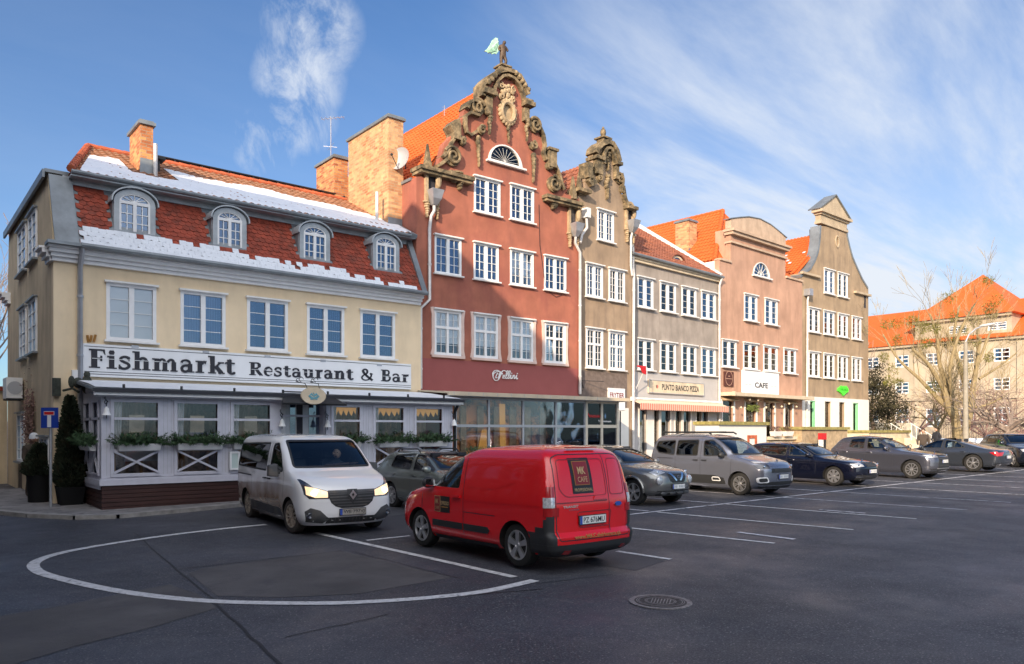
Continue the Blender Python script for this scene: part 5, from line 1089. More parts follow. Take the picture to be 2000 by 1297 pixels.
for a, b in ((1144, 1177.5), (1188.5, 1220)): casement(C, C.L(a, 680)[0], C.L(b, 680)[0], zb, zt, 2, 2, [3, 2], transom=.62, fr=.10, mid=.1)
G = lambda L_: [C.L(*p) for p in L_]
lc = G([(1134, 385), (1143, 377), (1143, 345), (1152, 330), (1158, 318), (1158, 300), (1165, 288), (1178, 280)]); rc = G([(1185, 281), (1194, 290), (1198, 305), (1200, 322), (1203, 342), (1210, 352), (1211, 372), (1217, 385), (1222, 402), (1233, 408)])
shz = (lc[0][1]+C.L(1232, 408)[1])/2
MB().prism([(0, -.3), (cw_, -.3), (cw_, rc[-1][1])]+rc[::-1][1:]+lc[::-1][:-1]+[(0, lc[0][1])], 0, .3, C.holes).build('wall', 'tan', C.root)
inside_board(C, .15, cw_-.15, 0, shz-.3); zl = C.L(1180, 727)[1]; MB().box(0.01, cw_-.35, -.012, -.002, -.3, zl).build('weathered_base', 'tan_dark', C.root)
ezC = shz-.2; mb = MB().box(0, .25, .3, 10, -.3, ezC).box(cw_-.25, cw_, .3, 10, -.3, ezC).box(.25, cw_-.25, 9.7, 10, -.3, ezC); mb.build('side_wall', 'tan', C.root)
rzC = C.L(1181, 318, .4)[1]; rfC = MB(); slab(rfC, [(.0, .3, ezC), (cw_/2, .3, rzC), (cw_/2, 10, rzC), (.0, 10, ezC)], (-1, 0, 1), .08); slab(rfC, [(cw_, .3, ezC), (cw_/2, .3, rzC), (cw_/2, 10, rzC), (cw_, 10, ezC)], (1, 0, 1), .08); rfo = rfC.build('roof', 'tile_old', C.root)
sl_ = Vector((cw_/2, 0, rzC-ezC)); pantiles('roof_tiles', 'tile_brown', rfo, (0, 10, ezC+.03), (0, -1, 0), sl_, 9.6, sl_.length, None, .22, .34, .04)
mb = MB(); band(mb, G([(1158, 302), (1160, 292), (1168, 284), (1180, 279), (1190, 284), (1198, 298), (1203, 318)]), .2, -.28, .34); band(mb, G([(1174, 322), (1174, 302), (1179, 292), (1186, 291), (1193, 303), (1198, 322)]), .13, -.24, .0)
for px, py, w_ in ((1164, 311, .55), (1201, 322, .36)): x, z = C.L(px, py); mb.box(x-w_/2, x+w_/2, -.32, .35, z-.07, z+.07)
x, z = C.L(1165, 328); mb.box(x-.2, x+.2, -.22, .32, z-.3, z+.3); x, z = C.L(1148, 336); mb.box(x-.2, x+.12, -.2, .34, z-.3, z+.35); x, z = C.L(1200, 338); mb.box(x-.1, x+.1, -.2, .32, z-.3, z+.25)
for px, py, r, a0, cw2 in ((1163, 330, .2, 30, 1), (1150, 350, .2, 150, -1), (1207, 350, .24, 120, -1), (1212, 372, .14, 90, -1), (1168, 350, .15, 20, 1)): x, z = C.L(px, py); scroll(mb, x, z, r, a0, 1.4, cw2, -.13, 0, .05)
band(mb, G([(1144, 352), (1150, 362), (1160, 356)]), .16, -.2, .3); band(mb, G([(1209, 340), (1212, 352), (1211, 366), (1214, 378)]), .12, -.2, .3); band(mb, G([(1214, 380), (1217, 392), (1222, 402)]), .16, -.2, .3)
x, z = C.L(1178, 276); mb.box(x-.2, x+.2, -.2, .2, z-.18, z+.06); mb.box(x-.28, x+.28, -.28, .28, z+.06, z+.13); mb.box(x-.16, x+.16, -.16, .16, z+.13, z+.19); mb.ball((x, 0, z+.37), .13, .13, .19, 10, 8); mb.ball((x, 0, z+.58), .05, .05, .05, 8, 5)
a, b = C.L(1119, 372, -.1), C.L(1144, 380); mb.box(-.25, b[0], -.35, .36, b[1]-.05, b[1]+.09); a, b = C.L(1217, 406), C.L(1234, 408); mb.box(a[0], cw_+.05, -.35, .36, a[1]-.05, a[1]+.09)
for px, py in ((1131, 374), (1220.5, 398)): x, z = C.L(px, py); x = max(x, .12); mb.hexa([(x-.13, -.1, z-.15), (x+.13, -.1, z-.15), (x+.13, .15, z-.15), (x-.13, .15, z-.15), (x-.03, 0, z+.8), (x+.03, 0, z+.8), (x+.03, .05, z+.8), (x-.03, .05, z+.8)])
for px, py, w_, h_ in ((1183, 345, .3, .9), (1184, 300, .3, .7)): x, z = C.L(px, py); drop(mb, x, z, w_, h_, -.07, 2)
mb.build('gable_trim', 'stone', C.root, smooth=True, angle=35)
x, z = C.L(1140, 418); MB().box(x-.12, x+.12, -.3, 0, z-.2, z+.2).build('rain_hopper', 'white_trim', C.root); pipe(C, [(x, -.16, z-.2), (x+.05, -.14, z-.6), (.14, -.12, C.L(1138, 462)[1]), (-.05, -.2, C.L(1133, 478)[1])], .06, 'pipe_light')
x, z = hopper(C, 1228, 440); pipe(C, [(x, -.2, z-.36), (x, -.13, z-.6), (x, -.12, C.L(1230, 520)[1]), (x+.1, -.12, C.L(1232, 540)[1])], .055, 'pipe_light')
x0, z0 = C.L(1187.5, 780, -.05); x1, z1 = C.L(1219.5, 759.5, -.05); e = empty('shop_sign', (*C.W((x0+x1)/2, -.05), z0+C.base-.45), C.a, 'white square shop sign reading FRYTJER on the tan house', 'sign')
MB().box(-(x1-x0)/2, (x1-x0)/2, -.04, .03, 0, z1-z0+.45).build('board', 'sign_white', e); text_part('lettering', 'FRYTJER', 'label_red', e, (0, -.046, z1-z0+.12), (x1-x0)*.86, .27, bold=.02)
x0 = C.L(1205, 800)[0]; MB().box(x0, x0+.75, -.06, -.015, 0, C.L(1215, 797)[1]).build('door', 'white_wall', C.root); MB().box(x0+.1, x0+.2, -.062, -.0605, .2, C.L(1215, 803)[1]).build('door_gap', 'ink', C.root)
x, z = C.L(1112, 745); mb = MB()
for q in range(3): mb.path([(.25+.06*math.cos(R(a))*(q+1)*.6, -.03, C.L(1110, 747)[1]-.1*q+.06*math.sin(R(a))*(q+1)*.6) for a in range(0, 330, 30)], .012, 4)
mb.path([(.1, -.02, C.L(1125, 743)[1]), (1.1, -.5, C.L(1145, 745)[1])], .014, 5); mb.build('sign_bracket', 'ink', C.root)

# ================================================================== grey pizzeria house
E_ = House('eaves_town_house', tuple(C.W(cw_+.04, .22)), R(4.2), 'grey rendered house with brown tiled roof and red scalloped pizzeria awning', 'house')
ew = E_.L(1403, 700)[0]
zt, zb = rowz(E_, (1244, 540), (1397, 574), (1244, 598), (1397, 628))
XS = ((1244.3, 1275.5), (1288.7, 1319.5), (1331, 1359.5), (1369.2, 1397))
for a, b in XS: casement(E_, E_.L(a, 600)[0], E_.L(b, 600)[0], zb, zt, 2, 1, 4, fr=.09, mid=.18, lintel=.08, sill=.14)
zt, zb = rowz(E_, (1244, 662), (1397, 681), (1244, 720.5), (1397, 736))
for i, (a, b) in enumerate(XS): casement(E_, E_.L(a, 700)[0], E_.L(b, 700)[0], zb, zt, 2, 1, 4, fr=.09, mid=.18, pane='pane_clear' if i != 3 else 'pane', sill=.14)
zev = (E_.L(1243, 507)[1]+E_.L(1401, 546)[1])/2
za = (E_.L(1245, 780)[1]+E_.L(1402, 790)[1])/2
shop = []
for a, b in ((1248, 1262), (1276, 1286), (1290, 1308), (1318, 1330), (1334, 1348), (1359, 1369), (1371, 1382)): shop.append((E_.L(a, 830)[0], E_.L(b, 830)[0]))
hs = [[(a, .15), (b, .15), (b, za-.45), (a, za-.45)] for a, b in shop]
MB().prism([(0, -.3), (ew, -.3), (ew, zev), (0, zev)], 0, .3, E_.holes+hs).build('wall', 'grey_stucco', E_.root)
zs_ = (E_.L(1243, 724)[1]+E_.L(1402, 742)[1])/2; fb = MB().prism([(.0, -.3), (ew, -.3), (ew, zs_), (.0, zs_)], -.02, -.002, hs).build('painted_base', 'grey_base', E_.root)
inside_board(E_, .1, ew-.1, 0, zev-.1)
for k, (a, b) in enumerate(shop): MB().box(a, b, .1, .106, .15, za-.45).build('shop_window', 'pane_clear' if k % 2 else 'pane', E_.root)
mb = MB()
for a, b in shop: mb.box(a-.07, a-.002, -.05, .05, 0, za-.4).box(b+.002, b+.07, -.05, .05, 0, za-.4)
mb.box(shop[1][0]-.5, shop[1][0]-.09, -.04, -.022, 0, za-.4).build('shop_pilaster', 'white_wall', E_.root)
MB().box(-.02, ew+.02, -.2, -.0, zev-.02, zev+.08).box(-.02, ew+.02, -.13, 0, zev-.14, zev-.021).build('cornice', 'cream_stone', E_.root)
MB().path([(-.05, -.28, zev+.14), (ew+.05, -.28, zev+.10)], .07, 8).build('gutter', 'zinc', E_.root, smooth=True)
rd = 5.0; rzE = E_.L(1262, 452, rd)[1]; rr_ = MB(); slab(rr_, [(-.05, -.22, zev+.12), (ew, -.22, zev+.12), (ew, rd, rzE), (-.05, rd, rzE)], (0, -.4, .9), .06); slab(rr_, [(-.05, 10, zev), (ew, 10, zev), (ew, rd, rzE), (-.05, rd, rzE)], (0, .4, .9), .06); ro = rr_.build('roof', 'tile_brown', E_.root)
v = Vector((0, rd+.22, rzE-zev-.12)); pantiles('roof_tiles', 'tile_brown', ro, (0, -.22, zev+.15), (1, 0, 0), v, ew, v.length, None, .22, .36, .05)
MB().box(0, .25, .3, 10, -.3, zev).box(ew-.25, ew, .3, 10, -.3, zev).box(.25, ew-.25, 9.7, 10, -.3, zev).build('party_wall', 'grey_stucco', E_.root)
mb = MB(); a_, b_ = Vector((ew+.12, -.22, zev+.2)), Vector((ew+.12, rd, rzE+.12)); slab(mb, [(ew-.12, -.25, zev+.28), (ew+.02, -.25, zev+.28), (ew+.02, rd, rzE+.3), (ew-.12, rd, rzE+.3)], (0, -.4, .9), .28); mb.build('parapet', 'white_trim', E_.root); mb = MB()
slab(mb, [(-.1, -.15, zev+.5), (.2, -.15, zev+.5), (.2, rd, rzE+.4), (-.1, rd, rzE+.4)], (0, -.4, .9), .6); mb.build('parapet', 'white_trim', E_.root)
MB().box(.0, .35, -.05, .6, zev, zev+1.0).box(-.12, .42, -.1, .65, zev+1.0, zev+1.1).build('corner_pier', 'cream_stone', E_.root)
x, z = E_.L(1322, 511, .6); e = bpy.data.objects.new('dormer', None); COL.objects.link(e); e.parent = E_.root; e.location = (x, .55, z-.1)
MB().prism(arc(0, 0, .55, .38, 0, 180, 12)+[(-.9, -.02), (.9, -.02)][:0], 0, .07, [arc(0, .04, .36, .25, 0, 180, 12)[::-1]]).build('dormer_front', 'cream_stone', e); mb = MB(); band(mb, arc(0, 0, .62, .44, 0, 180, 12), .06, -.08, 1.2); mb.build('dormer_hood', 'tile_brown', e); MB().prism(arc(0, .03, .38, .27, 0, 180, 12), .03, .035).build('pane', 'pane', e)
pipe(E_, [(.12, -.16, E_.L(1243, 500)[1]+.3), (.12, -.16, E_.L(1243, 528)[1]), (-.0, -.3, E_.L(1238, 540)[1]), (-.05, -.3, .1)], .06, 'pipe_light'); pipe(E_, [(ew-.08, -.28, zev+.1), (ew-.08, -.12, zev-.3), (ew-.08, -.12, .1)], .06, 'pipe_light')
x0, zA = E_.L(1266.3, 753.5, -.06); x1, zB = E_.L(1373.8, 762, -.06); e = empty('shop_sign', (*E_.W(x0, -.06), (zA+zB)/2+E_.base-.31), E_.a, 'cream pizzeria name board reading PUNTO BIANCO PIZZA', 'sign'); w_ = x1-x0
MB().box(0, w_, -.04, .035, 0, .62).build('board', 'cream_stone', e); MB().prism([(0, 0), (w_, 0), (w_, .62), (0, .62)], -.055, -.0405, [[(.03, .03), (.03, .59), (w_-.03, .59), (w_-.03, .03)]]).build('frame', 'frame_grey', e)
text_part('lettering', 'PUNTO BIANCO PIZZA', 'ink', e, (w_*.56, -.045, .31), w_*.68, .28, bold=.02); mb = MB()
mb.prism(arc(w_*.13, .31, .05, .08, 90, 270, 8), -.05, -.0405).build('emblem', 'ink', e); MB().prism(arc(w_*.14, .31, .05, .08, -90, 90, 8), -.05, -.0405).build('emblem', 'sign_red', e)
# awning: its own cloth with scalloped valance
e = empty('awning', (*E_.W(0, -.02), za+E_.base), E_.a, 'striped red awning with scalloped edge folded above the pizzeria windows', 'awning'); mb = MB(); slab(mb, [(.1, -.55, -.16), (ew, -.55, -.16), (ew, -.05, .02), (.1, -.05, .02)], (0, -.3, 1), .03); mb.build('cloth', 'awning_pale', e)
n = 44; wv = (ew-.1)/n; lo = []
for k in range(n): x = .1+k*wv; lo += [(x, -.41), (x+wv*.25, -.46), (x+wv*.75, -.46)]
MB().prism([(ew, -.16), (.1, -.16)]+lo+[(ew, -.41)], -.585, -.57).build('valance', 'awning_stripe', e)
MB().tube((.0, -.1, .06), (ew, -.1, .06), .06).box(-.15, .1, -.3, 0, -.06, .12).build('cassette', 'white_trim', e)
x, z = E_.L(1262, 722, -.8); e = empty('flag', (*E_.W(x-.1, -.8), z+E_.base), E_.a, 'furled red and white flag on a thin pole above the pizzeria board', 'flag')
MB().path([(.15, .75, -1.1), (.1, .1, .0), (.08, 0, .12)], .015, 5).build('pole', 'white_trim', e); MB().hexa([(-.5, 0, .10), (.1, 0, .02), (.1, .05, .02), (-.5, .05, .10), (-.5, 0, .16), (.1, 0, .16), (.1, .05, .16), (-.5, .05, .16)]).hexa([(-.12, 0, -.18), (.1, 0, -.22), (.1, .04, -.22), (-.12, .04, -.18), (-.3, 0, .08), (.1, 0, .02), (.1, .04, .02), (-.3, .04, .08)]).build('cloth', 'sign_red', e); MB().add([(.1, -.01, .12), (.2, 0, .1), (.17, 0, -.45), (.1, -.01, -.5)], [(0, 1, 2, 3)]).build('cloth', 'white_paint', e)
# ================================================================== pink cafe house
F_ = House('eaves_town_house', tuple(E_.W(ew+.03, -.05)), R(3.0), 'salmon pink cafe house with flat pedimented front block and orange tiled roof', 'house')
fw = F_.L(1567, 700)[0]
zt, zb = rowz(F_, (1453, 575), (1518, 587), (1453, 625), (1518, 637))
for a, b in ((1453, 1478.4), (1493.4, 1518)): casement(F_, F_.L(a, 600)[0], F_.L(b, 600)[0], zb, zt, 2, 1, 4, fr=.09, mid=.2, sill=.14, lintel=.1)
zt, zb = rowz(F_, (1410, 664), (1554, 683), (1410, 716), (1554, 731))
for i, (a, b) in enumerate(((1409.7, 1437.9), (1451.3, 1479), (1490.6, 1518), (1530, 1554))): casement(F_, F_.L(a, 700)[0], F_.L(b, 700)[0], zb, zt, 2, 1, 4, fr=.09, mid=.2, sill=.14, lintel=.1, pane='pane_clear' if i < 2 else 'pane')
cxl, zl = F_.L(1487, 541); fan_window(F_, cxl, zl, (F_.L(1503, 541)[0]-F_.L(1470, 541)[0])/2, F_.L(1487, 513)[1]-zl, 7, body='white_trim', frame=.1)
bx0, bx1 = F_.L(1427, 500)[0], F_.L(1534, 500)[0]; zsl = F_.L(1405, 509)[1]; zsr = F_.L(1566, 547)[1]; zs = (zsl+zsr)/2
ztop_ = (F_.L(1437, 450)[1]+F_.L(1533, 478)[1])/2
shops = [(F_.L(a, 800)[0], F_.L(b, 800)[0]) for a, b in ((1410, 1432), (1455, 1476), (1493, 1512), (1532, 1547))]; zsh = (F_.L(1410, 783)[1]+F_.L(1560, 790)[1])/2
hs = [[(a, .3), (b, .3), (b, zsh), (a, zsh)] for a, b in shops]
MB().prism([(0, -.3), (fw, -.3), (fw, zs), (bx1, zs), (bx1, ztop_), (bx0, ztop_), (bx0, zs), (0, zs)], 0, .3, F_.holes+hs).build('wall', 'pink', F_.root); inside_board(F_, .1, fw-.1, 0, zs-.2)
MB().box(bx0+.1, bx1-.1, .3, 1.0, zs-.5, ztop_).build('attic_block', 'pink', F_.root)
for k, (a, b) in enumerate(shops):
    o = MB().box(a-.1, a-.002, -.06, .12, .2, zsh+.1).box(b+.002, b+.1, -.06, .12, .2, zsh+.1).build('door_frame', 'white_trim', F_.root); MB().box(a, b, .1, .106, .3, zsh).build('shop_window', 'pane_clear', F_.root)
    MB().hexa([(a-.1, -.35, zsh+.02), (b+.1, -.35, zsh+.02), (b+.1, -.0, zsh+.02), (a-.1, 0, zsh+.02), (a-.1, -.35, zsh+.06), (b+.1, -.35, zsh+.06), (b+.1, 0, zsh+.2), (a-.1, 0, zsh+.2)]).build('door_hood', 'stone_light', F_.root)
mb = MB().box(bx0-.12, bx1+.12, -.22, .32, ztop_-.36, ztop_-.20).box(bx0-.2, bx1+.2, -.32, .34, ztop_-.20, ztop_-.08).box(bx0-.08, bx1+.08, -.12, .32, ztop_-.8, ztop_-.7).box(0, bx0-.001, -.08, .34, zs-.05, zs+.06).box(bx1+.001, fw, -.08, .34, zs-.05, zs+.06)
pm = (bx0+bx1)/2; mb.prism([(bx0, ztop_-.08), (bx1, ztop_-.08), (bx1, ztop_+.45)]+[(bx1+(bx0-bx1)*t, ztop_+.45+.55*math.sin(math.pi*t)) for t in (.15, .3, .5, .7, .85)]+[(bx0, ztop_+.45)], -.02, .32); mb.build('cornice', 'pink_trim', F_.root)
mb = MB(); band(mb, [(bx1+.12, ztop_+.47)]+[(bx1+(bx0-bx1)*t, ztop_+.47+.55*math.sin(math.pi*t)) for t in (.15, .3, .5, .7, .85)]+[(bx0-.12, ztop_+.47)], .045, -.06, .36); mb.build('coping', 'zinc', F_.root)
ry0 = 1.4; apx, apz = F_.L(1426, 419, ry0); apx = max(apx, fw*.32)
mb = MB(); P3 = lambda x, y, z: Vector((x, y, z))
zev_ = zs-.05; apex = P3(fw/2, ry0+1.2, F_.L(1428, 419, ry0+1.2)[1]); back = P3(fw/2, 11, apex.z)
slab(mb, [P3(0, .3, zev_), apex, back, P3(0, 11, zev_)], (-1, 0, 1), .06); slab(mb, [P3(fw, .3, zev_), apex, back, P3(fw, 11, zev_)], (1, 0, 1), .06); slab(mb, [P3(0, .3, zev_), P3(fw, .3, zev_), apex], (0, -1, 1), .06)
ro = mb.build('roof', 'tile_orange', F_.root); sl_ = Vector((fw/2, 0, apex.z-zev_)); pantiles('roof_tiles', 'tile_orange', ro, (0, 11, zev_+.03), (0, -1, 0), sl_, 10.7, sl_.length, [(0, -.1), (10.7, -.1), (11-ry0-1.2, sl_.length+.1), (0, sl_.length+.1)], .24, .36, .05)
rt = MB(); ridge_tiles(rt, apex+P3(0, 0, .05), back+P3(0, 0, .05), .12); ridge_tiles(rt, P3(0, .3, zev_+.08), apex+P3(0, 0, .05), .12); rt.build('ridge_tiles', 'tile_orange', ro, smooth=True)
MB().box(0, .28, .3, 11, -.3, zev_).build('side_wall', 'white_wall', F_.root); MB().box(fw-.28, fw, .3, 11, -.3, zev_).box(.28, fw-.28, 10.7, 11, -.3, zev_).build('party_wall', 'pink', F_.root)
chx = 1.2; y_c = F_.Y(1345, 440, chx)[0]; y_c2 = F_.Y(1319, 440, chx)[0]; zc1 = F_.Y(1345, 426, chx)[1]; chimney(ro, chx, chx+.8, y_c, y_c2, zev_+.6, zc1, 'brick_pale')
for a, b in ((1340, 1352), (1356, 1374)):
    x_ = .75; ya, yb = F_.Y(b, 490, x_)[0], F_.Y(a, 490, x_)[0]; q = sl_.normalized(); o0 = Vector((.35, 0, zev_+.12))+q*.35; o1 = o0+q*1.0; nn = Vector((-q.z, 0, q.x))*.12
    mb = MB(); slab(mb, [Vector((o0.x, ya, o0.z))+nn, Vector((o0.x, yb, o0.z))+nn, Vector((o1.x, yb, o1.z))+nn, Vector((o1.x, ya, o1.z))+nn], nn, .14); s_o = mb.build('roof_window', 'dark_metal', F_.root)
    mb = MB(); slab(mb, [Vector((o0.x, ya+.1, o0.z))+nn*1.1+q*.1, Vector((o0.x, yb-.1, o0.z))+nn*1.1+q*.1, Vector((o1.x, yb-.1, o1.z))+nn*1.1-q*.1, Vector((o1.x, ya+.1, o1.z))+nn*1.1-q*.1], nn, .01); mb.build('pane', 'pane', s_o)
zcn = (F_.L(1405, 768)[1]+F_.L(1566, 780)[1])/2; mb = MB(); mb.box(.0, fw, -.75, -.01, zcn-.10, zcn+.08).box(.0, .12, -.9, -.751, zcn-.12, zcn+.10); mb.build('canopy', 'canopy_cream', F_.root)
mb = MB(); rn = random.Random(2)
for k in range(9): mb.ball((.4+k*.85, -.5, zcn-.22-rn.random()*.5), .06, n=8, m=6)
mb.build('globe_bulb', 'cream_stone', F_.root)
x0, zA = F_.L(1449, 745, -.06); x1, zB = F_.L(1520, 748, -.06); e = empty('shop_sign', (*F_.W(x0, -.06), zA+F_.base-.5), F_.a, 'white signboard reading CAFE on the pink house', 'sign'); w_ = x1-x0; MB().box(0, w_, -.05, .03, -.1, 1.12).build('board', 'sign_white', e); text_part('lettering', 'CAFE', 'ink', e, (w_*.5, -.054, .36), w_*.36, .30, bold=.03); mb = MB()
for k in (0, 1, 2, 3): q = .06+k*.1 if k < 2 else .56+k*.1; mb.box(q*w_, (q+.07)*w_, -.0535, -.051, .34, .37)
mb.box(.42*w_, .58*w_, -.0535, -.051, .66, .68); mb.build('small_text', 'frame_grey', e)
x0, zA = F_.L(1414, 754, -.04); x1, zB = F_.L(1432, 727, -.04); e = empty('shop_sign', (*F_.W(x0, -.04), zA+F_.base), F_.a, 'dark brown upright sign with a ring emblem left of the cafe board', 'sign'); w_ = x1-x0; h_ = zB-zA; MB().box(0, w_, -.03, .03, 0, h_).build('board', mat('sign_brown', (.08, .025, .018), .6), e); mb = MB(); band(mb, arc(w_/2, h_*.55, w_*.38, w_*.42, 0, 360, 24), .03, -.036, -.031); mb.box(w_*.15, w_*.85, -.036, -.031, h_*.5, h_*.54); mb.box(w_*.42, w_*.58, -.036, -.031, h_*.66, h_*.72); mb.build('emblem', 'pink', e)
e = empty('wreath', (*F_.W((shops[1][0]+shops[1][1])/2, -.12), F_.base+1.0), F_.a, 'green fir garland framing a red and green decorated cafe doorway', 'garland'); mb = MB(); rn = random.Random(9); hw_ = (shops[1][1]-shops[1][0])/2
for k in range(900):
    t = rn.random(); q = (-hw_, t*1.9) if t*2 < .7 else (hw_, (1-t)*1.9*1.5) if t > .65 else (rn.uniform(-hw_, hw_), zsh-1.15-rn.random()*.35)
    c = Vector((q[0]+rn.uniform(-.12, .12), rn.uniform(-.1, .1), q[1]+rn.uniform(-.06, .06))); d = Vector((rn.uniform(-1, 1), rn.uniform(-1, .2), rn.uniform(-1, 1))).normalized(); a = d.orthogonal(); mb.add([c-a*.03, c+a*.03, c+d*.11], [(0, 1, 2)])
mb.build('foliage', mat('garland_green', (.16, .20, .05), .9, var=.4), e)
# ================================================================== last ochre house
L_ = House('gabled_town_house', tuple(F_.W(fw+.02, .12)), R(1.6), 'ochre end house with bell shaped curved gable and small triangular pediment', 'house', 'gabled town houses in the row')
lw = L_.L(1696, 700)[0]
zt, zb = rowz(L_, (1609, 526), (1655, 536), (1609, 573), (1655, 582))
for a, b in ((1609, 1629), (1636, 1655)): casement(L_, L_.L(a, 550)[0], L_.L(b, 550)[0], zb, zt, 2, 1, 4, fr=.1, mid=.24, sill=.12)
XS = ((1579, 1600), (1608, 1629), (1636, 1655), (1663.4, 1681.6))
zt, zb = rowz(L_, (1579, 601), (1681, 621), (1579, 647.5), (1681, 665))
for a, b in XS: casement(L_, L_.L(a, 600)[0], L_.L(b, 600)[0], zb, zt, 2, 1, 4, fr=.1, mid=.24, sill=.12)
zt, zb = rowz(L_, (1579, 687), (1681, 699.5), (1579, 735), (1681, 745))
for i, (a, b) in enumerate(XS): casement(L_, L_.L(a, 700)[0], L_.L(b, 700)[0], zb, zt, 2, 1, 4, fr=.1, mid=.24, sill=.12, pane='pane_clear' if i > 1 else 'pane')
G = lambda q: [L_.L(*p) for p in q]
lft = G([(1567, 540), (1570, 533), (1582, 524), (1591, 508), (1597, 490), (1600, 470), (1602, 441)]); rgt = G([(1653, 447), (1654, 462), (1658, 480), (1664, 502), (1673, 523), (1683, 545), (1694, 563)])
shz = (lft[0][1]+rgt[-1][1])/2; ox, oz = L_.L(1635, 472); L_.holes.append([(ox+.18*math.cos(R(a)), oz+.3*math.sin(R(a))) for a in range(0, 360, 30)])
zband = (L_.L(1570, 772)[1]+L_.L(1695, 783)[1])/2; shopw = [(L_.L(a, 800)[0], L_.L(b, 800)[0]) for a, b in ((1581, 1592), (1610, 1622), (1638, 1649), (1665, 1676))]; zsw = zband-.25
hs = [[(a, .9 if k != 3 else .1), (b, .9 if k != 3 else .1), (b, zsw), (a, zsw)] for k, (a, b) in enumerate(shopw)]
MB().prism([(0, -.3), (lw, -.3), (lw, shz)]+[(lw, rgt[-1][1])]+rgt[::-1][1:]+lft[::-1]+[(0, shz)], 0, .3, L_.holes+hs).build('wall', 'ochre', L_.root); inside_board(L_, .1, lw-.1, 0, shz+1.5 if 0 else shz)
inside_board(L_, L_.L(1600, 500)[0], L_.L(1660, 500)[0], shz, oz+.5)
MB().prism([(0.0, -.3), (lw, -.3), (lw, zband), (0, zband)], -.04, -.002, hs).build('shop_front', 'white_wall', L_.root)
mb = MB()
for k, (a, b) in enumerate(shopw): MB().box(a, b, .14, .146, .9 if k != 3 else .1, zsw).build('shop_window', 'pane_clear', L_.root)
for k, (a, b) in enumerate(shopw):
    if k in (0, 3): z0_ = .9 if k == 0 else .1; MB().prism([(a, z0_), (b, z0_), (b, zsw), (a, zsw)], .0, .1, [[(a+.06, z0_+.06), (a+.06, zsw-.06), (b-.2, zsw-.06), (b-.2, z0_+.06)]]).build('shop_frame', 'green_frame', L_.root)
mb = MB(); band(mb, [(-.1, lft[0][1]-.05)]+lft[1:], .16, -.05, .6); mb.build('gable_coping', 'zinc', L_.root, smooth=True, angle=35); mb = MB(); band(mb, rgt, .12, -.06, .36); mb.build('gable_coping', 'zinc', L_.root, smooth=True, angle=35)
nx0, nx1 = lft[-1][0], rgt[0][0]; nz = (lft[-1][1]+rgt[0][1])/2; mb = MB().box(nx0-.08, nx1+.08, -.1, .34, nz-.05, nz+.1).box(nx0, nx1, -.04, .32, nz+.1, nz+.5).box(nx0-.12, nx1+.12, -.14, .36, nz+.5, nz+.62).box(nx0-.3, nx1+.3, -.28, .42, nz+.62, nz+.78)
pz = L_.L(1634, 386)[1]; mb.prism([(nx0-.3, nz+.78), (nx1+.3, nz+.78), ((nx0+nx1)/2, pz)], -.1, .36); mb.build('pediment', 'ochre_trim', L_.root)
mb = MB(); band(mb, [(nx0-.38, nz+.80), ((nx0+nx1)/2, pz+.06), (nx1+.34, nz+.80)], .06, -.2, .6); mb.build('pediment_roof', 'zinc', L_.root)
mb = MB(); band(mb, [(ox+.22*math.cos(R(a)), oz+.36*math.sin(R(a))) for a in range(0, 361, 20)], .08, -.05, 0); a = L_.L(1598, 547)[0]; mb.box(-.05, a, -.2, 0, shz-.05, shz+.08); b = L_.L(1667, 568); mb.box(b[0], lw+.05, -.2, .32, b[1]-.15, b[1]-.02); mb.build('moulding', 'ochre_trim', L_.root)
x, z = L_.L(1689, 590); MB().prism([(x-.14, z-.4), (x+.14, z-.4), (x+.14, z+.4)]+arc(x, z+.4, .14, .15, 0, 180, 6)+[(x-.14, z+.4)], -.01, -.003).build('niche_shade', 'inside', L_.root)  # flat dark sheet painted as a shaded hollow
rr_ = MB(); rzL = L_.L(1600, 443, 1.0)[1]; rzL = L_.L(1601, 441, .3)[1]-.1; hwL = lw/2; slab(rr_, [(.0, .3, shz), (hwL, .3, rzL), (hwL, 11, rzL), (0, 11, shz)], (-1, 0, 1), .08); slab(rr_, [(lw, .3, shz), (hwL, .3, rzL), (hwL, 11, rzL), (lw, 11, shz)], (1, 0, 1), .08); ro = rr_.build('roof', 'tile_orange', L_.root)
sl_ = Vector((hwL, 0, rzL-shz)); pantiles('roof_tiles', 'tile_orange', ro, (0, 11, shz+.02), (0, -1, 0), sl_, 10.6, sl_.length, None, .24, .36, .05)
mb = MB(); rn = random.Random(3); q = sl_.normalized(); nn = Vector((-q.z, 0, q.x))
for k in range(34): c = Vector((0, .9+rn.random()*3.2, shz+.02))+q*(1.0+int(rn.random()*5)*.42)+nn*.09; mb.hexa([c+Vector((0, -.08, 0))+q*0, c+Vector((0, .08, 0)), c+Vector((0, .08, 0))+q*.16, c+Vector((0, -.08, 0))+q*.16]+[c+Vector((0, -.08, 0))+nn*.03, c+Vector((0, .08, 0))+nn*.03, c+Vector((0, .08, 0))+q*.16+nn*.03, c+Vector((0, -.08, 0))+q*.16+nn*.03])
mb.build('snow_patches', 'snow', ro)
MB().box(0, .28, .3, 11, -.3, shz).box(lw-.28, lw, .3, 11, -.3, shz).box(.28, lw-.28, 10.7, 11, -.3, shz).build('side_wall', 'ochre', L_.root)
MB().prism([(.28, shz), (lw-.28, shz), (hwL, rzL-.1)], 10.75, 10.95).build('rear_gable', 'ochre', L_.root)
x, z = L_.L(1573, 572); MB().box(x-.2, x+.2, -.4, 0, z-.2, z+.2).build('rain_hopper', 'pipe', L_.root); pipe(L_, [(x, -.2, z-.2), (x, -.14, z-.5), (x-.05, -.12, .1)], .06, 'pipe_light')
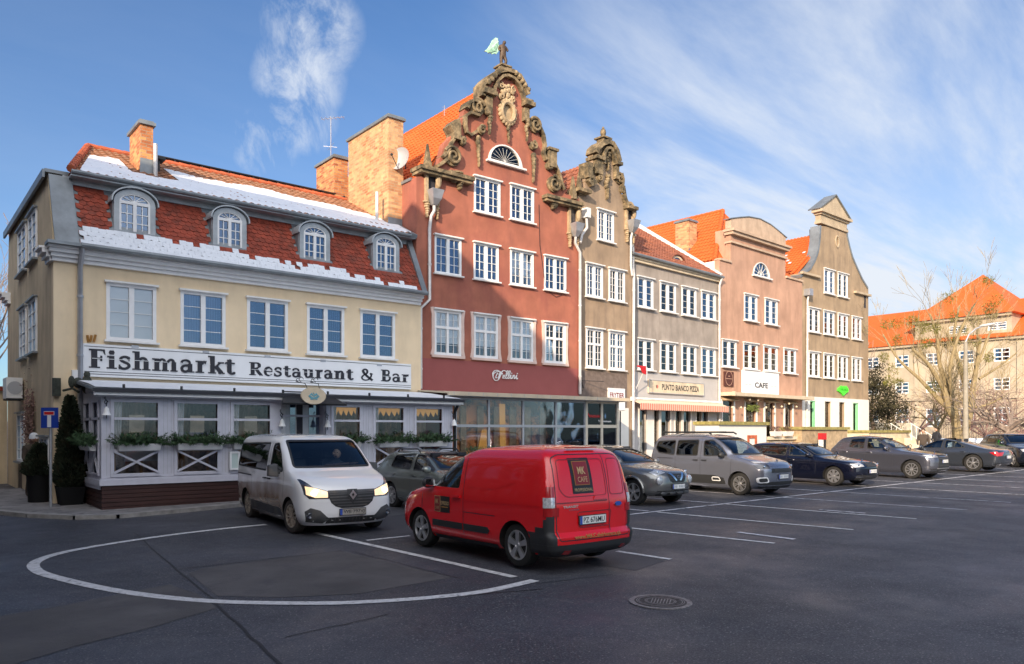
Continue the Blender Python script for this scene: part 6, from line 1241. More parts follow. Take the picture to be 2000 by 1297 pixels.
x, z = L_.L(1647, 764, -.08); e = empty('shop_sign', (*L_.W(x, -.08), z+L_.base-.15), L_.a, 'bright green leafy shop logo above the white shop front', 'sign'); mb = MB(); mb.prism([(-.75, .16), (-.4, .06), (-.2, -.02), (0, -.14), (.2, -.02), (.4, .06), (.62, .14), (.62, .34), (.5, .40), (.38, .5), (.2, .38), (.05, .48), (-.12, .40), (-.3, .48), (-.45, .36), (-.62, .36)], -.05, .06); mb.build('logo', 'sign_green', e)
mb = MB()
for k in range(5): mb.ribbon([(-.45+k*.2, .16), (-.42+k*.2, .34), (-.34+k*.2, .18)], .03, -.055)
mb.build('logo_strokes', mat('dark_green', (.01, .16, .01), .5), e)

# ================================================================== terraces in front of the right hand houses
def terrace(name, H, a, b, y0, y1, zt, m, capm, label, recess=None):
    e = empty(name, (*H.W(a, y0), H.base-.1), H.a, label, 'terrace wall', 'raised terraces before the houses'); w_ = b-a
    MB().box(0, w_, 0, y1-y0, -.2, zt).build('parapet_wall', m, e); MB().box(-.12, w_+.12, -.12, y1-y0+.05, zt+.001, zt+.16).build('coping_slab', capm, e); return e
zt1 = F_.L(1450, 828, -2.2)[1]; a1 = F_.L(1404, 850, -2.2)[0]; b1 = F_.L(1497, 850, -2.2)[0]
e = terrace('terrace_wall', F_, a1, b1, -2.2, -.9, zt1+.05, 'white_wall', 'moss', 'white rendered terrace wall with mossy stone coping before the cafe')
x = F_.L(1470, 850, -2.25)[0]-a1; MB().prism([(x-.42, .75), (x+.42, .75), (x+.42, 1.55), (x-.42, 1.55)], -.05, -.002, [[(x-.28, .9), (x-.28, 1.4), (x+.28, 1.4), (x+.28, .9)]]).build('notice_frame', 'tile_ridge', e)
a2 = L_.L(1566, 850, -2.4)[0]; b2 = L_.L(1655, 850, -2.4)[0]; z2 = L_.L(1610, 836, -2.4)[1]
terrace('terrace_wall', L_, a2, b2, -2.4, -1.2, z2, 'stone_light', 'moss', 'sandstone terrace wall with green mossy coping before the white shop front')
a3 = L_.L(1697, 850, -1.4)[0]; b3 = a3+6.2; z3 = L_.L(1750, 842, -1.4)[1]
terrace('terrace_wall', L_, a3, b3, -1.4, 2, z3, 'cream_stone', 'moss', 'long cream terrace wall with coping right of the ochre end house')
a4 = F_.L(1500, 860, -1.8)[0]; b4 = F_.L(1565, 860, -1.8)[0]; z4 = F_.L(1530, 855, -1.8)[1]
terrace('terrace_wall', F_, a4, b4, -1.8, -.8, z4, 'stone_light', 'cream_stone', 'low sandstone parapet with flower troughs between the two mossy terraces')
for px, lb in ((1516, 'white flower trough on the low parapet before the cafe, nearer the white terrace wall'), (1538, 'white flower trough on the low parapet before the cafe, nearer the ochre house')):
    x, z = F_.L(px, 847, -2.0); flower = empty('flower_trough', (*F_.W(x, -2.0), z+F_.base), F_.a, lb, 'planter', 'white troughs before the cafe'); MB().hexa([(-.35, -.12, -.12), (.35, -.12, -.12), (.35, .12, -.12), (-.35, .12, -.12), (-.42, -.16, .12), (.42, -.16, .12), (.42, .16, .12), (-.42, .16, .12)]).build('box', 'white_wall', flower); mb = MB(); rn = random.Random(px)
    for k in range(160): c = Vector((rn.uniform(-.4, .4), rn.uniform(-.15, .15), .12+rn.random()*.22)); d = Vector((rn.uniform(-1, 1), rn.uniform(-1, 1), 1)).normalized(); a = d.orthogonal()*.025; mb.add([c-a, c+a, c+d*.1], [(0, 1, 2)])
    mb.build('plants', 'twig_red', flower)
x, z = L_.L(1606, 860, -3.0); e = empty('menu_stand', (*L_.W(x, -3.0), L_.base), L_.a, 'red and white menu box on a stand behind the parked estate cars', 'menu stand'); zz_ = L_.L(1606, 846, -3)[1]; MB().box(-.28, .28, -.1, .1, zz_-.35, zz_).build('header', 'sign_red', e); MB().box(-.26, -.02, -.08, .08, .6, zz_-.351).build('panel', 'white_wall', e); MB().box(.02, .26, -.08, .08, .6, zz_-.351).build('panel', 'dark_metal', e); MB().box(-.2, -.14, -.04, .04, 0, .6).box(.14, .2, -.04, .04, 0, .6).build('leg', 'dark_metal', e)
# wicker chairs on the low terrace
for k, px in enumerate((1566, 1578, 1590)):
    p = DP(px, 38.5); e = empty('terrace_chair', p, .4*k, ('dark wicker chair on the terrace, leftmost of three behind the dark blue estate', 'dark wicker chair on the terrace, middle of three behind the dark blue estate', 'dark wicker chair on the terrace, rightmost of three behind the dark blue estate')[k], 'chair', 'wicker terrace chairs')
    p = e; MB().box(-.28, .28, -.26, .26, .40, .48).build('seat', 'door_brown', e); MB().box(-.28, .28, .22, .28, .48, 1.0).build('backrest', 'door_brown', e)
    for sx in (-1, 1):
        MB().box(sx*.28-.03, sx*.28+.03, -.24, .22, .62, .67).build('armrest', 'door_brown', e)
        for sy in (-1, 1): MB().tube((sx*.24, sy*.22, 0), (sx*.24, sy*.22, .4), .02).build('leg', 'door_brown', e)
# iron railings by the door of the grey house
def railing(name, H, x0, x1, y, h, label, step=.13, z0=0, m='dark_metal', cat='railing'):
    e = empty(name, (*H.W(x0, y), H.base+z0), H.a, label, cat); mb = MB().box(0, x1-x0, -.015, .015, h-.04, h).box(0, x1-x0, -.012, .012, .1, .13).build('rail', m, e); mb = MB(); n = int((x1-x0)/step)
    for k in range(n+1): mb.box(k*step-.008, k*step+.008, -.008, .008, 0, h-.041)
    mb.build('bars', m, e); return e
railing('railing', E_, -.5, .9, -1.8, 1.25, 'black iron railing by the grey house between the conservatory and the silver van')

# ================================================================== big cream building beyond the trees
bgx = 76.; yA, zE = XP(1700, 632, bgx); base_bg = gz(bgx, 5); zEv = XP(1790, 628, bgx)[1]
K_ = empty('public_building', (bgx, -22, base_bg), R(90), 'large cream public building with bright orange hipped roofs behind the bare trees', 'building')
# local x runs along world +y, local y runs along world -x (towards the street)
KX = lambda px, py: (XP(px, py, bgx)[0]+22, XP(px, py, bgx)[1]-base_bg)
Lw = 62.; hE = XP(1740, 676, bgx)[1]-base_bg; c0 = KX(1976, 620)[0]; c1 = KX(1787, 620)[0]; hC = (KX(1790, 628)[1]+KX(1974, 612)[1])/2
hol = []; wins = []
def bgw(x, z0, z1, w_=.68): hol.append([(x-w_, z0), (x+w_, z0), (x+w_, z1), (x-w_, z1)]); wins.append((x-w_, x+w_, z0, z1))
rows = [(KX(1850, 712)[1], KX(1850, 687)[1]), (KX(1730, 770)[1], KX(1730, 748)[1]), (KX(1730, 826)[1]-.4, KX(1730, 800)[1])]
x = 1.5
while x < Lw-1:
    for r_ in rows: bgw(x, r_[0], r_[1])
    x += 3.0
xw = c0+1.2
while xw < c1-1: bgw(xw, hE+.2-.3+.2 if 0 else KX(1830, 655)[1], KX(1830, 640)[1], .8); xw += 3.4
MB().prism([(0, -1), (Lw, -1), (Lw, hE), (c1, hE), (c1, hC), (c0, hC), (c0, hE), (0, hE)], 0, .5, hol, tf=lambda a, y, z: (a, y, z)).build('wall', 'cream_far', K_)
MB().box(.5, Lw-.5, -.9, -.8, 0, hE).build('interior_wall', 'inside', K_) if 0 else MB().box(.5, Lw-.5, .9, .95, 0, hE-.1).box(c0+.3, c1-.3, .9, .95, hE, hC-.1).build('interior_wall', 'inside', K_)
for (a, b, z0_, z1_) in wins:
    mb = MB().prism([(a, z0_), (b, z0_), (b, z1_), (a, z1_)], .08, .16, [[(a+.1, z0_+.1), (a+.1, z1_-.1), (b-.1, z1_-.1), (b-.1, z0_+.1)]]); m_ = (a+b)/2; mb.box(m_-.05, m_+.05, .09, .15, z0_+.1, z1_-.1)
    for k in (1, 2): mb.box(a+.1, b-.1, .1, .14, z0_+(z1_-z0_)*k/3-.04, z0_+(z1_-z0_)*k/3+.04)
    o = mb.build('window', 'white_paint', K_); MB().box(a+.05, b-.05, .17, .18, z0_+.05, z1_-.05).build('pane', 'pane', o)
mb = MB()
x = 0
while x < Lw: mb.box(x-.22, x+.22, -.16, 0, 0, hE-.5); x += 3.0
mb.box(-.1, c0-.001, -.4, 0, hE-.3, hE).box(c1+.001, Lw+.1, -.4, 0, hE-.3, hE).box(c0-.1, c1+.1, -.45, 0, hC-.25, hC+.0).box(c0, c1, -.3, 0, hE-.25, hE-.01).box(0, Lw, -.25, -.161, rows[2][1]+.8, rows[2][1]+1.05); mb.build('stone_trim', 'cream_far', K_)
dr = 12.; zr_ = XP(1720, 615, bgx+6)[1]-base_bg
mb = MB(); slab(mb, [(-1, -.6, hE), (Lw+1, -.6, hE), (Lw-6, dr/2, zr_), (6, dr/2, zr_)], (0, -1, 1), .1); slab(mb, [(-1, dr, hE), (-1, -.6, hE), (6, dr/2, zr_)], (-1, 0, 1), .1); slab(mb, [(Lw+1, -.6, hE), (Lw+1, dr, hE), (Lw-6, dr/2, zr_)], (1, 0, 1), .1); slab(mb, [(-1, dr, hE), (Lw+1, dr, hE), (Lw-6, dr/2, zr_), (6, dr/2, zr_)], (0, 1, 1), .1)
mb.build('roof', 'tile_orange', K_); cm = (c0+c1)/2; ap = Vector((cm, 5.5, XP(1893, 540, bgx+5.5)[1]-base_bg)); mb = MB()
q = [Vector((c0-.5, -.7, hC)), Vector((c1+.5, -.7, hC)), Vector((c1+.5, 11, hC)), Vector((c0-.5, 11, hC))]
mb.add(q+[ap], [(0, 1, 4), (1, 2, 4), (2, 3, 4), (3, 0, 4), (3, 2, 1, 0)]); mb.build('hip_roof', 'tile_orange', K_)
MB().box(c0, c0+.4, .5, 9, hE, hC-.01).box(c1-.4, c1, .5, 9, hE, hC-.01).build('pavilion_side', 'cream_far', K_)
K_.scale = (1, -1, 1); K_.rotation_euler = (0, 0, R(90))
# the mirrored frame puts local +y on world +x (away from the street)
def lowwall(p0, p1, h, th, m, label, name='low_wall', cat='wall', bars=0):
    d = (p1.xy-p0.xy); L = d.length; a = math.atan2(d.y, d.x); e = empty(name, (p0.x, p0.y, gz(p0.x, p0.y)), a, label, cat); MB().box(0, L, -th/2, th/2, -.2, h).build('wall', m, e)
    if bars:
        mb = MB().box(0, L, -.02, .02, h+bars-.05, h+bars); k = 0
        while k*.16 < L: mb.box(k*.16-.012, k*.16+.012, -.012, .012, h, h+bars-.051); k += 1
        mb.build('railing', 'dark_metal', e)
    return e
lowwall(DP(1830, 62), DP(2030, 58), .75, .3, 'snow', 'low white wall with iron railing behind the big bare tree', bars=1.1)
lowwall(DP(1690, 60), DP(1790, 62), 2.0, .4, 'cream_stone', 'cream retaining wall behind the trees at the far end of the row')
# garden steps with handrail
p = DP(1810, 52); e = empty('garden_steps', p, R(60), 'pale stone garden steps with a white handrail beyond the last terrace', 'steps'); mb = MB()
for k in range(6): mb.box(-1, 1, k*.32, 2.4, k*.17, (k+1)*.17-.001)
mb.build('treads', 'cream_stone', e); mb = MB()
for s_ in (-1, 1):
    mb.path([(s_*1.02, 0, .95), (s_*1.02, 2, 2.0)], .03, 6)
    for k in range(6): mb.tube((s_*1.02, k*.36+.1, k*.17), (s_*1.02, k*.36+.1, .98+k*.19), .015, n=5)
mb.build('handrail', 'white_paint', e)
# ================================================================== trees
def tree_mesh(rn, h, limbs, depth, spread, r0, twig=.012, up=.25, lean=None, seg=3, clump=None, droop=0.):
    mb = MB(); ends = []
    def grow(p, d, L, r, lv):
        pts = [p.copy()]; rad = [r]; dd = d.copy()
        for k in range(seg):
            dd = (dd+Vector((rn.uniform(-1, 1), rn.uniform(-1, 1), rn.uniform(-.6, .8)))*.16+Vector((0, 0, up*.12-droop*lv*.05))).normalized(); p = p+dd*L/seg; pts.append(p.copy()); rad.append(max(twig, r*(1-.45*(k+1)/seg)))
        mb.path(pts, rad, 7 if lv == 0 else (5 if lv < 3 else 3)); ends.append((p.copy(), lv, pts))
        if lv >= depth: return
        n = limbs if lv == 0 else rn.choice((2, 3, 3))
        for i in range(n):
            t = 1 if i == 0 else rn.uniform(.35, .95); k = min(seg-1, int(t*seg)); q = pts[k]+(pts[k+1]-pts[k])*(t*seg-k) if t < 1 else pts[-1]
            an = rn.uniform(.25, .75)*spread*(.5 if i == 0 else 1); ax = dd.orthogonal().normalized(); ax.rotate(Matrix.Rotation(rn.uniform(0, 6.28), 3, dd)); nd_ = dd.copy(); nd_.rotate(Matrix.Rotation(an, 3, ax)); grow(q, nd_, L*rn.uniform(.62, .86), max(twig, rad[k]*.66), lv+1)
    return mb, grow, ends
def big_tree():
    b = DP(1872, 50); e = empty('bare_tree', b, 0, 'tall bare multi stemmed tree with mistletoe clumps before the cream building', 'tree'); rn = random.Random(12)
    rt = Vector((FY, -FX, 0)); sc = 50/F0; mb, grow, ends = tree_mesh(rn, 12, 3, 5, .8, .3, .009, .35)
    trunk = MB()
    def pxp(px, py, dd=0): return rt*((px-1872)*sc)+Vector((FX, FY, 0))*dd+Vector((0, 0, CZ+(HZ-py)*sc-b.z))
    stems = [([(1872, 885), (1868, 840), (1862, 800), (1845, 790), (1828, 775)], [.36, .30, .26, .2, .17], 0), ([(1866, 815), (1850, 800), (1838, 765), (1805, 715), (1770, 685)], [.26, .22, .17, .12, .09], -1), ([(1866, 830), (1862, 785), (1848, 735), (1842, 700), (1840, 650), (1830, 610)], [.26, .22, .17, .13, .10, .07], 1), ([(1880, 885), (1886, 840), (1893, 800), (1902, 750), (1908, 710), (1915, 660)], [.3, .25, .22, .17, .13, .08], 0), ([(1886, 840), (1905, 790), (1912, 740), (1930, 700), (1958, 640)], [.2, .17, .13, .10, .06], 1.5), ([(1862, 800), (1852, 760), (1846, 715), (1860, 650), (1882, 600)], [.2, .16, .12, .09, .06], -1.5), ([(1895, 790), (1885, 720), (1880, 660), (1900, 590)], [.18, .13, .1, .06], 2), ([(1828, 775), (1800, 740), (1762, 700), (1735, 650)], [.15, .11, .08, .05], 1), ([(1893, 798), (1925, 790), (1948, 775)], [.10, .07, .04], -1), ([(1912, 740), (1945, 720), (1985, 690)], [.1, .07, .04], 0)]
    for pts, rr, dd in stems:
        P_ = [pxp(x, y, dd*i/len(pts)) for i, (x, y) in enumerate(pts)]; P_ = smooth_pts(P_, 4); R_ = [rr[min(len(rr)-1, i//4)]+(rr[min(len(rr)-1, i//4+1)]-rr[min(len(rr)-1, i//4)])*(i % 4)/4 for i in range(len(P_))]; trunk.path(P_, R_, 8)
        n = len(P_)
        for k in range(4, n):
            if k % 3 == 0 and k < n-1: continue
            d = (P_[k]-P_[k-1]).normalized(); ax = d.orthogonal(); ax.rotate(Matrix.Rotation(rn.uniform(0, 6.28), 3, d)); q = (d*.8+ax.normalized()*rn.uniform(.3, .9)+Vector((0, 0, .45))).normalized(); grow(P_[k], q, rn.uniform(.9, 1.6), min(.035, R_[k]*.3), 2)
    trunk.build('trunk', 'bark', e, smooth=True); mb.build('branches', 'bark', e, smooth=True)
    cl = [(1742, 630), (1758, 630), (1790, 626), (1762, 662), (1806, 621), (1812, 645), (1826, 632), (1800, 672), (1812, 682), (1868, 648), (1866, 665), (1888, 612), (1925, 622), (1913, 554), (1920, 700), (1928, 592), (1750, 720), (1740, 695), (1872, 722), (1820, 755), (1848, 583), (1945, 608), (1875, 665), (1902, 665), (1772, 745), (1730, 745), (1790, 645), (1935, 600)]
    ms = MB()
    for i, (px, py) in enumerate(cl):
        c = pxp(px, py, rn.uniform(-1, 1.5)); r = rn.uniform(.26, .46)
        for k in range(200):
            d = Vector((rn.gauss(0, 1), rn.gauss(0, 1), rn.gauss(0, 1))).normalized(); q = c+d*r*rn.random()**.5; a = d.orthogonal().normalized(); a.rotate(Matrix.Rotation(rn.uniform(0, 6.28), 3, d)); ms.add([q-a*.02, q+a*.02, q+(d+a*.5)*.15], [(0, 1, 2)])
    ms.build('mistletoe', 'mistletoe', e)
big_tree()
def bush_tree(px, t, h, label, m='twig_red', sd=1, wd=1., trunk=1.2, name='bare_tree', stems=5, depth=5, r0=.12, group='bushy bare trees before the cream building'):
    b = DP(px, t); e = empty(name, b, 0, label, 'tree', group); rn = random.Random(sd); mb, grow, ends = tree_mesh(rn, h, 3, depth, 1.0*wd, r0, .011, .12, droop=.5)
    MB().path([(0, 0, -.1), (.03, 0, trunk*.5), (0, .03, trunk)], [r0*1.6, r0*1.2, r0], 8).build('trunk', m, e, smooth=True)
    for k in range(stems): a = 6.28*k/stems+rn.random(); q = Vector((math.cos(a)*.8*wd, math.sin(a)*.8*wd, .75)).normalized(); grow(Vector((0, 0, trunk*rn.uniform(.75, 1))), q, h*.34, r0*.7, 1)
    mb.build('branches', m, e); return e
bush_tree(1925, 56, 5.2, 'wide spreading bare bushy tree right of the concrete lamp post', sd=3, wd=1.3, stems=7)
bush_tree(1968, 48, 5.0, 'wide bare tree with a short thick trunk near the right edge', 'bark_grey', sd=4, wd=1.4, trunk=1.8, r0=.2, stems=7)
bush_tree(1832, 54, 5.0, 'small bare bushy tree with a fork left of the big mistletoe tree', 'bark', sd=5, wd=1.0, trunk=1.6, stems=5, r0=.13)
bush_tree(1790, 66, 6.5, 'red brown bare bush against the cream building left of the mistletoe tree', sd=6, wd=1.2, stems=6)
bush_tree(1890, 68, 6.5, 'red brown bare bush behind the mistletoe tree stems', sd=7, wd=1.2, stems=6)
bush_tree(1995, 64, 7.5, 'tall red brown bare bush cut by the right edge of the photo', sd=8, wd=1.2, stems=6)
def leafy_tree(px, t, h, r, label, m='ivy', sd=1, n=6500, zc=.55):
    b = DP(px, t); e = empty('ivy_tree', b, 0, label, 'tree'); rn = random.Random(sd); mb, grow, ends = tree_mesh(rn, h, 3, 4, 1, .2, .02); grow(Vector((0, 0, 0)), Vector((0, 0, 1)), h*.5, .22, 0); mb.build('trunk', 'bark_grey', e); f = MB(); cs = [Vector((rn.gauss(0, r*.45), rn.gauss(0, r*.45), h*zc+rn.gauss(0, h*.22))) for _ in range(26)]
    for k in range(n):
        c = cs[k % 26]; d = Vector((rn.gauss(0, 1), rn.gauss(0, 1), rn.gauss(0, 1))).normalized(); q = c+d*rn.uniform(.2, .95); a = d.orthogonal().normalized(); a.rotate(Matrix.Rotation(rn.uniform(0, 6.28), 3, d)); f.add([q-a*.06, q+a*.06, q+(d*.5+a.cross(d))*.13], [(0, 1, 2)])
    f.build('crown', m, e)
leafy_tree(1712, 57, 6.5, 1.9, 'dark ivy covered tree against the corner of the ochre end house', sd=2)
# bare tree far left behind the side wall
b = DP(-8, 40); e = empty('bare_tree', b, 0, 'thin bare twigs of a distant tree beyond the left wall', 'tree'); rn = random.Random(21); mb, grow, ends = tree_mesh(rn, 12, 4, 6, .9, .2, .012, .3); grow(Vector((0, 0, 0)), Vector((0, 0, 1)), 4.2, .2, 0); mb.build('branches', 'bark_grey', e)
# concrete lamp post
b = DP(1886, 46); e = empty('street_lamp', b, 0, 'tall concrete lamp post with curved arm in front of the mistletoe tree', 'street lamp'); s_ = 46/F0; zt_ = CZ+(HZ-668)*s_-b.z; rt = Vector((FY, -FX, 0))
MB().tube((0, 0, 0), (0, 0, zt_), .17, .10, 10).build('post', 'concrete', e, smooth=True); q = rt*(34*s_); MB().path([(0, 0, zt_), (q.x*.2, q.y*.2, zt_+.45), (q.x*.6, q.y*.6, zt_+.8), (q.x, q.y, zt_+.95)], .045, 6).build('arm', 'pipe', e)
hd = MB().ball((0, 0, 0), .52, .14, .09, 12, 6).build('lamp_head', 'pipe_light', e, smooth=True); hd.location = (q.x*1.25, q.y*1.25, zt_+1.02); hd.rotation_euler = (0, -.15, math.atan2(-FX, FY))
# ================================================================== left corner things
def conifer(px, py, t, h, r, label, pot, sd, n=7000, ph=.5):
    b = DP(px, t); b.z += KH; e = empty('conifer', b, 0, label, 'conifer', 'potted conifers at the restaurant corner'); rn = random.Random(sd)
    if pot == 'round': MB().lathe([(.26, 0), (.31, ph), (.34, ph), (.34, ph+.05), (.28, ph+.05)], (0, 0, 0), 20).build('pot', 'pot_black', e, smooth=True, angle=30)
    else: MB().hexa([(-.24, -.24, 0), (.24, -.24, 0), (.24, .24, 0), (-.24, .24, 0), (-.3, -.3, ph), (.3, -.3, ph), (.3, .3, ph), (-.3, .3, ph)]).build('pot', 'pot_black', e)
    f = MB(); MB().tube((0, 0, ph-.1), (0, 0, h*.8), .05, .02, 6).build('trunk', 'bark_grey', e)
    for k in range(n):
        u_ = rn.random(); z = ph-.22+(h-ph+.1)*u_; prof = min(1, (u_+.04)*5)*(1-u_)**.62*1.12; a = rn.uniform(0, 6.28); lump = 1+.22*noise.noise(Vector((math.cos(a)*2.2, math.sin(a)*2.2, z*2.6)))+.10*noise.noise(Vector((math.cos(a)*6, math.sin(a)*6, z*7)))
        rr = r*prof*lump*(1-.45*rn.random()**3); c = Vector((rr*math.cos(a), rr*math.sin(a), z)); d = Vector((math.cos(a)*.7+rn.uniform(-.4, .4), math.sin(a)*.7+rn.uniform(-.4, .4), rn.uniform(.2, 1.1))).normalized(); s2 = d.cross(Vector((rn.uniform(-1, 1), rn.uniform(-1, 1), rn.uniform(-1, 1)))).normalized()*.022; L__ = rn.uniform(.06, .13)
        f.add([c-s2, c+s2, c+d*L__+s2*.5, c+d*L__-s2*.5], [(0, 1, 2, 3)])
    f.build('foliage', 'conifer', e)
s_ = 19.6/F0; conifer(137, 985, 19.6, 2.25+(842-768)*s_-.38, .33, 'tall narrow dark conifer in a pot between the road sign and the veranda', 'square', 3, 9500, .45); conifer(77, 975, 20.2, 2.25+(842-862)*20.2/F0-.38, .36, 'short bushy conifer in a round black pot left of the road sign', 'round', 4, 6500, .82)
b = DP(97, 18.9); b.z += KH; e = empty('road_sign', b, math.atan2(-FX, FY)*.98, 'square blue dead end road sign with red bar on a grey pole', 'road sign'); s_ = 18.9/F0; z1 = CZ+(HZ-796)*s_-b.z; w2 = 20*s_
z0 = z1-2*w2; MB().tube((0, .03, 0), (0, .03, z1-.05), .032, n=12).build('pole', 'pipe', e, smooth=True); MB().box(-w2, w2, -.012, .01, z0, z1).build('plate', 'sign_blue', e); MB().box(-w2*.22, w2*.22, -.018, -.0125, z0+.02, z1-.42*w2).build('white_bar', 'sign_white', e); MB().prism([(-w2*.62, z1-.75*w2), (w2*.62, z1-.75*w2), (w2*.62, z1-.36*w2), (-w2*.62, z1-.36*w2)], -.021, -.0182).build('red_bar_edge', 'sign_white', e); MB().box(-w2*.57, w2*.57, -.024, -.0212, z1-.70*w2, z1-.41*w2).build('red_bar', 'sign_red', e)
e.rotation_euler = (0, 0, math.atan2(-FX, FY)-.25)
# air conditioner on the side wall, annex, vine, carved lantern
y0, z0 = XP(40, 778, xl-.1); z1 = XP(40, 738, xl-.1)[1]; e = empty('air_conditioner', (xl-.15, y0, z0), 0, 'grey air conditioning box on brackets on the lane side wall', 'air conditioner'); MB().box(-.32, .1, -.05, .85, 0, z1-z0).build('casing', 'white_trim', e); mb = MB().lathe([(.2, 0), (.2, -.01), (.01, -.01)], (-.1, -.051, (z1-z0)/2), 18, 'y'); mb.build('fan_grille', 'frame_grey', e); MB().box(-.32, .14, .0, .04, -.06, -.01).box(-.32, .14, .7, .74, -.06, -.01).build('bracket', 'dark_metal', e)
e = empty('annex', (xl-3.2, 9.4, gz(xl-3, 9)), 0, 'low cream annex at the far end of the lane with a small window', 'annex'); zt_ = XP(8, 775, xl)[1]-gz(xl, 9); MB().box(0, 3.2, 0, 5, -.2, zt_+.2).build('wall', 'stucco_side', e); MB().box(-.15, 3.3, -.15, 5.1, zt_+.2, zt_+.35).build('roof', 'tile_old', e); MB().box(1.6, 2.2, -.04, -.0, 1.2, 2.2).build('window', 'white_paint', e); MB().box(1.2, 2.6, -.5, -.01, -.1, .3).build('steps', 'kerb', e)
mb = MB(); rn = random.Random(8); yv, zv = XP(66, 800, xl); e = empty('climbing_vine', (xl-.03, yv, A.base), 0, 'leafless red brown climber on the side wall above the short conifer', 'vine')
for k in range(10): p = Vector((0, rn.uniform(-.2, .2), 0)); mb.path([p, p+Vector((-.05, rn.uniform(-.3, .3), 1.4)), p+Vector((-.03, rn.uniform(-.5, .5), 2.6+rn.random()*.5))], .014, 4)
mb.build('stems', 'twig_red', e); mb = MB()
for k in range(900): c = Vector((-.04-rn.random()*.14, rn.gauss(0, .32), 1.9+rn.gauss(.35, .45))); d = Vector((rn.uniform(-1, 0), rn.uniform(-1, 1), rn.uniform(-1, 1))).normalized(); a = d.orthogonal().normalized(); mb.add([c-a*.025, c+a*.025, c+d*.06], [(0, 1, 2)])
mb.build('foliage', 'twig_red', e)
x, z = FP(112, 755, -.2); e = empty('carved_lantern', (x, -.04, z), 0, 'dark carved wooden wall sign of figures above the conifers', 'wall sign'); mb = MB().box(-.10, .08, -.16, -.04, -.24, .22); mb.path([(.12, -.2, -.1), (.3, -.4, -.05), (.45, -.45, -.15)], .03, 6); mb.ball((.42, -.45, .1), .12, .06, .14, 8, 6).ball((.62, -.45, .05), .14, .07, .24, 8, 6).ball((.62, -.45, .32), .08, .07, .09, 8, 6).ball((.28, -.4, .12), .08, .05, .16, 8, 6); mb.build('carving', mat('carving', (.035, .04, .03), .8, var=.5, vscale=9, bump=.5), e, smooth=True, angle=40)
# ================================================================== antennas and dishes
p = Vector((9.95, 5.9, 13.2)); e = empty('roof_antenna', p, 0, 'thin television antenna on the smaller rear chimney', 'antenna'); mb = MB().path([(0, 0, -.7), (0, 0, 1.75)], .018, 6); rt = Vector((FY, -FX, 0)); q = rt*.55+Vector((0, 0, .03)); mb.path([q*-.7+Vector((0, 0, 1.65)), q+Vector((0, 0, 1.7))], .012, 5)
for k in range(6): c = q*(-.6+.3*k)+Vector((0, 0, 1.67)); mb.path([c-Vector((FX, FY, .2))*.28, c+Vector((FX, FY, .2))*.28], .008, 4)
mb.path([rt*-.3+Vector((0, 0, .55)), rt*.25+Vector((0, 0, .5))], .01, 4); mb.path([rt*-.12+Vector((0, 0, .38)), rt*.12+Vector((0, 0, .68))], .008, 4); mb.build('mast', 'pipe', e)
x, z = B.L(868, 232, 3.5); e = empty('roof_antenna', (*B.W(x, 3.5), z+bb), 0, 'small grid antenna behind the orange roof of the red house', 'antenna'); mb = MB().path([(0, 0, -1.2), (0, 0, .55)], .015, 6)
for k in range(6): mb.path([(-.13, 0, .1*k-.05), (.13, 0, .1*k-.03)], .006, 4)
mb.build('mast', 'pipe', e)
y_, z_ = 1.15, XP(782, 311, 10.6)[1]; x_, z_ = FP(782, 311, y_); e = empty('satellite_dish', (x_, y_, z_), 0, 'grey satellite dish on the big pale brick chimney', 'satellite dish'); e.rotation_euler = (R(80), 0, R(-68)); MB().lathe([(.0, -.06), (.2, -.045), (.33, 0), (.42, .06), (.42, .075), (.33, .012), (.2, -.03), (.001, -.045)], (0, 0, 0), 22).build('dish', 'frame_grey', e, smooth=True); MB().path([(0, -.4, .05), (0, -.1, .5)], .015, 5).path([(0, 0, -.05), (0, 0, -.3), (0, -.2, -.35)], .025, 6).ball((0, -.08, .5), .05).build('feed_arm', 'dark_metal', e)
# ================================================================== the houses behind the photographer that shade the square
def shade_house(x0, x1, y0, y1, h, rh, m, label, along='y'):
    g = gz((x0+x1)/2, (y0+y1)/2); e = empty('opposite_house', ((x0+x1)/2, (y0+y1)/2, g), 0, label, 'house', 'houses across the square'); hx_, hy_ = (x1-x0)/2, (y1-y0)/2
    MB().box(-hx_, hx_, -hy_, hy_, -.5, h).build('wall', m, e); mb = MB()
    if along == 'y': mb.add([(-hx_-.3, -hy_-.3, h), (hx_+.3, -hy_-.3, h), (hx_+.3, hy_+.3, h), (-hx_-.3, hy_+.3, h), (0, -hy_-.3, h+rh), (0, hy_+.3, h+rh)], [(0, 4, 5, 3), (1, 2, 5, 4), (0, 1, 4), (2, 3, 5), (0, 3, 2, 1)])
    else: mb.add([(-hx_-.3, -hy_-.3, h), (hx_+.3, -hy_-.3, h), (hx_+.3, hy_+.3, h), (-hx_-.3, hy_+.3, h), (-hx_-.3, 0, h+rh), (hx_+.3, 0, h+rh)], [(0, 1, 5, 4), (2, 3, 4, 5), (0, 4, 3), (1, 2, 5), (0, 3, 2, 1)])
    mb.build('roof', 'tile_orange', e); W_ = MB(); G_ = MB()
    z = 1.2
    while z+1.5 < h:
        y = -hy_+1
        while y+1.2 < hy_: W_.box(hx_, hx_+.05, y, y+1.1, z, z+1.6); G_.box(hx_+.052, hx_+.055, y+.1, y+1, z+.1, z+1.5); y += 2.4
        x = -hx_+1
        while x+1.2 < hx_: W_.box(x, x+1.1, hy_, hy_+.05, z, z+1.6); G_.box(x+.1, x+1, hy_+.052, hy_+.055, z+.1, z+1.5); x += 2.4
        z += 2.9
    W_.build('window_frames', 'white_paint', e); G_.build('window_panes', 'pane', e); return e
shade_house(-20, -8.5, -18.9, -2.0, 13.0, 4.8, 'tan', 'tan corner house out of view left of the lane', 'x')
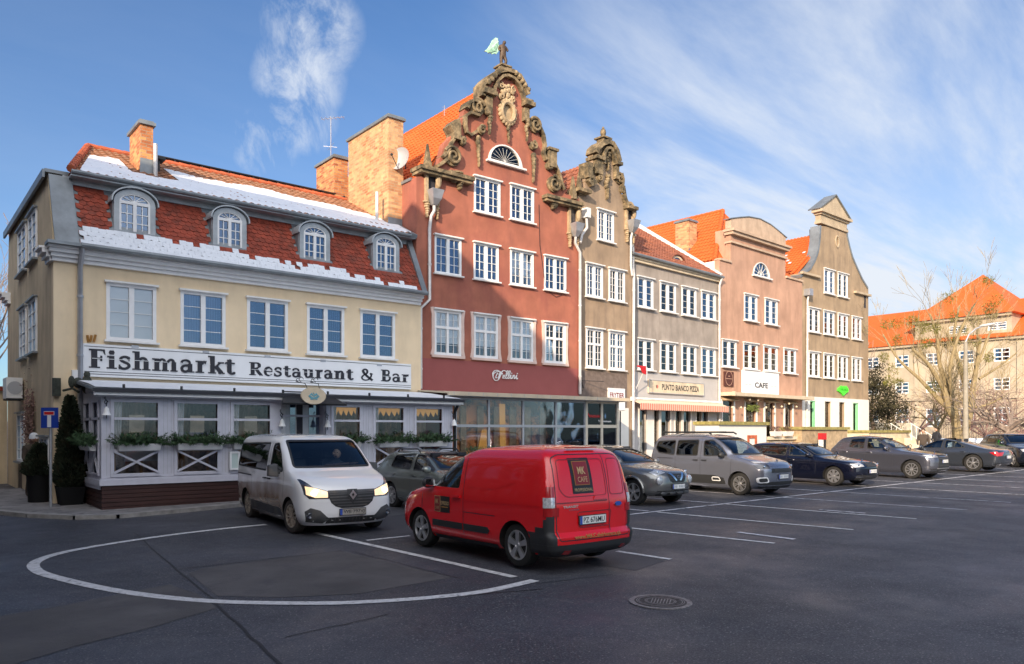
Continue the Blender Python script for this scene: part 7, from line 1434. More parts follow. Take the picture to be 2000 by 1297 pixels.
shade_house(-20, -8.5, -1.6, 16, 12.0, 2.0, 'ochre', 'ochre lane house out of view left of the yellow house', 'y')
shade_house(-34, -13, -34, -19.0, 11.5, 3.0, 'ochre', 'ochre house out of view on the near side of the square', 'y')
shade_house(-34, -13, -52, -34.5, 14.5, 4.0, 'pink', 'pink house out of view behind the photographer', 'y')
shade_house(-11, 4, -50, -36, 9.5, 3.5, 'brick', 'brick house out of view directly behind the photographer', 'x')
# ================================================================== cars
def pch(P, z):
    P = sorted(P); n = len(P)
    if z <= P[0][0]: return P[0][1]
    if z >= P[-1][0]: return P[-1][1]
    i = 0
    while P[i+1][0] < z: i += 1
    def slope(k):
        if k <= 0 or k >= n-1: k = min(max(k, 0), n-1); a, b = (0, 1) if k == 0 else (n-2, n-1); return (P[b][1]-P[a][1])/(P[b][0]-P[a][0])
        d0 = (P[k][1]-P[k-1][1])/(P[k][0]-P[k-1][0]); d1 = (P[k+1][1]-P[k][1])/(P[k+1][0]-P[k][0])
        return 0 if d0*d1 <= 0 else 2*d0*d1/(d0+d1)
    h = P[i+1][0]-P[i][0]; t = (z-P[i][0])/h; m0, m1 = slope(i)*h, slope(i+1)*h; a, b = P[i][1], P[i+1][1]
    return (2*t**3-3*t*t+1)*a+(t**3-2*t*t+t)*m0+(-2*t**3+3*t*t)*b+(t**3-t*t)*m1
def car_shell(F, Rr, Wd, zs, ins=0., LF=((.2, .42), (1., .5), (1.3, .30)), LR=((.2, .3), (1.2, .22)), nf=2.7, taper=.05, N=9, Mx=22):
    vs = []; rings = []
    for z in zs:
        xf, xr, w = pch(F, z)-ins, pch(Rr, z)+ins, pch(Wd, z)-ins; lf, lr = pch(LF, z), pch(LR, z); tot = xf-xr
        if lf+lr > tot*.8: k = tot*.8/(lf+lr); lf *= k; lr *= k
        h = []
        for i in range(N+1):
            t = math.pi/2*i/N; h.append((xf-lf*(1-math.cos(t)**(2/nf)), w*math.sin(t)**(2/nf)))
        for i in range(1, Mx): x = xf-lf+(xr+lr-xf+lf)*i/Mx; h.append((x, w))
        for i in range(N, -1, -1):
            t = math.pi/2*i/N; h.append((xr+lr*(1-math.cos(t)**(2/nf)), w*math.sin(t)**(2/nf)))
        n2 = len(h); h = [(x, y*(1-taper*max(0, (2*(x-xr)/(tot)-1))**3-taper*.6*max(0, 1-2*(x-xr)/tot)**3)) for x, y in h]
        ring = h+[(x, -y) for x, y in h[-2:0:-1]]; rings.append([(x, y, z) for x, y in ring])
    n = len(rings[0]); mb = MB(); vs = [p for r in rings for p in r]; fs = []
    for j in range(len(rings)-1):
        for i in range(n): fs.append((j*n+i, j*n+(i+1) % n, (j+1)*n+(i+1) % n, (j+1)*n+i))
    half = n//2
    for base, flip in ((0, True), ((len(rings)-1)*n, False)):     # caps as strips between the two sides
        for i in range(half):
            a, b, c, d = base+i, base+i+1, base+(n-i-1) % n, base+(n-i) % n
            q = [a, b, c, d]; q = [k for m, k in enumerate(q) if k not in q[:m]]
            if len(q) > 2: fs.append(tuple(q[::-1]) if not flip else tuple(q))
    mb.add(vs, fs); return mb
def fix_normals(o):
    bm = bmesh.new(); bm.from_mesh(o.data); bmesh.ops.remove_doubles(bm, verts=bm.verts, dist=1e-5); bmesh.ops.recalc_face_normals(bm, faces=bm.faces)
    if bm.calc_volume(signed=True) < 0: bmesh.ops.reverse_faces(bm, faces=bm.faces)
    bm.to_mesh(o.data); bm.free()
def boolean(o, cutters):
    size = lambda q: max((v.co.x for v in q.vertices), default=0)-min((v.co.x for v in q.vertices), default=0)
    for c in cutters:
        fix_normals(c); ok = False
        for tr in range(4):
            m = o.modifiers.new('b', 'BOOLEAN'); m.operation = 'DIFFERENCE'; m.solver = 'EXACT' if tr < 2 else 'FAST'; m.object = c; m.material_mode = 'TRANSFER'
            bpy.context.view_layer.update(); me = bpy.data.meshes.new_from_object(o.evaluated_get(bpy.context.evaluated_depsgraph_get())); o.modifiers.clear()
            if size(me) > size(o.data)-.05: o.data = me; break
            c.location = (.0013*(tr+1), .0009*(tr+1), .0011*(tr+1))
        bpy.data.objects.remove(c)
class Skin:
    def __init__(s, mb): s.t = BVHTree.FromPolygons([Vector(v) for v in mb.v], mb.f)
    def hit(s, a, b, mode):
        if mode in 'LR': sg = 1 if mode == 'L' else -1; o, d = Vector((a, sg*3, b)), Vector((0, -sg, 0))
        elif mode == 'F': o, d = Vector((4, a, b)), Vector((-1, 0, 0))
        elif mode == 'B': o, d = Vector((-9, a, b)), Vector((1, 0, 0))
        else: o, d = Vector((a, b, 4)), Vector((0, 0, -1))
        loc, nn, i, ds = s.t.ray_cast(o, d)
        if loc is None: return None, None
        if nn.dot(d) > 0: nn = -nn
        return loc, nn
    def patch(s, poly, mode, off, m, name, parent, step=.07, rim=.012, label=None):
        P = []; n = len(poly)
        for i in range(n):
            a, b = Vector(poly[i]), Vector(poly[(i+1) % n]); k = max(1, int((b-a).length/step)); P += [a+(b-a)*j/k for j in range(k)]
        nb = len(P); xs = [p.x for p in P]; ys = [p.y for p in P]; x = min(xs)+step*.5
        def ins_(q):
            r = False
            for i in range(n):
                (xa, ya), (xb, yb) = poly[i], poly[i-1]
                if (ya > q.y) != (yb > q.y) and q.x < (xb-xa)*(q.y-ya)/(yb-ya)+xa: r = not r
            return r
        while x < max(xs):
            y = min(ys)+step*.5
            while y < max(ys):
                q = Vector((x, y))
                if ins_(q) and min((q-p).length for p in P[:nb]) > step*.45: P.append(q)
                y += step
            x += step
        V_, E2, F2, *_ = delaunay_2d_cdt(P, [(i, (i+1) % nb) for i in range(nb)], [list(range(nb))], 1, 1e-5)
        vs = []; ok = []; dirs = {'L': Vector((0, 1, 0)), 'R': Vector((0, -1, 0)), 'F': Vector((1, 0, 0)), 'B': Vector((-1, 0, 0)), 'T': Vector((0, 0, 1))}[mode]
        for p in V_:
            loc, nn = s.hit(p.x, p.y, mode)
            if loc is None: vs.append(Vector((0, 0, 0))); ok.append(False)
            else: vs.append(loc+nn*off); ok.append(nn.dot(dirs) > .22)
        fs = [tuple(f) for f in F2 if all(ok[i] for i in f)]
        if not fs: return None
        want = {'L': Vector((0, 1, 0)), 'R': Vector((0, -1, 0)), 'F': Vector((1, 0, 0)), 'B': Vector((-1, 0, 0)), 'T': Vector((0, 0, 1))}[mode]; f2 = []
        for f in fs:
            a, b, c = vs[f[0]], vs[f[1]], vs[f[2]]; f2.append(f if (b-a).cross(c-a).dot(want) > 0 else f[::-1])
        if rim:
            cnt = {}
            for f in f2:
                for i in range(len(f)): e_ = (f[i], f[(i+1) % len(f)]); cnt[e_] = cnt.get(e_, 0)+1
            nv = len(vs); vs2 = [v-want*rim for v in vs]; bnd = [e_ for e_ in cnt if (e_[1], e_[0]) not in cnt]; mp_ = {}
            for a, b in bnd:
                for k in (a, b):
                    if k not in mp_: mp_[k] = len(vs); vs.append(vs2[k])
                f2.append((b, a, mp_[a], mp_[b]))
        o = MB().add(vs, f2).build(name, m, parent, smooth=True, angle=35)
        if label: o['label'] = label
        return o
    def line(s, pts, mode, w, m, name, parent, off=.002):
        P = []
        for i in range(len(pts)-1):
            a, b = Vector(pts[i]), Vector(pts[i+1]); k = max(1, int((b-a).length/.08)); P += [a+(b-a)*j/k for j in range(k)]
        P.append(Vector(pts[-1])); vs = []; n = len(P)
        for i in range(n):
            d = (P[min(i+1, n-1)]-P[max(i-1, 0)]).normalized(); q = Vector((-d.y, d.x))*w/2
            for sg in (1, -1):
                loc, nn = s.hit(P[i].x+q.x*sg, P[i].y+q.y*sg, mode)
                if loc is None: return None
                vs.append(loc+nn*off)
        return MB().add(vs, [(2*i, 2*i+1, 2*i+3, 2*i+2) for i in range(n-1)]).build(name, m, parent)
def shell_part(sk, mb, test, off, m, name, parent):
    bm = bmesh.new(); me = bpy.data.meshes.new(name); me.from_pydata(mb.v, [], mb.f); bm.from_mesh(me); bmesh.ops.remove_doubles(bm, verts=bm.verts, dist=1e-5); bmesh.ops.recalc_face_normals(bm, faces=bm.faces); bm.normal_update()
    mv = {v.index: v.normal.copy() for v in bm.verts}
    bmesh.ops.delete(bm, geom=[f for f in bm.faces if not test(f.calc_center_median())], context='FACES')
    for v in bm.verts: v.co += v.normal*off
    ex = bmesh.ops.extrude_edge_only(bm, edges=[e_ for e_ in bm.edges if e_.is_boundary])
    for v in [g for g in ex['geom'] if isinstance(g, bmesh.types.BMVert)]: v.co -= Vector((0 if abs(v.co.y) > .6 else (1 if v.co.x > -1 else -1), (1 if v.co.y > 0 else -1) if abs(v.co.y) > .6 else 0, 0))*(off+.02)
    bm.to_mesh(me); bm.free(); me.materials.append(M[m]); me.shade_smooth(); me.set_sharp_from_angle(angle=R(40)); o = bpy.data.objects.new(name, me); COL.objects.link(o); o.parent = parent; return o
def rounded(poly, r=.05, k=3):
    o = []; n = len(poly)
    for i in range(n):
        p, a, b = Vector(poly[i]), Vector(poly[i-1]), Vector(poly[(i+1) % n]); da, db = (a-p), (b-p); ra = min(r, da.length*.45); rb = min(r, db.length*.45); s0 = p+da.normalized()*ra; s1 = p+db.normalized()*rb
        for j in range(k+1): t = j/k; o.append(tuple(s0*(1-t)**2+p*2*t*(1-t)+s1*t*t))
    return o
def wheel(P, x, y, r, side, style, rim_m='alloy', tyre='rubber', wd=.21, steer=0, spokes=5, rr=.68):
    e = bpy.data.objects.new('wheel', None); COL.objects.link(e); e.parent = P; e.location = (x, y, r); e.rotation_euler = (0, 0, steer+(0 if side < 0 else math.pi))
    # local -y is the outer face
    t = MB().lathe([(r*rr, wd), (r*.92, wd), (r, wd-.03), (r, .03), (r*.985, .012), (r*.93, .0), (r*rr*1.02, .0), (r*rr, .03)], (0, 0, 0), 36, 'y').build('tyre', tyre, e, smooth=True, angle=35)
    R0 = r*rr; mb = MB(); mb.lathe([(R0*1.015, .10), (R0*1.015, .0), (R0*.93, -.002), (R0*.88, .03), (R0*.87, .10)], (0, 0, 0), 36, 'y')
    def sp_(a, w0, w1, r0=.16, r1=.92, y0=-.002, y1=.03):
        c, s_ = math.cos(a), math.sin(a); q = lambda rad, off, yy: (rad*R0*c-off*s_, yy, rad*R0*s_+off*c)
        mb.hexa([q(r0, -w0, y0), q(r1, -w1, y0), q(r1, w1, y0), q(r0, w0, y0), q(r0, -w0, y1), q(r1, -w1, y1), q(r1, w1, y1), q(r0, w0, y1)][::1])
    for k in range(spokes):
        a = 2*math.pi*k/spokes+math.pi/2
        if style == 'twin': sp_(a-.17, .012, .016); sp_(a+.17, .012, .016)
        elif style == 'Y': sp_(a, .018, .016, .16, .5); sp_(a+.14, .012, .012, .45, .92); sp_(a-.14, .012, .012, .45, .92)
        elif style == 'wide': sp_(a, .03, .045)
        elif style == 'thin': sp_(a, .012, .018)
        else: sp_(a, .022, .022)
    mb.lathe([(R0*.26, .03), (R0*.24, -.008), (R0*.12, -.012), (R0*.1, -.004), (.001, -.004)], (0, 0, 0), 16, 'y')
    mb.build('rim', rim_m, e, smooth=True, angle=25)
    MB().lathe([(R0*.9, .08), (R0*.9, .07), (.001, .07)], (0, 0, 0), 24, 'y').build('brake_disc', 'well', e)
    return e
def car(name, label, loc, heading, F, Rr, Wd, wb, r, paint, sidewin, ws=None, rw=None, wstyle='wide', spokes=5, rim_m='alloy', glassm='car_glass', rearglass=None, mirrors=True, cat='car', group=None, steer=0, tyre='rubber', clad=None, LF=((.2, .42), (1., .5), (1.3, .30)), LR=((.2, .3), (1.2, .22)), zb=None, mirror_m=None, doors=(), handles=(), scale=1., seats=True, mir=None, archr=1.16, hollow=True, wy=.0, glassm2=None, taper=.05, belt=None):
    e = empty(name, loc, heading, label, cat, group); e.scale = (scale,)*3
    z0, z1 = F[0][0], max(F)[0]; keys = sorted(set([p[0] for p in F+Rr+Wd])); zs = []
    for a, b in zip(keys[:-1], keys[1:]):
        k = max(1, int((b-a)/.035)); zs += [a+(b-a)*j/k for j in range(k)]
    zs.append(keys[-1]); shell = car_shell(F, Rr, Wd, zs, 0, LF, LR, taper=taper); sk = Skin(shell); sk.mb = shell; body = shell.build('body', paint, e, smooth=False); fix_normals(body)
    body.parent = None; cut = []
    wm = pch(Wd, r)
    for x in (0, -wb):
        for sg in (-1, 1): cut.append(MB().lathe([(r*archr, 0), (r*archr, .5)], (x, (wm-.32) if sg > 0 else -(wm+.18), r*.99), 32, 'y').build('c', 'well'))
    if hollow:
        bl = belt or min(p[1] for q in sidewin for p in q); zin = [bl-.25+(z1-.05-bl+.25)*k/9 for k in range(10)]
        cut.append(car_shell([(z, min(x-.07, F_lim)) for z, x in F for F_lim in [(-.0 if z > bl-.3 else 9)]], [(z, x+.07) for z, x in Rr], [(z, w_-.05) for z, w_ in Wd], zin, 0, LF, LR, N=5, Mx=8, taper=taper).build('c', 'cabin'))
        for q in sidewin: cut.append(MB().prism(rounded(q, .05), -3, 3).build('c', 'cabin'))
        tfY = lambda a, y, z: (y, a, z)
        if ws: cut.append(MB().prism(rounded(ws, .05), -1.6, 2.5, tf=tfY).build('c', 'cabin'))
        if rw: cut.append(MB().prism(rounded(rw, .05), -9, -wb-.1, tf=tfY).build('c', 'cabin'))
    boolean(body, cut); body.parent = e; body.name = 'body'; body.data.shade_smooth(); body.data.set_sharp_from_angle(angle=R(32))
    gm = glassm
    for i, q in enumerate(sidewin):
        g_ = (rearglass if rearglass and i > 0 else gm)
        for md in 'LR': sk.patch(rounded(q, .05), md, -.010, g_, 'side_window', e, rim=0)
    if ws: sk.patch(rounded(ws, .05), 'F', -.010, glassm2 or gm, 'windscreen', e, rim=0, step=.09)
    if rw: sk.patch(rounded(rw, .05), 'B', -.010, rearglass or gm, 'rear_window', e, rim=0, step=.09)
    for i, q in enumerate(sidewin):
        rp = rounded([(a, b) for a, b in q], .05); cxq = sum(a for a, b in rp)/len(rp); czq = sum(b for a, b in rp)/len(rp)
        for md in 'LR': sk.line(rp+[rp[0]], md, .035, 'plastic_black', 'window_seal', e, .003)
    if ws: rp = rounded(ws, .05); sk.line(rp+[rp[0]], 'F', .04, 'plastic_black', 'window_seal', e, .003)
    if rw: rp = rounded(rw, .05); sk.line(rp+[rp[0]], 'B', .04, 'plastic_black', 'window_seal', e, .003)
    for x, st_ in ((0, steer), (-wb, 0)):
        for sg in (-1, 1): wheel(e, x, sg*(wm-.035+wy), r, -sg if 0 else (1 if sg > 0 else -1), wstyle, rim_m, tyre, steer=st_, spokes=spokes)
    for L__ in doors:
        for md in 'LR': sk.line(L__, md, .012, 'ink', 'door_gap', e)
    for hx__, hz__ in handles:
        for sg in (-1, 1):
            loc_, nn = sk.hit(hx__, hz__, 'L' if sg > 0 else 'R'); MB().box(-.09, .09, -.016, .016, -.014, .014).build('door_handle', mirror_m or 'plastic_black', e, loc=loc_+nn*.022)
    if mirrors:
        mx_, mz_ = mir or (-.55, 1.05)
        for sg in (-1, 1):
            loc_, nn = sk.hit(mx_, mz_, 'L' if sg > 0 else 'R'); hs_ = MB().ball((0, sg*.13, .04), .07, .12, .09, 12, 8).path([(0, -sg*.02, -.04), (0, sg*.08, -.0)], .025, 6).build('mirror', mirror_m or 'plastic_black', e, smooth=True, loc=loc_)
            MB().box(-.072, -.068, sg*.13-.09, sg*.13+.09, -.02, .10).build('mirror_glass', 'chrome', hs_)
    if seats and hollow:
        mb = MB(); bl = belt or min(p[1] for q in sidewin for p in q)
        for xx in (-1.15, -2.0):
            if xx < -wb+.2: continue
            for yy in (-.38, .38): mb.hexa([(xx-.12, yy-.22, bl-.3), (xx+.02, yy-.22, bl-.3), (xx+.02, yy+.22, bl-.3), (xx-.12, yy+.22, bl-.3), (xx-.22, yy-.19, bl+.22), (xx-.12, yy-.19, bl+.22), (xx-.12, yy+.19, bl+.22), (xx-.22, yy+.19, bl+.22)]); mb.box(xx-.24, xx-.14, yy-.12, yy+.12, bl+.25, bl+.42)
        mb.build('seats', 'cloth_dark', e); sy = .36; mb = MB(); mb.path([(-.62+.07*math.sin(a), sy+.18*math.cos(a), bl+.0+.17*math.sin(a)) for a in [k*.5236 for k in range(13)]], .014, 5).path([(-.62, sy, bl), (-.35, sy, bl-.1)], .02, 5); mb.build('steering_wheel', 'plastic_black', e)
    return e, sk, body
def plate(e, sk, y, z, mode, m='plate', text=None, w=.52, tilt=0, off=.02):
    loc, nn = sk.hit(y, z, mode); rz = R(90) if mode == 'F' else R(-90); p = bpy.data.objects.new('number_plate', None); COL.objects.link(p); p.parent = e; p.location = loc+nn*off; p.rotation_euler = (tilt, 0, rz)
    # local x across, z up, -y faces out
    MB().box(-w/2-.012, w/2+.012, -.004, .012, -.067, .067).build('plate_frame', 'plastic_black', p); MB().box(-w/2, w/2, -.008, -.0045, -.056, .056).build('plate_sheet', m, p); MB().box(-w/2, -w/2+.045, -.0100, -.0081, -.056, .056).build('country_band', 'plate_blue', p)
    if text: text_part('plate_text', text, 'ink', p, (.02, -.0105, 0), w*.82, .078, bold=.012)
    else:
        mb = MB(); rn = random.Random(int(w*100+z*77))
        for k in range(7):
            if k != 2: mb.box(-w/2+.07+k*.062, -w/2+.11+k*.062, -.0105, -.0085, -.032, .032)
        mb.build('plate_characters', 'frame_grey', p)
    return p
def badge(e, sk, y, z, mode, kind, s=.05, off=.02, m='chrome'):
    loc, nn = sk.hit(y, z, mode); rz = R(90) if mode == 'F' else R(-90); mb = MB()
    if kind == 'diamond': mb.prism([(0, -s*1.3), (s, 0), (0, s*1.3), (-s, 0)], -.015, .0, [[(0, -s*.6), (-s*.42, 0), (0, s*.6), (s*.42, 0)]])
    elif kind == 'oval': mb.prism(arc(0, 0, s*1.5, s*.7, 0, 360, 20)[:-1], -.008, 0)
    elif kind == 'ring': band(mb, arc(0, 0, s, s, 0, 360, 20), s*.25, -.012, 0); mb.box(-s*1.3, s*1.3, -.016, -.0125, -s*.22, s*.22)
    elif kind == 'chevron':
        for q in (0, .7): mb.prism([(-s*1.2, -s*.6+q*s), (0, s*.2+q*s), (s*1.2, -s*.6+q*s), (s*1.2, -s*.25+q*s), (0, s*.6+q*s), (-s*1.2, -s*.25+q*s)], -.01, 0)
    elif kind == 'three':
        for a in (90, 210, 330): c, q = math.cos(R(a)), math.sin(R(a)); mb.prism([(0, 0), (c*s*.6-q*s*.3, q*s*.6+c*s*.3), (c*s*1.2, q*s*1.2), (c*s*.6+q*s*.3, q*s*.6-c*s*.3)], -.01, 0)
    elif kind == 'rings':
        for k in range(4): band(mb, arc(-s*1.5+k*s, 0, s*.6, s*.6, 0, 360, 14), s*.14, -.01-.001*k, 0)
    elif kind == 'disc': mb.prism(arc(0, 0, s, s, 0, 360, 20)[:-1], -.01, 0)
    b = mb.build('badge', m, e); b.location = loc+nn*off; b.rotation_euler = (0, 0, rz); return b
def ground_at(x, y): return Vector((x, y, gz(x, y)+.003))
def mir2(poly): return [(-a, b) for a, b in poly]
DOWN = R(-90); UP = R(90)     # heading towards the street / towards the houses
def paint(name, c, metal=.5, rough=.2, **k): M[name] = mat(name, c, rough, metal, coat=1., **k); return name
paint('paint_white', (.80, .80, .81), .0, .25); paint('paint_red', (.72, .008, .012), .0, .22); paint('paint_silver', (.22, .235, .29), .6); paint('paint_navy', (.006, .008, .022), .4); paint('paint_grey', (.10, .105, .135), .6); paint('paint_graphite', (.055, .065, .085), .5); paint('paint_brown', (.20, .20, .195), .6); paint('paint_sage', (.22, .24, .22), .5); paint('paint_dark', (.015, .02, .035), .4)
# dusty flanks of the white van: road dirt thrown up low on the doors
def dirty(mn, col, top=.95):
    m = M[mn]; t = m.node_tree; L = t.links.new; b = t.nodes['Principled BSDF']; tcn = t.nodes.new('ShaderNodeTexCoord'); sp_ = t.nodes.new('ShaderNodeSeparateXYZ'); L(tcn.outputs['Object'], sp_.inputs[0])
    ns = t.nodes.new('ShaderNodeTexNoise'); ns.inputs['Scale'].default_value = 2.2; ns.inputs['Detail'].default_value = 9; L(tcn.outputs['Object'], ns.inputs[0])
    a = t.nodes.new('ShaderNodeMapRange'); L(sp_.outputs[2], a.inputs[0]); a.inputs[1].default_value = top; a.inputs[2].default_value = .35
    x_ = t.nodes.new('ShaderNodeMapRange'); L(sp_.outputs[0], x_.inputs[0]); x_.inputs[1].default_value = .55; x_.inputs[2].default_value = -.3
    k = t.nodes.new('ShaderNodeMath'); k.operation = 'MULTIPLY'; L(a.outputs[0], k.inputs[0]); L(x_.outputs[0], k.inputs[1]); k2 = t.nodes.new('ShaderNodeMath'); k2.operation = 'MULTIPLY'; L(k.outputs[0], k2.inputs[0]); L(ns.outputs[0], k2.inputs[1]); k3 = t.nodes.new('ShaderNodeMath'); k3.operation = 'MULTIPLY'; k3.use_clamp = True; L(k2.outputs[0], k3.inputs[0]); k3.inputs[1].default_value = 2.4
    mx = t.nodes.new('ShaderNodeMixRGB'); L(k3.outputs[0], mx.inputs[0]); mx.inputs[1].default_value = b.inputs['Base Color'].default_value; mx.inputs[2].default_value = (*col, 1); L(mx.outputs[0], b.inputs['Base Color'])
dirty('paint_white', (.26, .18, .125), 1.2)
# ---- white passenger van
F1 = [(.20, .80), (.30, .90), (.45, .93), (.65, .93), (.85, .90), (.98, .82), (1.08, .66), (1.16, .38), (1.24, .06), (1.45, -.24), (1.65, -.51), (1.80, -.74), (1.89, -.98), (1.935, -1.4), (1.955, -2.0)]
R1 = [(.20, -3.98), (.30, -4.04), (.9, -4.05), (1.3, -4.03), (1.65, -3.98), (1.80, -3.93), (1.89, -3.8), (1.935, -3.5), (1.955, -3.0)]
W1 = [(.20, .86), (.30, .93), (.45, .965), (.65, .975), (.98, .97), (1.16, .955), (1.24, .95), (1.45, .915), (1.65, .88), (1.80, .83), (1.89, .74), (1.935, .56), (1.955, .28)]
wv, sk, body = car('white_van', 'dirty white passenger van with lit headlights driving out before the restaurant veranda', ground_at(3.09, -8.30), R(-95.4), F1, R1, W1, 3.1, .335, 'paint_white',
    [[(-.42, 1.20), (-1.22, 1.20), (-1.24, 1.74), (-.98, 1.76), (-.70, 1.55)], [(-1.50, 1.18), (-3.82, 1.22), (-3.78, 1.72), (-1.50, 1.76)]], [(-.80, 1.29), (.80, 1.29), (.72, 1.81), (-.72, 1.81)], None, 'thin', 11, 'alloy_dirty', glassm2='screen_glass', rearglass='car_glass_dark', cat='van', tyre='rubber_dirty', steer=R(8), doors=[[(-.36, .36), (-.30, 1.10), (-.46, 1.30)], [(-1.36, .3), (-1.36, 1.82)], [(-2.55, .55), (-2.55, 1.1)]], handles=[(-1.22, 1.02), (-1.52, 1.02)], mirrors=False, wy=-.0, LF=((.2, .40), (1., .5), (1.3, .28)), belt=1.18)
for sg in (-1, 1):
    q = [(.46, .72), (.80, .72), (.87, .80), (.90, 1.08), (.86, 1.08), (.72, .94), (.46, .86)]; q = q if sg > 0 else mir2(q); sk.patch(q, 'F', .006, 'lens_dark', 'headlight_rim', wv, .05)
    q = [(.48, .74), (.70, .74), (.84, .80), (.84, .95), (.70, .92), (.48, .85)]; q = q if sg > 0 else mir2(q); sk.patch(q, 'F', .014, 'head_warm', 'headlight', wv, .05); loc, nn = sk.hit(sg*.70, .83, 'F'); MB().ball((0, 0, 0), .025, .085, .065, 12, 8).build('headlamp_bulb', 'head_on', wv, smooth=True, loc=loc+nn*.012)
    q = [(.56, .25), (.84, .28), (.87, .48), (.78, .55), (.62, .50), (.50, .38), (.44, .34)]; q = q if sg > 0 else mir2(q); sk.patch(q, 'F', .006, 'plastic_grey', 'bumper_insert', wv, .045); loc, nn = sk.hit(sg*.80, .40, 'F'); MB().lathe([(.06, .0), (.06, .03), (.045, .034), (.001, .02)], (0, 0, 0), 14, 'y').build('fog_lamp', 'lens_dark', wv, loc=loc, rot=(0, 0, R(90)+R(180)))
sk.patch([(-.46, .86), (.46, .86), (.47, .76), (.42, .64), (.34, .57), (.22, .53), (-.22, .53), (-.34, .57), (-.42, .64), (-.47, .76)], 'F', .006, 'plastic_black', 'grille', wv, .06)
for z, hw in ((.80, .44), (.745, .44), (.69, .42), (.635, .38), (.58, .30)): sk.line([(-hw, z), (hw, z)], 'F', .022, 'plastic_grey', 'grille_slat', wv, .016)
sk.line([(-.47, .845), (.47, .845)], 'F', .05, 'plastic_grey', 'grille_bar', wv, .02)
sk.patch([(-.10, .88), (.10, .88), (.11, .76), (0, .62), (-.11, .76)], 'F', .026, 'plastic_black', 'badge_shield', wv, .05); badge(wv, sk, 0, .775, 'F', 'diamond', .072, .034, 'alloy')
sk.patch([(-.50, .245), (.50, .245), (.52, .36), (-.52, .36)], 'F', .008, 'plastic_black', 'lower_grille', wv, .07)
for k in range(28): x = -.48+k*.0355; sk.line([(x, .255), (x, .35)], 'F', .01, 'plastic_grey', 'mesh_bar', wv, .0125) if k % 2 == 0 else None
plate(wv, sk, 0, .455, 'F', 'plate_dirty', 'WE 797VJ', .52)
for md in 'LR': sk.patch([(-.42, .30), (-2.68, .30), (-2.66, .50), (-.46, .46)], md, .01, 'plastic_grey', 'side_cladding', wv, .15); sk.line([(-2.6, 1.03), (-3.9, 1.03)], md, .03, 'ink', 'slide_rail', wv, .004)
for sg in (-1, 1):
    loc, nn = sk.hit(-.62, 1.18, 'L' if sg > 0 else 'R'); h = MB().hexa([(-.02, sg*.02, -.10), (.10, sg*.04, -.10), (.10, sg*.24, -.08), (-.02, sg*.26, -.08), (-.02, sg*.04, .17), (.08, sg*.05, .17), (.08, sg*.23, .15), (-.02, sg*.25, .15)]).path([(.02, -sg*.04, .0), (.03, sg*.08, .0)], .05, 6).build('mirror', 'plastic_grey', wv, loc=loc); fix_normals(h); md_ = h.modifiers.new('bev', 'BEVEL'); md_.width = .03; md_.segments = 2
MB().hexa([(-.05, -.8, 1.14), (.1, -.8, 1.10), (.1, .8, 1.10), (-.05, .8, 1.14), (-.45, -.8, 1.22), (-.1, -.8, 1.24), (-.1, .8, 1.24), (-.45, .8, 1.22)]).build('dashboard', 'cabin', wv); MB().box(-.22, -.05, -.12, .22, 1.255, 1.27).build('papers', 'white_paint', wv)
for sg in (-1, 1): sk.line([(sg*.1-.08, 1.31), (sg*.1+.45, 1.34)], 'F', .018, 'ink', 'wiper', wv, .02)
# driver
drv = empty('person', wv.matrix_basis @ Vector((-1.05, .42, .95)), R(-95.4), 'driver in dark clothes looking sideways behind the windscreen of the white van', 'person')
skin('body', [(0, 0, -.15), (0, 0, .1), (.02, 0, .32), (.03, 0, .44), (.04, .0, .52), (.05, 0, .60), (.02, .2, .30), (.2, .26, .12), (.42, .16, .22), (.02, -.2, .30), (.2, -.26, .12), (.42, -.12, .22)], [(0, 1), (1, 2), (2, 3), (3, 4), (4, 5), (2, 6), (6, 7), (7, 8), (2, 9), (9, 10), (10, 11)], [.16, .16, .15, .06, .07, .06, .07, .055, .04, .07, .055, .04], 'cloth_dark', drv, 2)
hd = MB().ball((.06, .0, .58), .095, .085, .125, 16, 12).ball((.10, -.085, .57), .02, .025, .02, 8, 6).ball((.05, .085, .575), .015, .02, .03, 6, 5).build('head', 'skin', drv, smooth=True); MB().ball((.04, .012, .625), .10, .09, .10, 14, 9).build('hair', 'hair', drv, smooth=True)
MB().ball((.115, -.06, .60), .014, .014, .009, 6, 5).ball((.145, -.02, .60), .014, .014, .009, 6, 5).ball((.135, -.05, .52), .012, .03, .008, 6, 5).build('face_features', 'hair', hd)
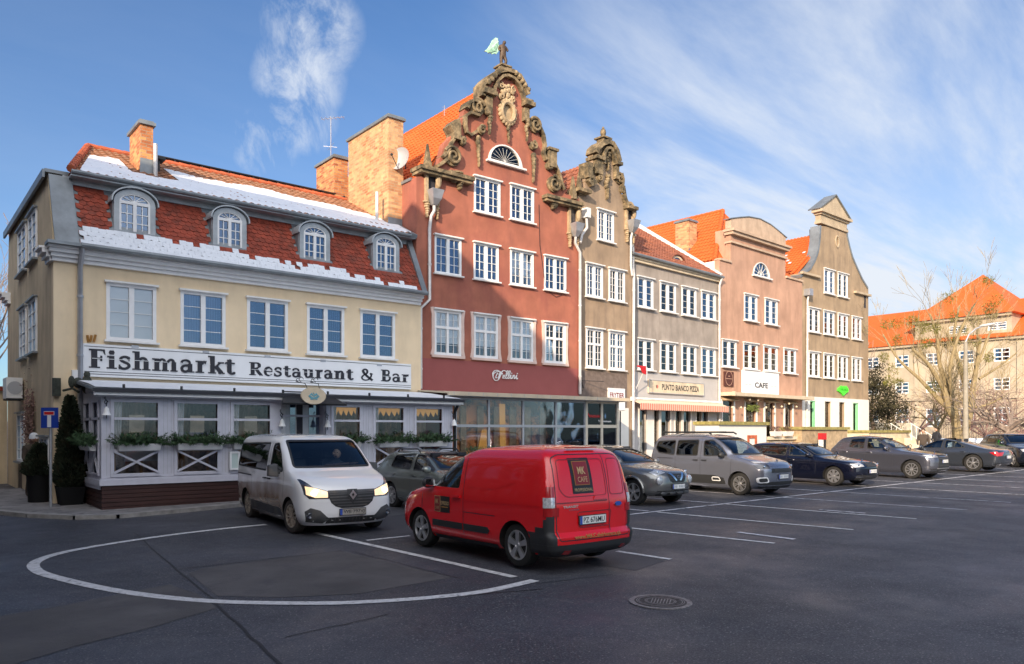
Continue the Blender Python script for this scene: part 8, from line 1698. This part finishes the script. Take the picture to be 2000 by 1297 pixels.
# ---- red delivery van
F2 = [(.22, .70), (.34, .79), (.52, .82), (.70, .79), (.86, .68), (.96, .46), (1.04, .12), (1.10, -.20), (1.30, -.50), (1.48, -.78), (1.62, -1.06), (1.70, -1.36), (1.74, -1.75), (1.76, -2.1)]
R2 = [(.22, -3.26), (.30, -3.36), (.48, -3.38), (.55, -3.32), (.9, -3.32), (1.1, -3.29), (1.45, -3.21), (1.62, -3.13), (1.70, -3.0), (1.74, -2.8), (1.76, -2.5)]
W2 = [(.22, .78), (.32, .85), (.5, .875), (.9, .88), (1.04, .87), (1.15, .855), (1.3, .83), (1.48, .795), (1.62, .74), (1.70, .64), (1.74, .46), (1.76, .2)]
rv, sk, body = car('red_van', 'bright red delivery van seen from behind with cafe lettering on its rear doors', ground_at(4.16, -11.2), UP, F2, R2, W2, 2.55, .315, 'paint_red',
    [[(-.30, 1.06), (-1.18, 1.06), (-1.20, 1.55), (-.94, 1.56), (-.62, 1.32)]], [(-.72, 1.14), (.72, 1.14), (.62, 1.60), (-.62, 1.60)], None, 'wide', 5, 'alloy', cat='van', doors=[[(-.22, .36), (-.10, .62), (-.12, .98), (-.30, 1.08)], [(-1.30, .30), (-1.30, 1.62)], [(-1.32, .70), (-2.1, .70)]], handles=[], mirrors=True, mir=(-.42, 1.08), scale=1.035, belt=1.06, LR=((.2, .16), (1.2, .14)))
for md in 'LR':
    sk.patch([(-.44, .52), (-1.28, .52), (-1.28, .42), (-.44, .42)], md, .016, 'plastic_black', 'side_strip', rv, .1); sk.patch([(-1.32, .52), (-1.92, .52), (-1.98, .47), (-1.92, .42), (-1.32, .42)], md, .016, 'plastic_black', 'side_strip', rv, .1)
    sk.patch([(-.44, .22), (-2.1, .22), (-2.1, .28), (-.44, .28)], md, .012, 'plastic_black', 'sill', rv, .2)
    sk.patch(rounded([(-1.42, 1.10), (-2.55, 1.12), (-2.85, 1.20), (-2.85, 1.50), (-1.42, 1.52)], .08), md, -.0, 'paint_red', 'side_panel', rv, .12, 0) if 0 else None
    sk.line([(-1.36, 1.10), (-2.05, 1.10), (-2.55, 1.22)], md, .014, 'paint_red', 'crease', rv, .006); sk.line([(-1.15, .88), (-3.1, .92)], md, .012, 'paint_red', 'crease', rv, .006)
    loc, nn = sk.hit(-1.14, .93, md); MB().box(-.10, .10, -.02, .02, -.018, .018).build('door_handle', 'paint_red', rv, loc=loc+nn*.025)
shell_part(sk, sk.mb, lambda c: c.z < .40 and c.x < -2.93, .014, 'plastic_black', 'rear_bumper', rv)
for sg in (-1, 1): shell_part(sk, sk.mb, lambda c: .40 < c.z < .56+.9*max(0, min(.24, -c.x-3.0)) and c.x < -2.93 and sg*c.y > .745, .012, 'plastic_black', 'bumper_corner', rv)
for sg in (-1, 1):
    tl = shell_part(sk, sk.mb, lambda c: .76 < c.z < 1.17 and c.x < -3.18 and sg*c.y > .735, .012, 'tail_red', 'tail_light', rv); shell_part(sk, sk.mb, lambda c: .91 < c.z < 1.03 and c.x < -3.18 and sg*c.y > .735, .018, 'lens', 'reversing_light', rv)
    q = [(.5, .26), (.62, .26), (.62, .31), (.5, .31)]; q = q if sg > 0 else mir2(q); sk.patch(q, 'B', .02, 'tail_red', 'reflector', rv, .05)
# seen from behind: +y is on the left of the picture
sk.line([(-.30, .44), (-.30, 1.62)], 'B', .012, 'ink', 'door_gap', rv, .003); o_ = rounded([(.70, .44), (-.70, .44), (-.72, .9), (-.68, 1.58), (-.55, 1.63), (.55, 1.63), (.68, 1.58), (.72, .9)], .05); sk.line(o_+[o_[0]], 'B', .013, 'ink', 'door_gap', rv, .003)
for a, b in ((.64, -.26), (-.34, -.66)): q = rounded([(a, 1.15), (a-.1 if a > 0 else a, 1.04), (b, 1.04), (b, 1.56), (a-.03, 1.56)], .06); sk.line(q+[q[0]], 'B', .012, 'label_red', 'crease_shade', rv, .0035)  # dark red lines paint in the shade along the pressed panel edges
q = rounded([(.30, .60), (-.30, .60), (-.34, .82), (.34, .82)], .04); sk.line(q+[q[0]], 'B', .014, 'label_red', 'crease_shade', rv, .0035); sk.line([(.70, .96), (-.26, .96)], 'B', .016, 'label_red', 'crease_shade', rv, .0035)
sk.patch([(-.26, .98), (.02, .98), (-.0, 1.035), (-.24, 1.035)], 'B', .018, 'paint_red', 'door_handle', rv, .05)
def decal(P, sk, y, z, w_, h_, mode, m, lift, name='decal'):
    if mode == 'B': q = [(y+w_/2, z-h_/2), (y-w_/2, z-h_/2), (y-w_/2, z+h_/2), (y+w_/2, z+h_/2)]
    else: q = [(y-w_/2, z-h_/2), (y+w_/2, z-h_/2), (y+w_/2, z+h_/2), (y-w_/2, z+h_/2)]
    return sk.patch(q, mode, lift, m, name, P, .12, 0)
def surf_text(P, sk, a, b, mode, body_, m, w_, h_, lift, bold=0.01):
    loc, nn = sk.hit(a, b, mode); t0, n2 = sk.hit(a, b+h_, mode); tilt = math.atan2((t0-loc).dot(Vector((1 if mode == 'B' else 0, -1 if mode == 'L' else 0, 0))), h_) if t0 is not None else 0
    rz = R(-90) if mode == 'B' else R(180)
    return text_part('lettering', body_, m, P, loc+nn*lift, w_, h_, (R(90)-tilt, 0, rz), bold)
decal(rv, sk, .20, 1.33, .40, .50, 'B', 'label_black', .005, 'rear_decal'); decal(rv, sk, .20, 1.365, .29, .34, 'B', 'gold_dark', .009, 'rear_decal'); decal(rv, sk, .20, 1.365, .27, .32, 'B', 'label_red', .013, 'rear_decal')
surf_text(rv, sk, .20, 1.40, 'B', 'MK', 'gold', .15, .11, .02, .02); surf_text(rv, sk, .20, 1.275, 'B', 'CAFE', 'gold', .19, .075, .022, .0); surf_text(rv, sk, .20, 1.13, 'B', 'PROFESSIONAL', 'gold', .36, .045, .018, .0)
plate(rv, sk, .06, .705, 'B', 'plate', 'PZ 676MU', .52, 0, .02); surf_text(rv, sk, .0, .475, 'B', 'www.MKCafeHoreca.pl', 'gold_dark', .92, .085, .010, .01); surf_text(rv, sk, .47, .905, 'B', 'TRANSIT', 'chrome', .30, .035, .009); surf_text(rv, sk, .41, .86, 'B', 'COURIER', 'chrome', .20, .022, .009); badge(rv, sk, -.48, .90, 'B', 'oval', .05, .012, 'chrome'); badge(rv, sk, -.48, .90, 'B', 'oval', .043, .022, 'plate_blue')
decal(rv, sk, -.72, .78, .44, .26, 'L', 'label_black', .006, 'door_decal'); decal(rv, sk, -.59, .78, .17, .26, 'L', 'gold', .009, 'door_decal'); decal(rv, sk, -.59, .78, .15, .24, 'L', 'label_red', .012, 'door_decal')
surf_text(rv, sk, -.59, .82, 'L', 'MK', 'gold', .09, .08, .017, .01); surf_text(rv, sk, -.59, .715, 'L', 'CAFE', 'gold', .11, .05, .017); surf_text(rv, sk, -.80, .80, 'L', 'ESPRESSO', 'gold', .24, .06, .012, .01)
loc, nn = sk.hit(-.80, .735, 'L'); MB().box(-.09, .09, -.001, .001, -.008, .008).build('small_text', 'gold_dark', rv, loc=loc+nn*.01)
for sg in (-1, 1): q = [(.55, .74), (.80, .66), (.84, .90), (.66, .92)]; sk.patch(q if sg > 0 else mir2(q), 'F', .01, 'lens', 'headlight', rv, .05)
sk.patch([(.2, .50), (.02, .42), (.02, .84), (.3, .90)], 'L', .01, 'lens', 'headlight', rv, .05) if 0 else None
MB().box(-3.06, -3.0, -.3, .3, 1.72, 1.735).build('brake_light', 'tail_red', rv)
# ---- generic parked cars
def std_front(e, sk, hl, grille, lower, badge_k, bz, plate_z, fog=None, gm='plastic_black', lens='lens', hl_side=None):
    for sg in (-1, 1):
        sk.patch(hl if sg > 0 else mir2(hl), 'F', .008, lens, 'headlight', e, .05); c = (sum(p[0] for p in hl)/len(hl), sum(p[1] for p in hl)/len(hl)); loc, nn = sk.hit(sg*c[0], c[1], 'F'); MB().ball((0, 0, 0), .02, .05, .045, 10, 7).build('lamp_reflector', 'chrome', e, smooth=True, loc=loc+nn*.008)
        if fog: sk.patch(fog if sg > 0 else mir2(fog), 'F', .01, 'lens_dark', 'fog_lamp', e, .05)
    g = sk.patch(grille, 'F', .008, gm, 'grille', e, .06); sk.patch(lower, 'F', .008, 'plastic_black', 'lower_grille', e, .08)
    zz_ = [p[1] for p in grille]; yy_ = [abs(p[0]) for p in grille]
    for k in range(1, 4): z_ = min(zz_)+(max(zz_)-min(zz_))*k/4; sk.line([(-min(max(yy_)*.8, .4), z_), (min(max(yy_)*.8, .4), z_)], 'F', .012, 'plastic_grey', 'grille_slat', e, .014)
    badge(e, sk, 0, bz, 'F', badge_k, .05, .022); plate(e, sk, 0, plate_z, 'F', 'plate', None, .50)
# silver family van
F3 = [(.2, .78), (.30, .87), (.5, .90), (.72, .90), (.86, .86), (.96, .74), (1.04, .48), (1.10, .16), (1.16, -.08), (1.34, -.32), (1.52, -.58), (1.66, -.84), (1.75, -1.16), (1.80, -1.6), (1.82, -2.1)]
R3 = [(.2, -3.42), (.3, -3.50), (.6, -3.53), (1.1, -3.50), (1.5, -3.38), (1.66, -3.3), (1.75, -3.15), (1.80, -2.9), (1.82, -2.6)]
W3 = [(.2, .82), (.3, .89), (.5, .92), (.9, .925), (1.1, .91), (1.2, .89), (1.5, .83), (1.66, .78), (1.75, .68), (1.80, .5), (1.82, .22)]
c3, sk, b3_ = car('family_van', 'silver grey tall family van with black roof rails parked next to the rounded grey crossover', ground_at(16.5, -9.35), DOWN, F3, R3, W3, 2.785, .33, 'paint_silver', [[(-.42, 1.16), (-1.25, 1.14), (-1.30, 1.60), (-.98, 1.63), (-.68, 1.44)], [(-1.50, 1.14), (-2.32, 1.14), (-2.30, 1.60), (-1.50, 1.62)], [(-2.40, 1.14), (-3.05, 1.20), (-3.18, 1.34), (-3.12, 1.56), (-2.40, 1.60)]], [(-.75, 1.20), (.75, 1.20), (.66, 1.68), (-.66, 1.68)], [(-.6, 1.2), (.6, 1.2), (.52, 1.6), (-.52, 1.6)], 'Y', 7, rearglass='car_glass_dark', group='cars parked side by side along the houses', doors=[[(-.30, .4), (-.26, 1.05)], [(-1.38, .3), (-1.38, 1.66)], [(-2.35, .6), (-2.35, 1.1)]], handles=[(-1.22, 1.0), (-1.55, 1.0)], mirror_m='plastic_black', mir=(-.52, 1.14), belt=1.14)
std_front(c3, sk, [(.55, .80), (.85, .78), (.88, .90), (.56, .92)], [(-.50, .80), (.50, .80), (.52, .68), (-.52, .68)], [(-.80, .22), (.80, .22), (.84, .36), (.5, .42), (-.5, .42), (-.84, .36)], 'chevron', .98, .56, None, lens='lens_dark')
for sg in (-1, 1):
    q = rounded([(.60, .40), (.86, .38), (.88, .54), (.66, .56)], .05); q = q if sg > 0 else mir2(q); sk.patch(q, 'F', .014, 'white_paint', 'bumper_frame', c3, .05); q = rounded([(.64, .43), (.83, .41), (.85, .51), (.68, .53)], .04); q = q if sg > 0 else mir2(q); sk.patch(q, 'F', .022, 'plastic_black', 'fog_lamp', c3, .05)
    q = [(.40, .965), (.84, .95), (.84, 1.0), (.42, .99)]; q = q if sg > 0 else mir2(q); sk.patch(q, 'F', .01, 'lens', 'daytime_lamp', c3, .05)
    MB().path([(-1.15, sg*.66, 1.80), (-1.25, sg*.66, 1.855), (-3.0, sg*.64, 1.86), (-3.12, sg*.64, 1.78)], .028, 6).build('roof_rail', 'plastic_black', c3)
for x in (-1.55, -2.5): MB().box(x-.03, x+.03, -.66, .66, 1.86, 1.89).build('roof_bar', 'plastic_black', c3)
for md in 'LR':
    sk.patch(rounded([(-.46, .30), (-2.3, .30), (-2.3, .55), (-.9, .56), (-.5, .48)], .05), md, .012, 'plastic_black', 'side_cladding', c3, .12); q = rounded([(-.62, .40), (-.92, .40), (-.92, .50), (-.68, .50)], .03); sk.line(q+[q[0]], md, .022, 'white_paint', 'cladding_frame', c3, .022)
    sk.line([(-2.45, 1.03), (-3.1, 1.03)], md, .02, 'ink', 'slide_rail', c3, .004)
# rounded grey brown crossover
F4 = [(.25, .66), (.36, .78), (.55, .82), (.74, .80), (.86, .70), (.94, .48), (1.0, .12), (1.05, -.25), (1.2, -.52), (1.34, -.84), (1.45, -1.16), (1.52, -1.5), (1.55, -1.95)]
R4 = [(.25, -3.1), (.4, -3.26), (.7, -3.28), (1.0, -3.2), (1.2, -3.0), (1.4, -2.75), (1.5, -2.5), (1.55, -2.2)]
W4 = [(.25, .80), (.36, .87), (.55, .89), (.8, .885), (.95, .86), (1.05, .82), (1.2, .77), (1.34, .70), (1.45, .62), (1.52, .48), (1.55, .2)]
c4, sk, _ = car('crossover_car', 'rounded grey brown crossover with a large hexagonal grille parked behind the red van', ground_at(12.0, -9.15), DOWN, F4, R4, W4, 2.53, .34, 'paint_brown', [[(-.62, 1.08), (-1.35, 1.10), (-1.38, 1.42), (-1.12, 1.42)], [(-1.5, 1.10), (-2.3, 1.16), (-2.1, 1.38), (-1.5, 1.43)]], [(-.66, 1.10), (.66, 1.10), (.54, 1.45), (-.54, 1.45)], [(-.5, 1.1), (.5, 1.1), (.4, 1.4), (-.4, 1.4)], 'wide', 5, group='cars parked side by side along the houses', doors=[[(-.5, .45), (-.42, .9)]], handles=[(-1.3, .92)], mirror_m='paint_brown', mir=(-.7, 1.04), LF=((.25, .5), (.9, .7), (1.2, .32)), belt=1.08)
std_front(c4, sk, [(.36, .86), (.66, .78), (.74, .86), (.50, .93)], [(-.36, .82), (.36, .82), (.30, .66), (.22, .60), (-.22, .60), (-.30, .66)], [(-.62, .27), (.62, .27), (.66, .40), (-.66, .40)], 'ring', .73, .50)
for sg in (-1, 1):
    loc, nn = sk.hit(sg*.60, .66, 'F'); MB().ball((0, 0, 0), .06, .12, .12, 16, 10).build('round_lamp', 'lens', c4, smooth=True, loc=loc-nn*.01)
    q = [(.30, .84), (.10, .64), (.05, .66), (.22, .84)]; sk.patch(q if sg > 0 else mir2(q), 'F', .02, 'chrome', 'grille_trim', c4, .05)
    for x in (0, -2.53): MB().path([(x+.41*math.cos(R(a)), sg*.885, .34+.41*math.sin(R(a))) for a in range(0, 181, 12)], .035, 6).build('arch_flare', 'paint_brown', c4, smooth=True)
for k in range(4): loc, nn = sk.hit(-.45+.3*k, .33, 'F'); MB().ball((0, 0, 0), .03, .13, .05, 10, 6).build('bumper_slot', 'plastic_grey', c4, smooth=True, loc=loc)
# saloon / estate builder
def estate(name, label, x, y, pname, H_=1.46, hood=.92, L_r=1.05, wb=2.76, heading=DOWN, wst='wide', sp=7, W_=.91, front='grille', bk='disc', r=.325, drop_r=0, group='cars parked side by side along the houses', rim='alloy', fo=.92, rails=False, hl=None, gr_=None, plate_z=.50):
    h = H_; b = hood
    F = [(.2, fo-.18), (.3, fo-.05), (.45, fo), (.62, fo), (b-.2, fo-.05), (b-.12, fo-.20), (b-.05, fo-.60), (b+.0, fo-1.0), (b+.06, fo-1.34), (b+.06+(h-b-.06)*.35, fo-1.34-.36), (b+.06+(h-b-.06)*.65, fo-1.34-.70), (b+.06+(h-b-.06)*.86, fo-1.34-1.02), (h-.03, fo-2.75), (h, fo-3.1)]
    xr_ = -wb-L_r
    if not drop_r: Rr = [(.2, xr_+.12), (.35, xr_), (.7, xr_-.02), (b, xr_+.05), (b+.2, xr_+.22), (h-.1, xr_+.5), (h-.03, xr_+.9), (h, xr_+1.2)]
    else: Rr = [(.2, xr_+.25), (.38, xr_+.03), (.65, xr_), (.85, xr_+.03), (b+.02, xr_+.12), (b+.06, xr_+.42), (b+.14, xr_+.80), (b+.28, xr_+1.32), (h-.08, xr_+1.95), (h-.02, xr_+2.4), (h, xr_+2.6)]
    W = [(.2, W_-.10), (.3, W_-.03), (.5, W_), (b-.15, W_-.0), (b, W_-.03), (b+.1, W_-.07), (b+.06+(h-b-.06)*.5, W_-.15), (h-.10, W_-.25), (h-.04, W_-.38), (h, .22)]
    z0_ = b+.06; z1_ = h-.10; fa = fo-1.34
    sw = [[(fa-.32, z0_), (fa-1.22, z0_+.01), (fa-1.26, z1_), (fa-.98, z1_-.01)], [(fa-1.36, z0_+.01), (xr_+.95 if not drop_r else xr_+1.35, z0_+.06), (xr_+1.0 if not drop_r else xr_+1.75, z1_-.05), (fa-1.36, z1_)]]
    e, sk, bd = car(name, label, ground_at(x, y), heading, F, Rr, W, wb, r, pname, sw, [(-W_+.22, z0_+.05), (W_-.22, z0_+.05), (W_-.32, z1_+.01), (-W_+.32, z1_+.01)], [(-.55, b+.16), (.55, b+.16), (.5, h-.12), (-.5, h-.12)] if not drop_r else None, wst, sp, rim, group=group, doors=[[(fa-.22, .4), (fa-.18, b)], [(fa-1.30, .3), (fa-1.30, z1_)]], handles=[(fa-1.12, b-.08), (fa-2.1, b-.07)], mirror_m=pname, mir=(fa-.42, b+.06), belt=z0_, archr=1.14, glassm='car_glass')
    if front: std_front(e, sk, hl or [(.46, b-.25), (.80, b-.28), (.84, b-.17), (.52, b-.13)], gr_ or [(-.36, b-.12), (.36, b-.12), (.32, b-.28), (-.32, b-.28)], [(-.70, .24), (.70, .24), (.74, .38), (-.74, .38)], bk, b-.09, plate_z, [(.52, .30), (.74, .30), (.74, .36), (.52, .36)])
    if rails:
        for sg in (-1, 1): MB().path([(fa-1.3, sg*(W_-.32), h-.05), (fa-1.4, sg*(W_-.32), h+.02), (xr_+1.0, sg*(W_-.32), h+.01), (xr_+.9, sg*(W_-.32), h-.06)], .018, 6).build('roof_rail', 'plastic_black', e)
    for md in 'LR': sk.line([(fa-.1, b-.12), (xr_+.3, b-.06)], md, .012, pname, 'crease', e, .006)
    return e, sk
c5, sk = estate('estate_car', 'dark blue estate car with chrome framed windows next to the silver family van', 21.7, -9.5, 'paint_navy', bk='disc', group='cars parked side by side along the houses')
for md in 'LR': sk.line([(-.9, .985), (-1.25, 1.18), (-1.62, 1.34), (-2.2, 1.40), (-3.0, 1.36)], md, .022, 'chrome', 'window_trim', c5, .008)
sk.patch([(-.38, .82), (.38, .82), (.36, .84), (-.36, .84)], 'F', .02, 'chrome', 'grille_trim', c5, .06)
c6, sk = estate('crossover_car', 'mid grey crossover with gaping black front grille right of the dark blue estate', 27.05, -9.75, 'paint_grey', H_=1.62, hood=1.04, L_r=.72, wb=2.67, wst='thin', sp=10, W_=.89, bk='three', r=.345, fo=.86, gr_=[(-.40, .90), (.40, .90), (.42, .72), (.50, .36), (-.50, .36), (-.42, .72)], hl=[(.42, .82), (.80, .80), (.84, .90), (.5, .92)], plate_z=.66, rails=False)
sk.line([(-.55, .40), (.55, .40)], 'F', .03, 'alloy', 'bumper_lip', c6, .02)
c7, sk = estate('fastback_car', 'dark graphite fastback with large twin spoke wheels and its tail to the street', 32.75, -6.95, 'paint_graphite', H_=1.42, hood=.90, L_r=1.05, wb=2.91, heading=UP, wst='twin', sp=5, W_=.95, front=None, r=.36, drop_r=1, group=None)
for sg in (-1, 1): q = [(.40, .84), (.86, .80), (.88, .66), (.62, .68)]; sk.patch(q if sg > 0 else mir2(q), 'B', .01, 'tail_red', 'tail_light', c7, .05)
for md in 'LR': sk.patch([(-3.55, .82), (-3.86, .86), (-3.92, .70), (-3.78, .68)], md, .01, 'tail_red', 'tail_light', c7, .05)
for sg in (-1, 1): q = [(.45, .28), (.75, .28), (.75, .35), (.45, .35)]; sk.patch(q if sg > 0 else mir2(q), 'B', .012, 'chrome', 'exhaust_trim', c7, .05)
sk.patch([(-.80, .24), (.80, .24), (.82, .38), (-.82, .38)], 'B', .008, 'plastic_black', 'diffuser', c7, .08); badge(c7, sk, 0, .84, 'B', 'rings', .05, .015); plate(c7, sk, 0, .62, 'B', 'plate', None, .5)
c8, sk = estate('estate_car', 'grey green estate car half hidden between the white and red vans', 6.95, -8.1, 'paint_sage', H_=1.50, hood=.95, L_r=.98, wb=2.7, bk='disc', W_=.90, rails=True)
c9, sk = estate('dark_suv', 'very dark estate car cut off by the right edge of the photo', 37.9, -10.3, 'paint_dark', H_=1.62, hood=1.03, L_r=1.0, wb=2.8, heading=R(-138), wst='twin', sp=5, W_=.94, bk='disc', r=.36, rails=False)
# pedestrians
def walker(px, t, label, h=1.75, yaw=0, jacket='cloth_brown', sd=0):
    b = DP(px, t); b.z += .08; e = empty('person', b, yaw, label, 'person'); k = h/1.75
    vs = [(0, 0, .95), (0, 0, 1.12), (.01, 0, 1.34), (.02, 0, 1.47), (0, .09, .88), (.12, .10, .48), (.0, .10, .06), (.14, .10, .03), (0, -.09, .88), (-.04, -.10, .48), (-.22, -.10, .10), (-.10, -.10, .03), (0, .2, 1.36), (-.06, .25, 1.1), (.08, .24, .88), (0, -.2, 1.36), (.03, -.26, 1.1), (.18, -.22, .92)]
    skin('body', [tuple(c*k for c in v_) for v_ in vs], [(0, 1), (1, 2), (2, 3), (0, 4), (4, 5), (5, 6), (6, 7), (0, 8), (8, 9), (9, 10), (10, 11), (2, 12), (12, 13), (13, 14), (2, 15), (15, 16), (16, 17)], [.15, .16, .14, .06, .10, .075, .05, .045, .10, .075, .05, .045, .08, .06, .045, .08, .06, .045], jacket, e, 2)
    MB().ball((.03*k, 0, 1.62*k), .09, .08, .12, 14, 10).ball((.12*k, 0, 1.61*k), .02, .015, .02, 6, 5).build('head', 'skin', e, smooth=True); MB().ball((.01*k, 0, 1.66*k), .10, .095, .10, 12, 8).build('hair', 'hair', e, smooth=True); return e
walker(1803, 38.5, 'person in a brown winter coat walking behind the dark fastback', 1.72, R(200))
walker(1829, 47, 'small person in dark blue clothes walking under the bare trees', 1.70, R(160), 'cloth_dark')
p = walker(66, 21.6, 'person in a white knitted hat standing half hidden behind the short conifer', 1.78, R(-80)); MB().ball((.01, 0, 1.71), .115, .11, .10, 14, 9).lathe([(.118, 1.63), (.122, 1.66), (.115, 1.70)], (.01, 0, 0), 14).build('knitted_hat', 'snow', p, smooth=True)
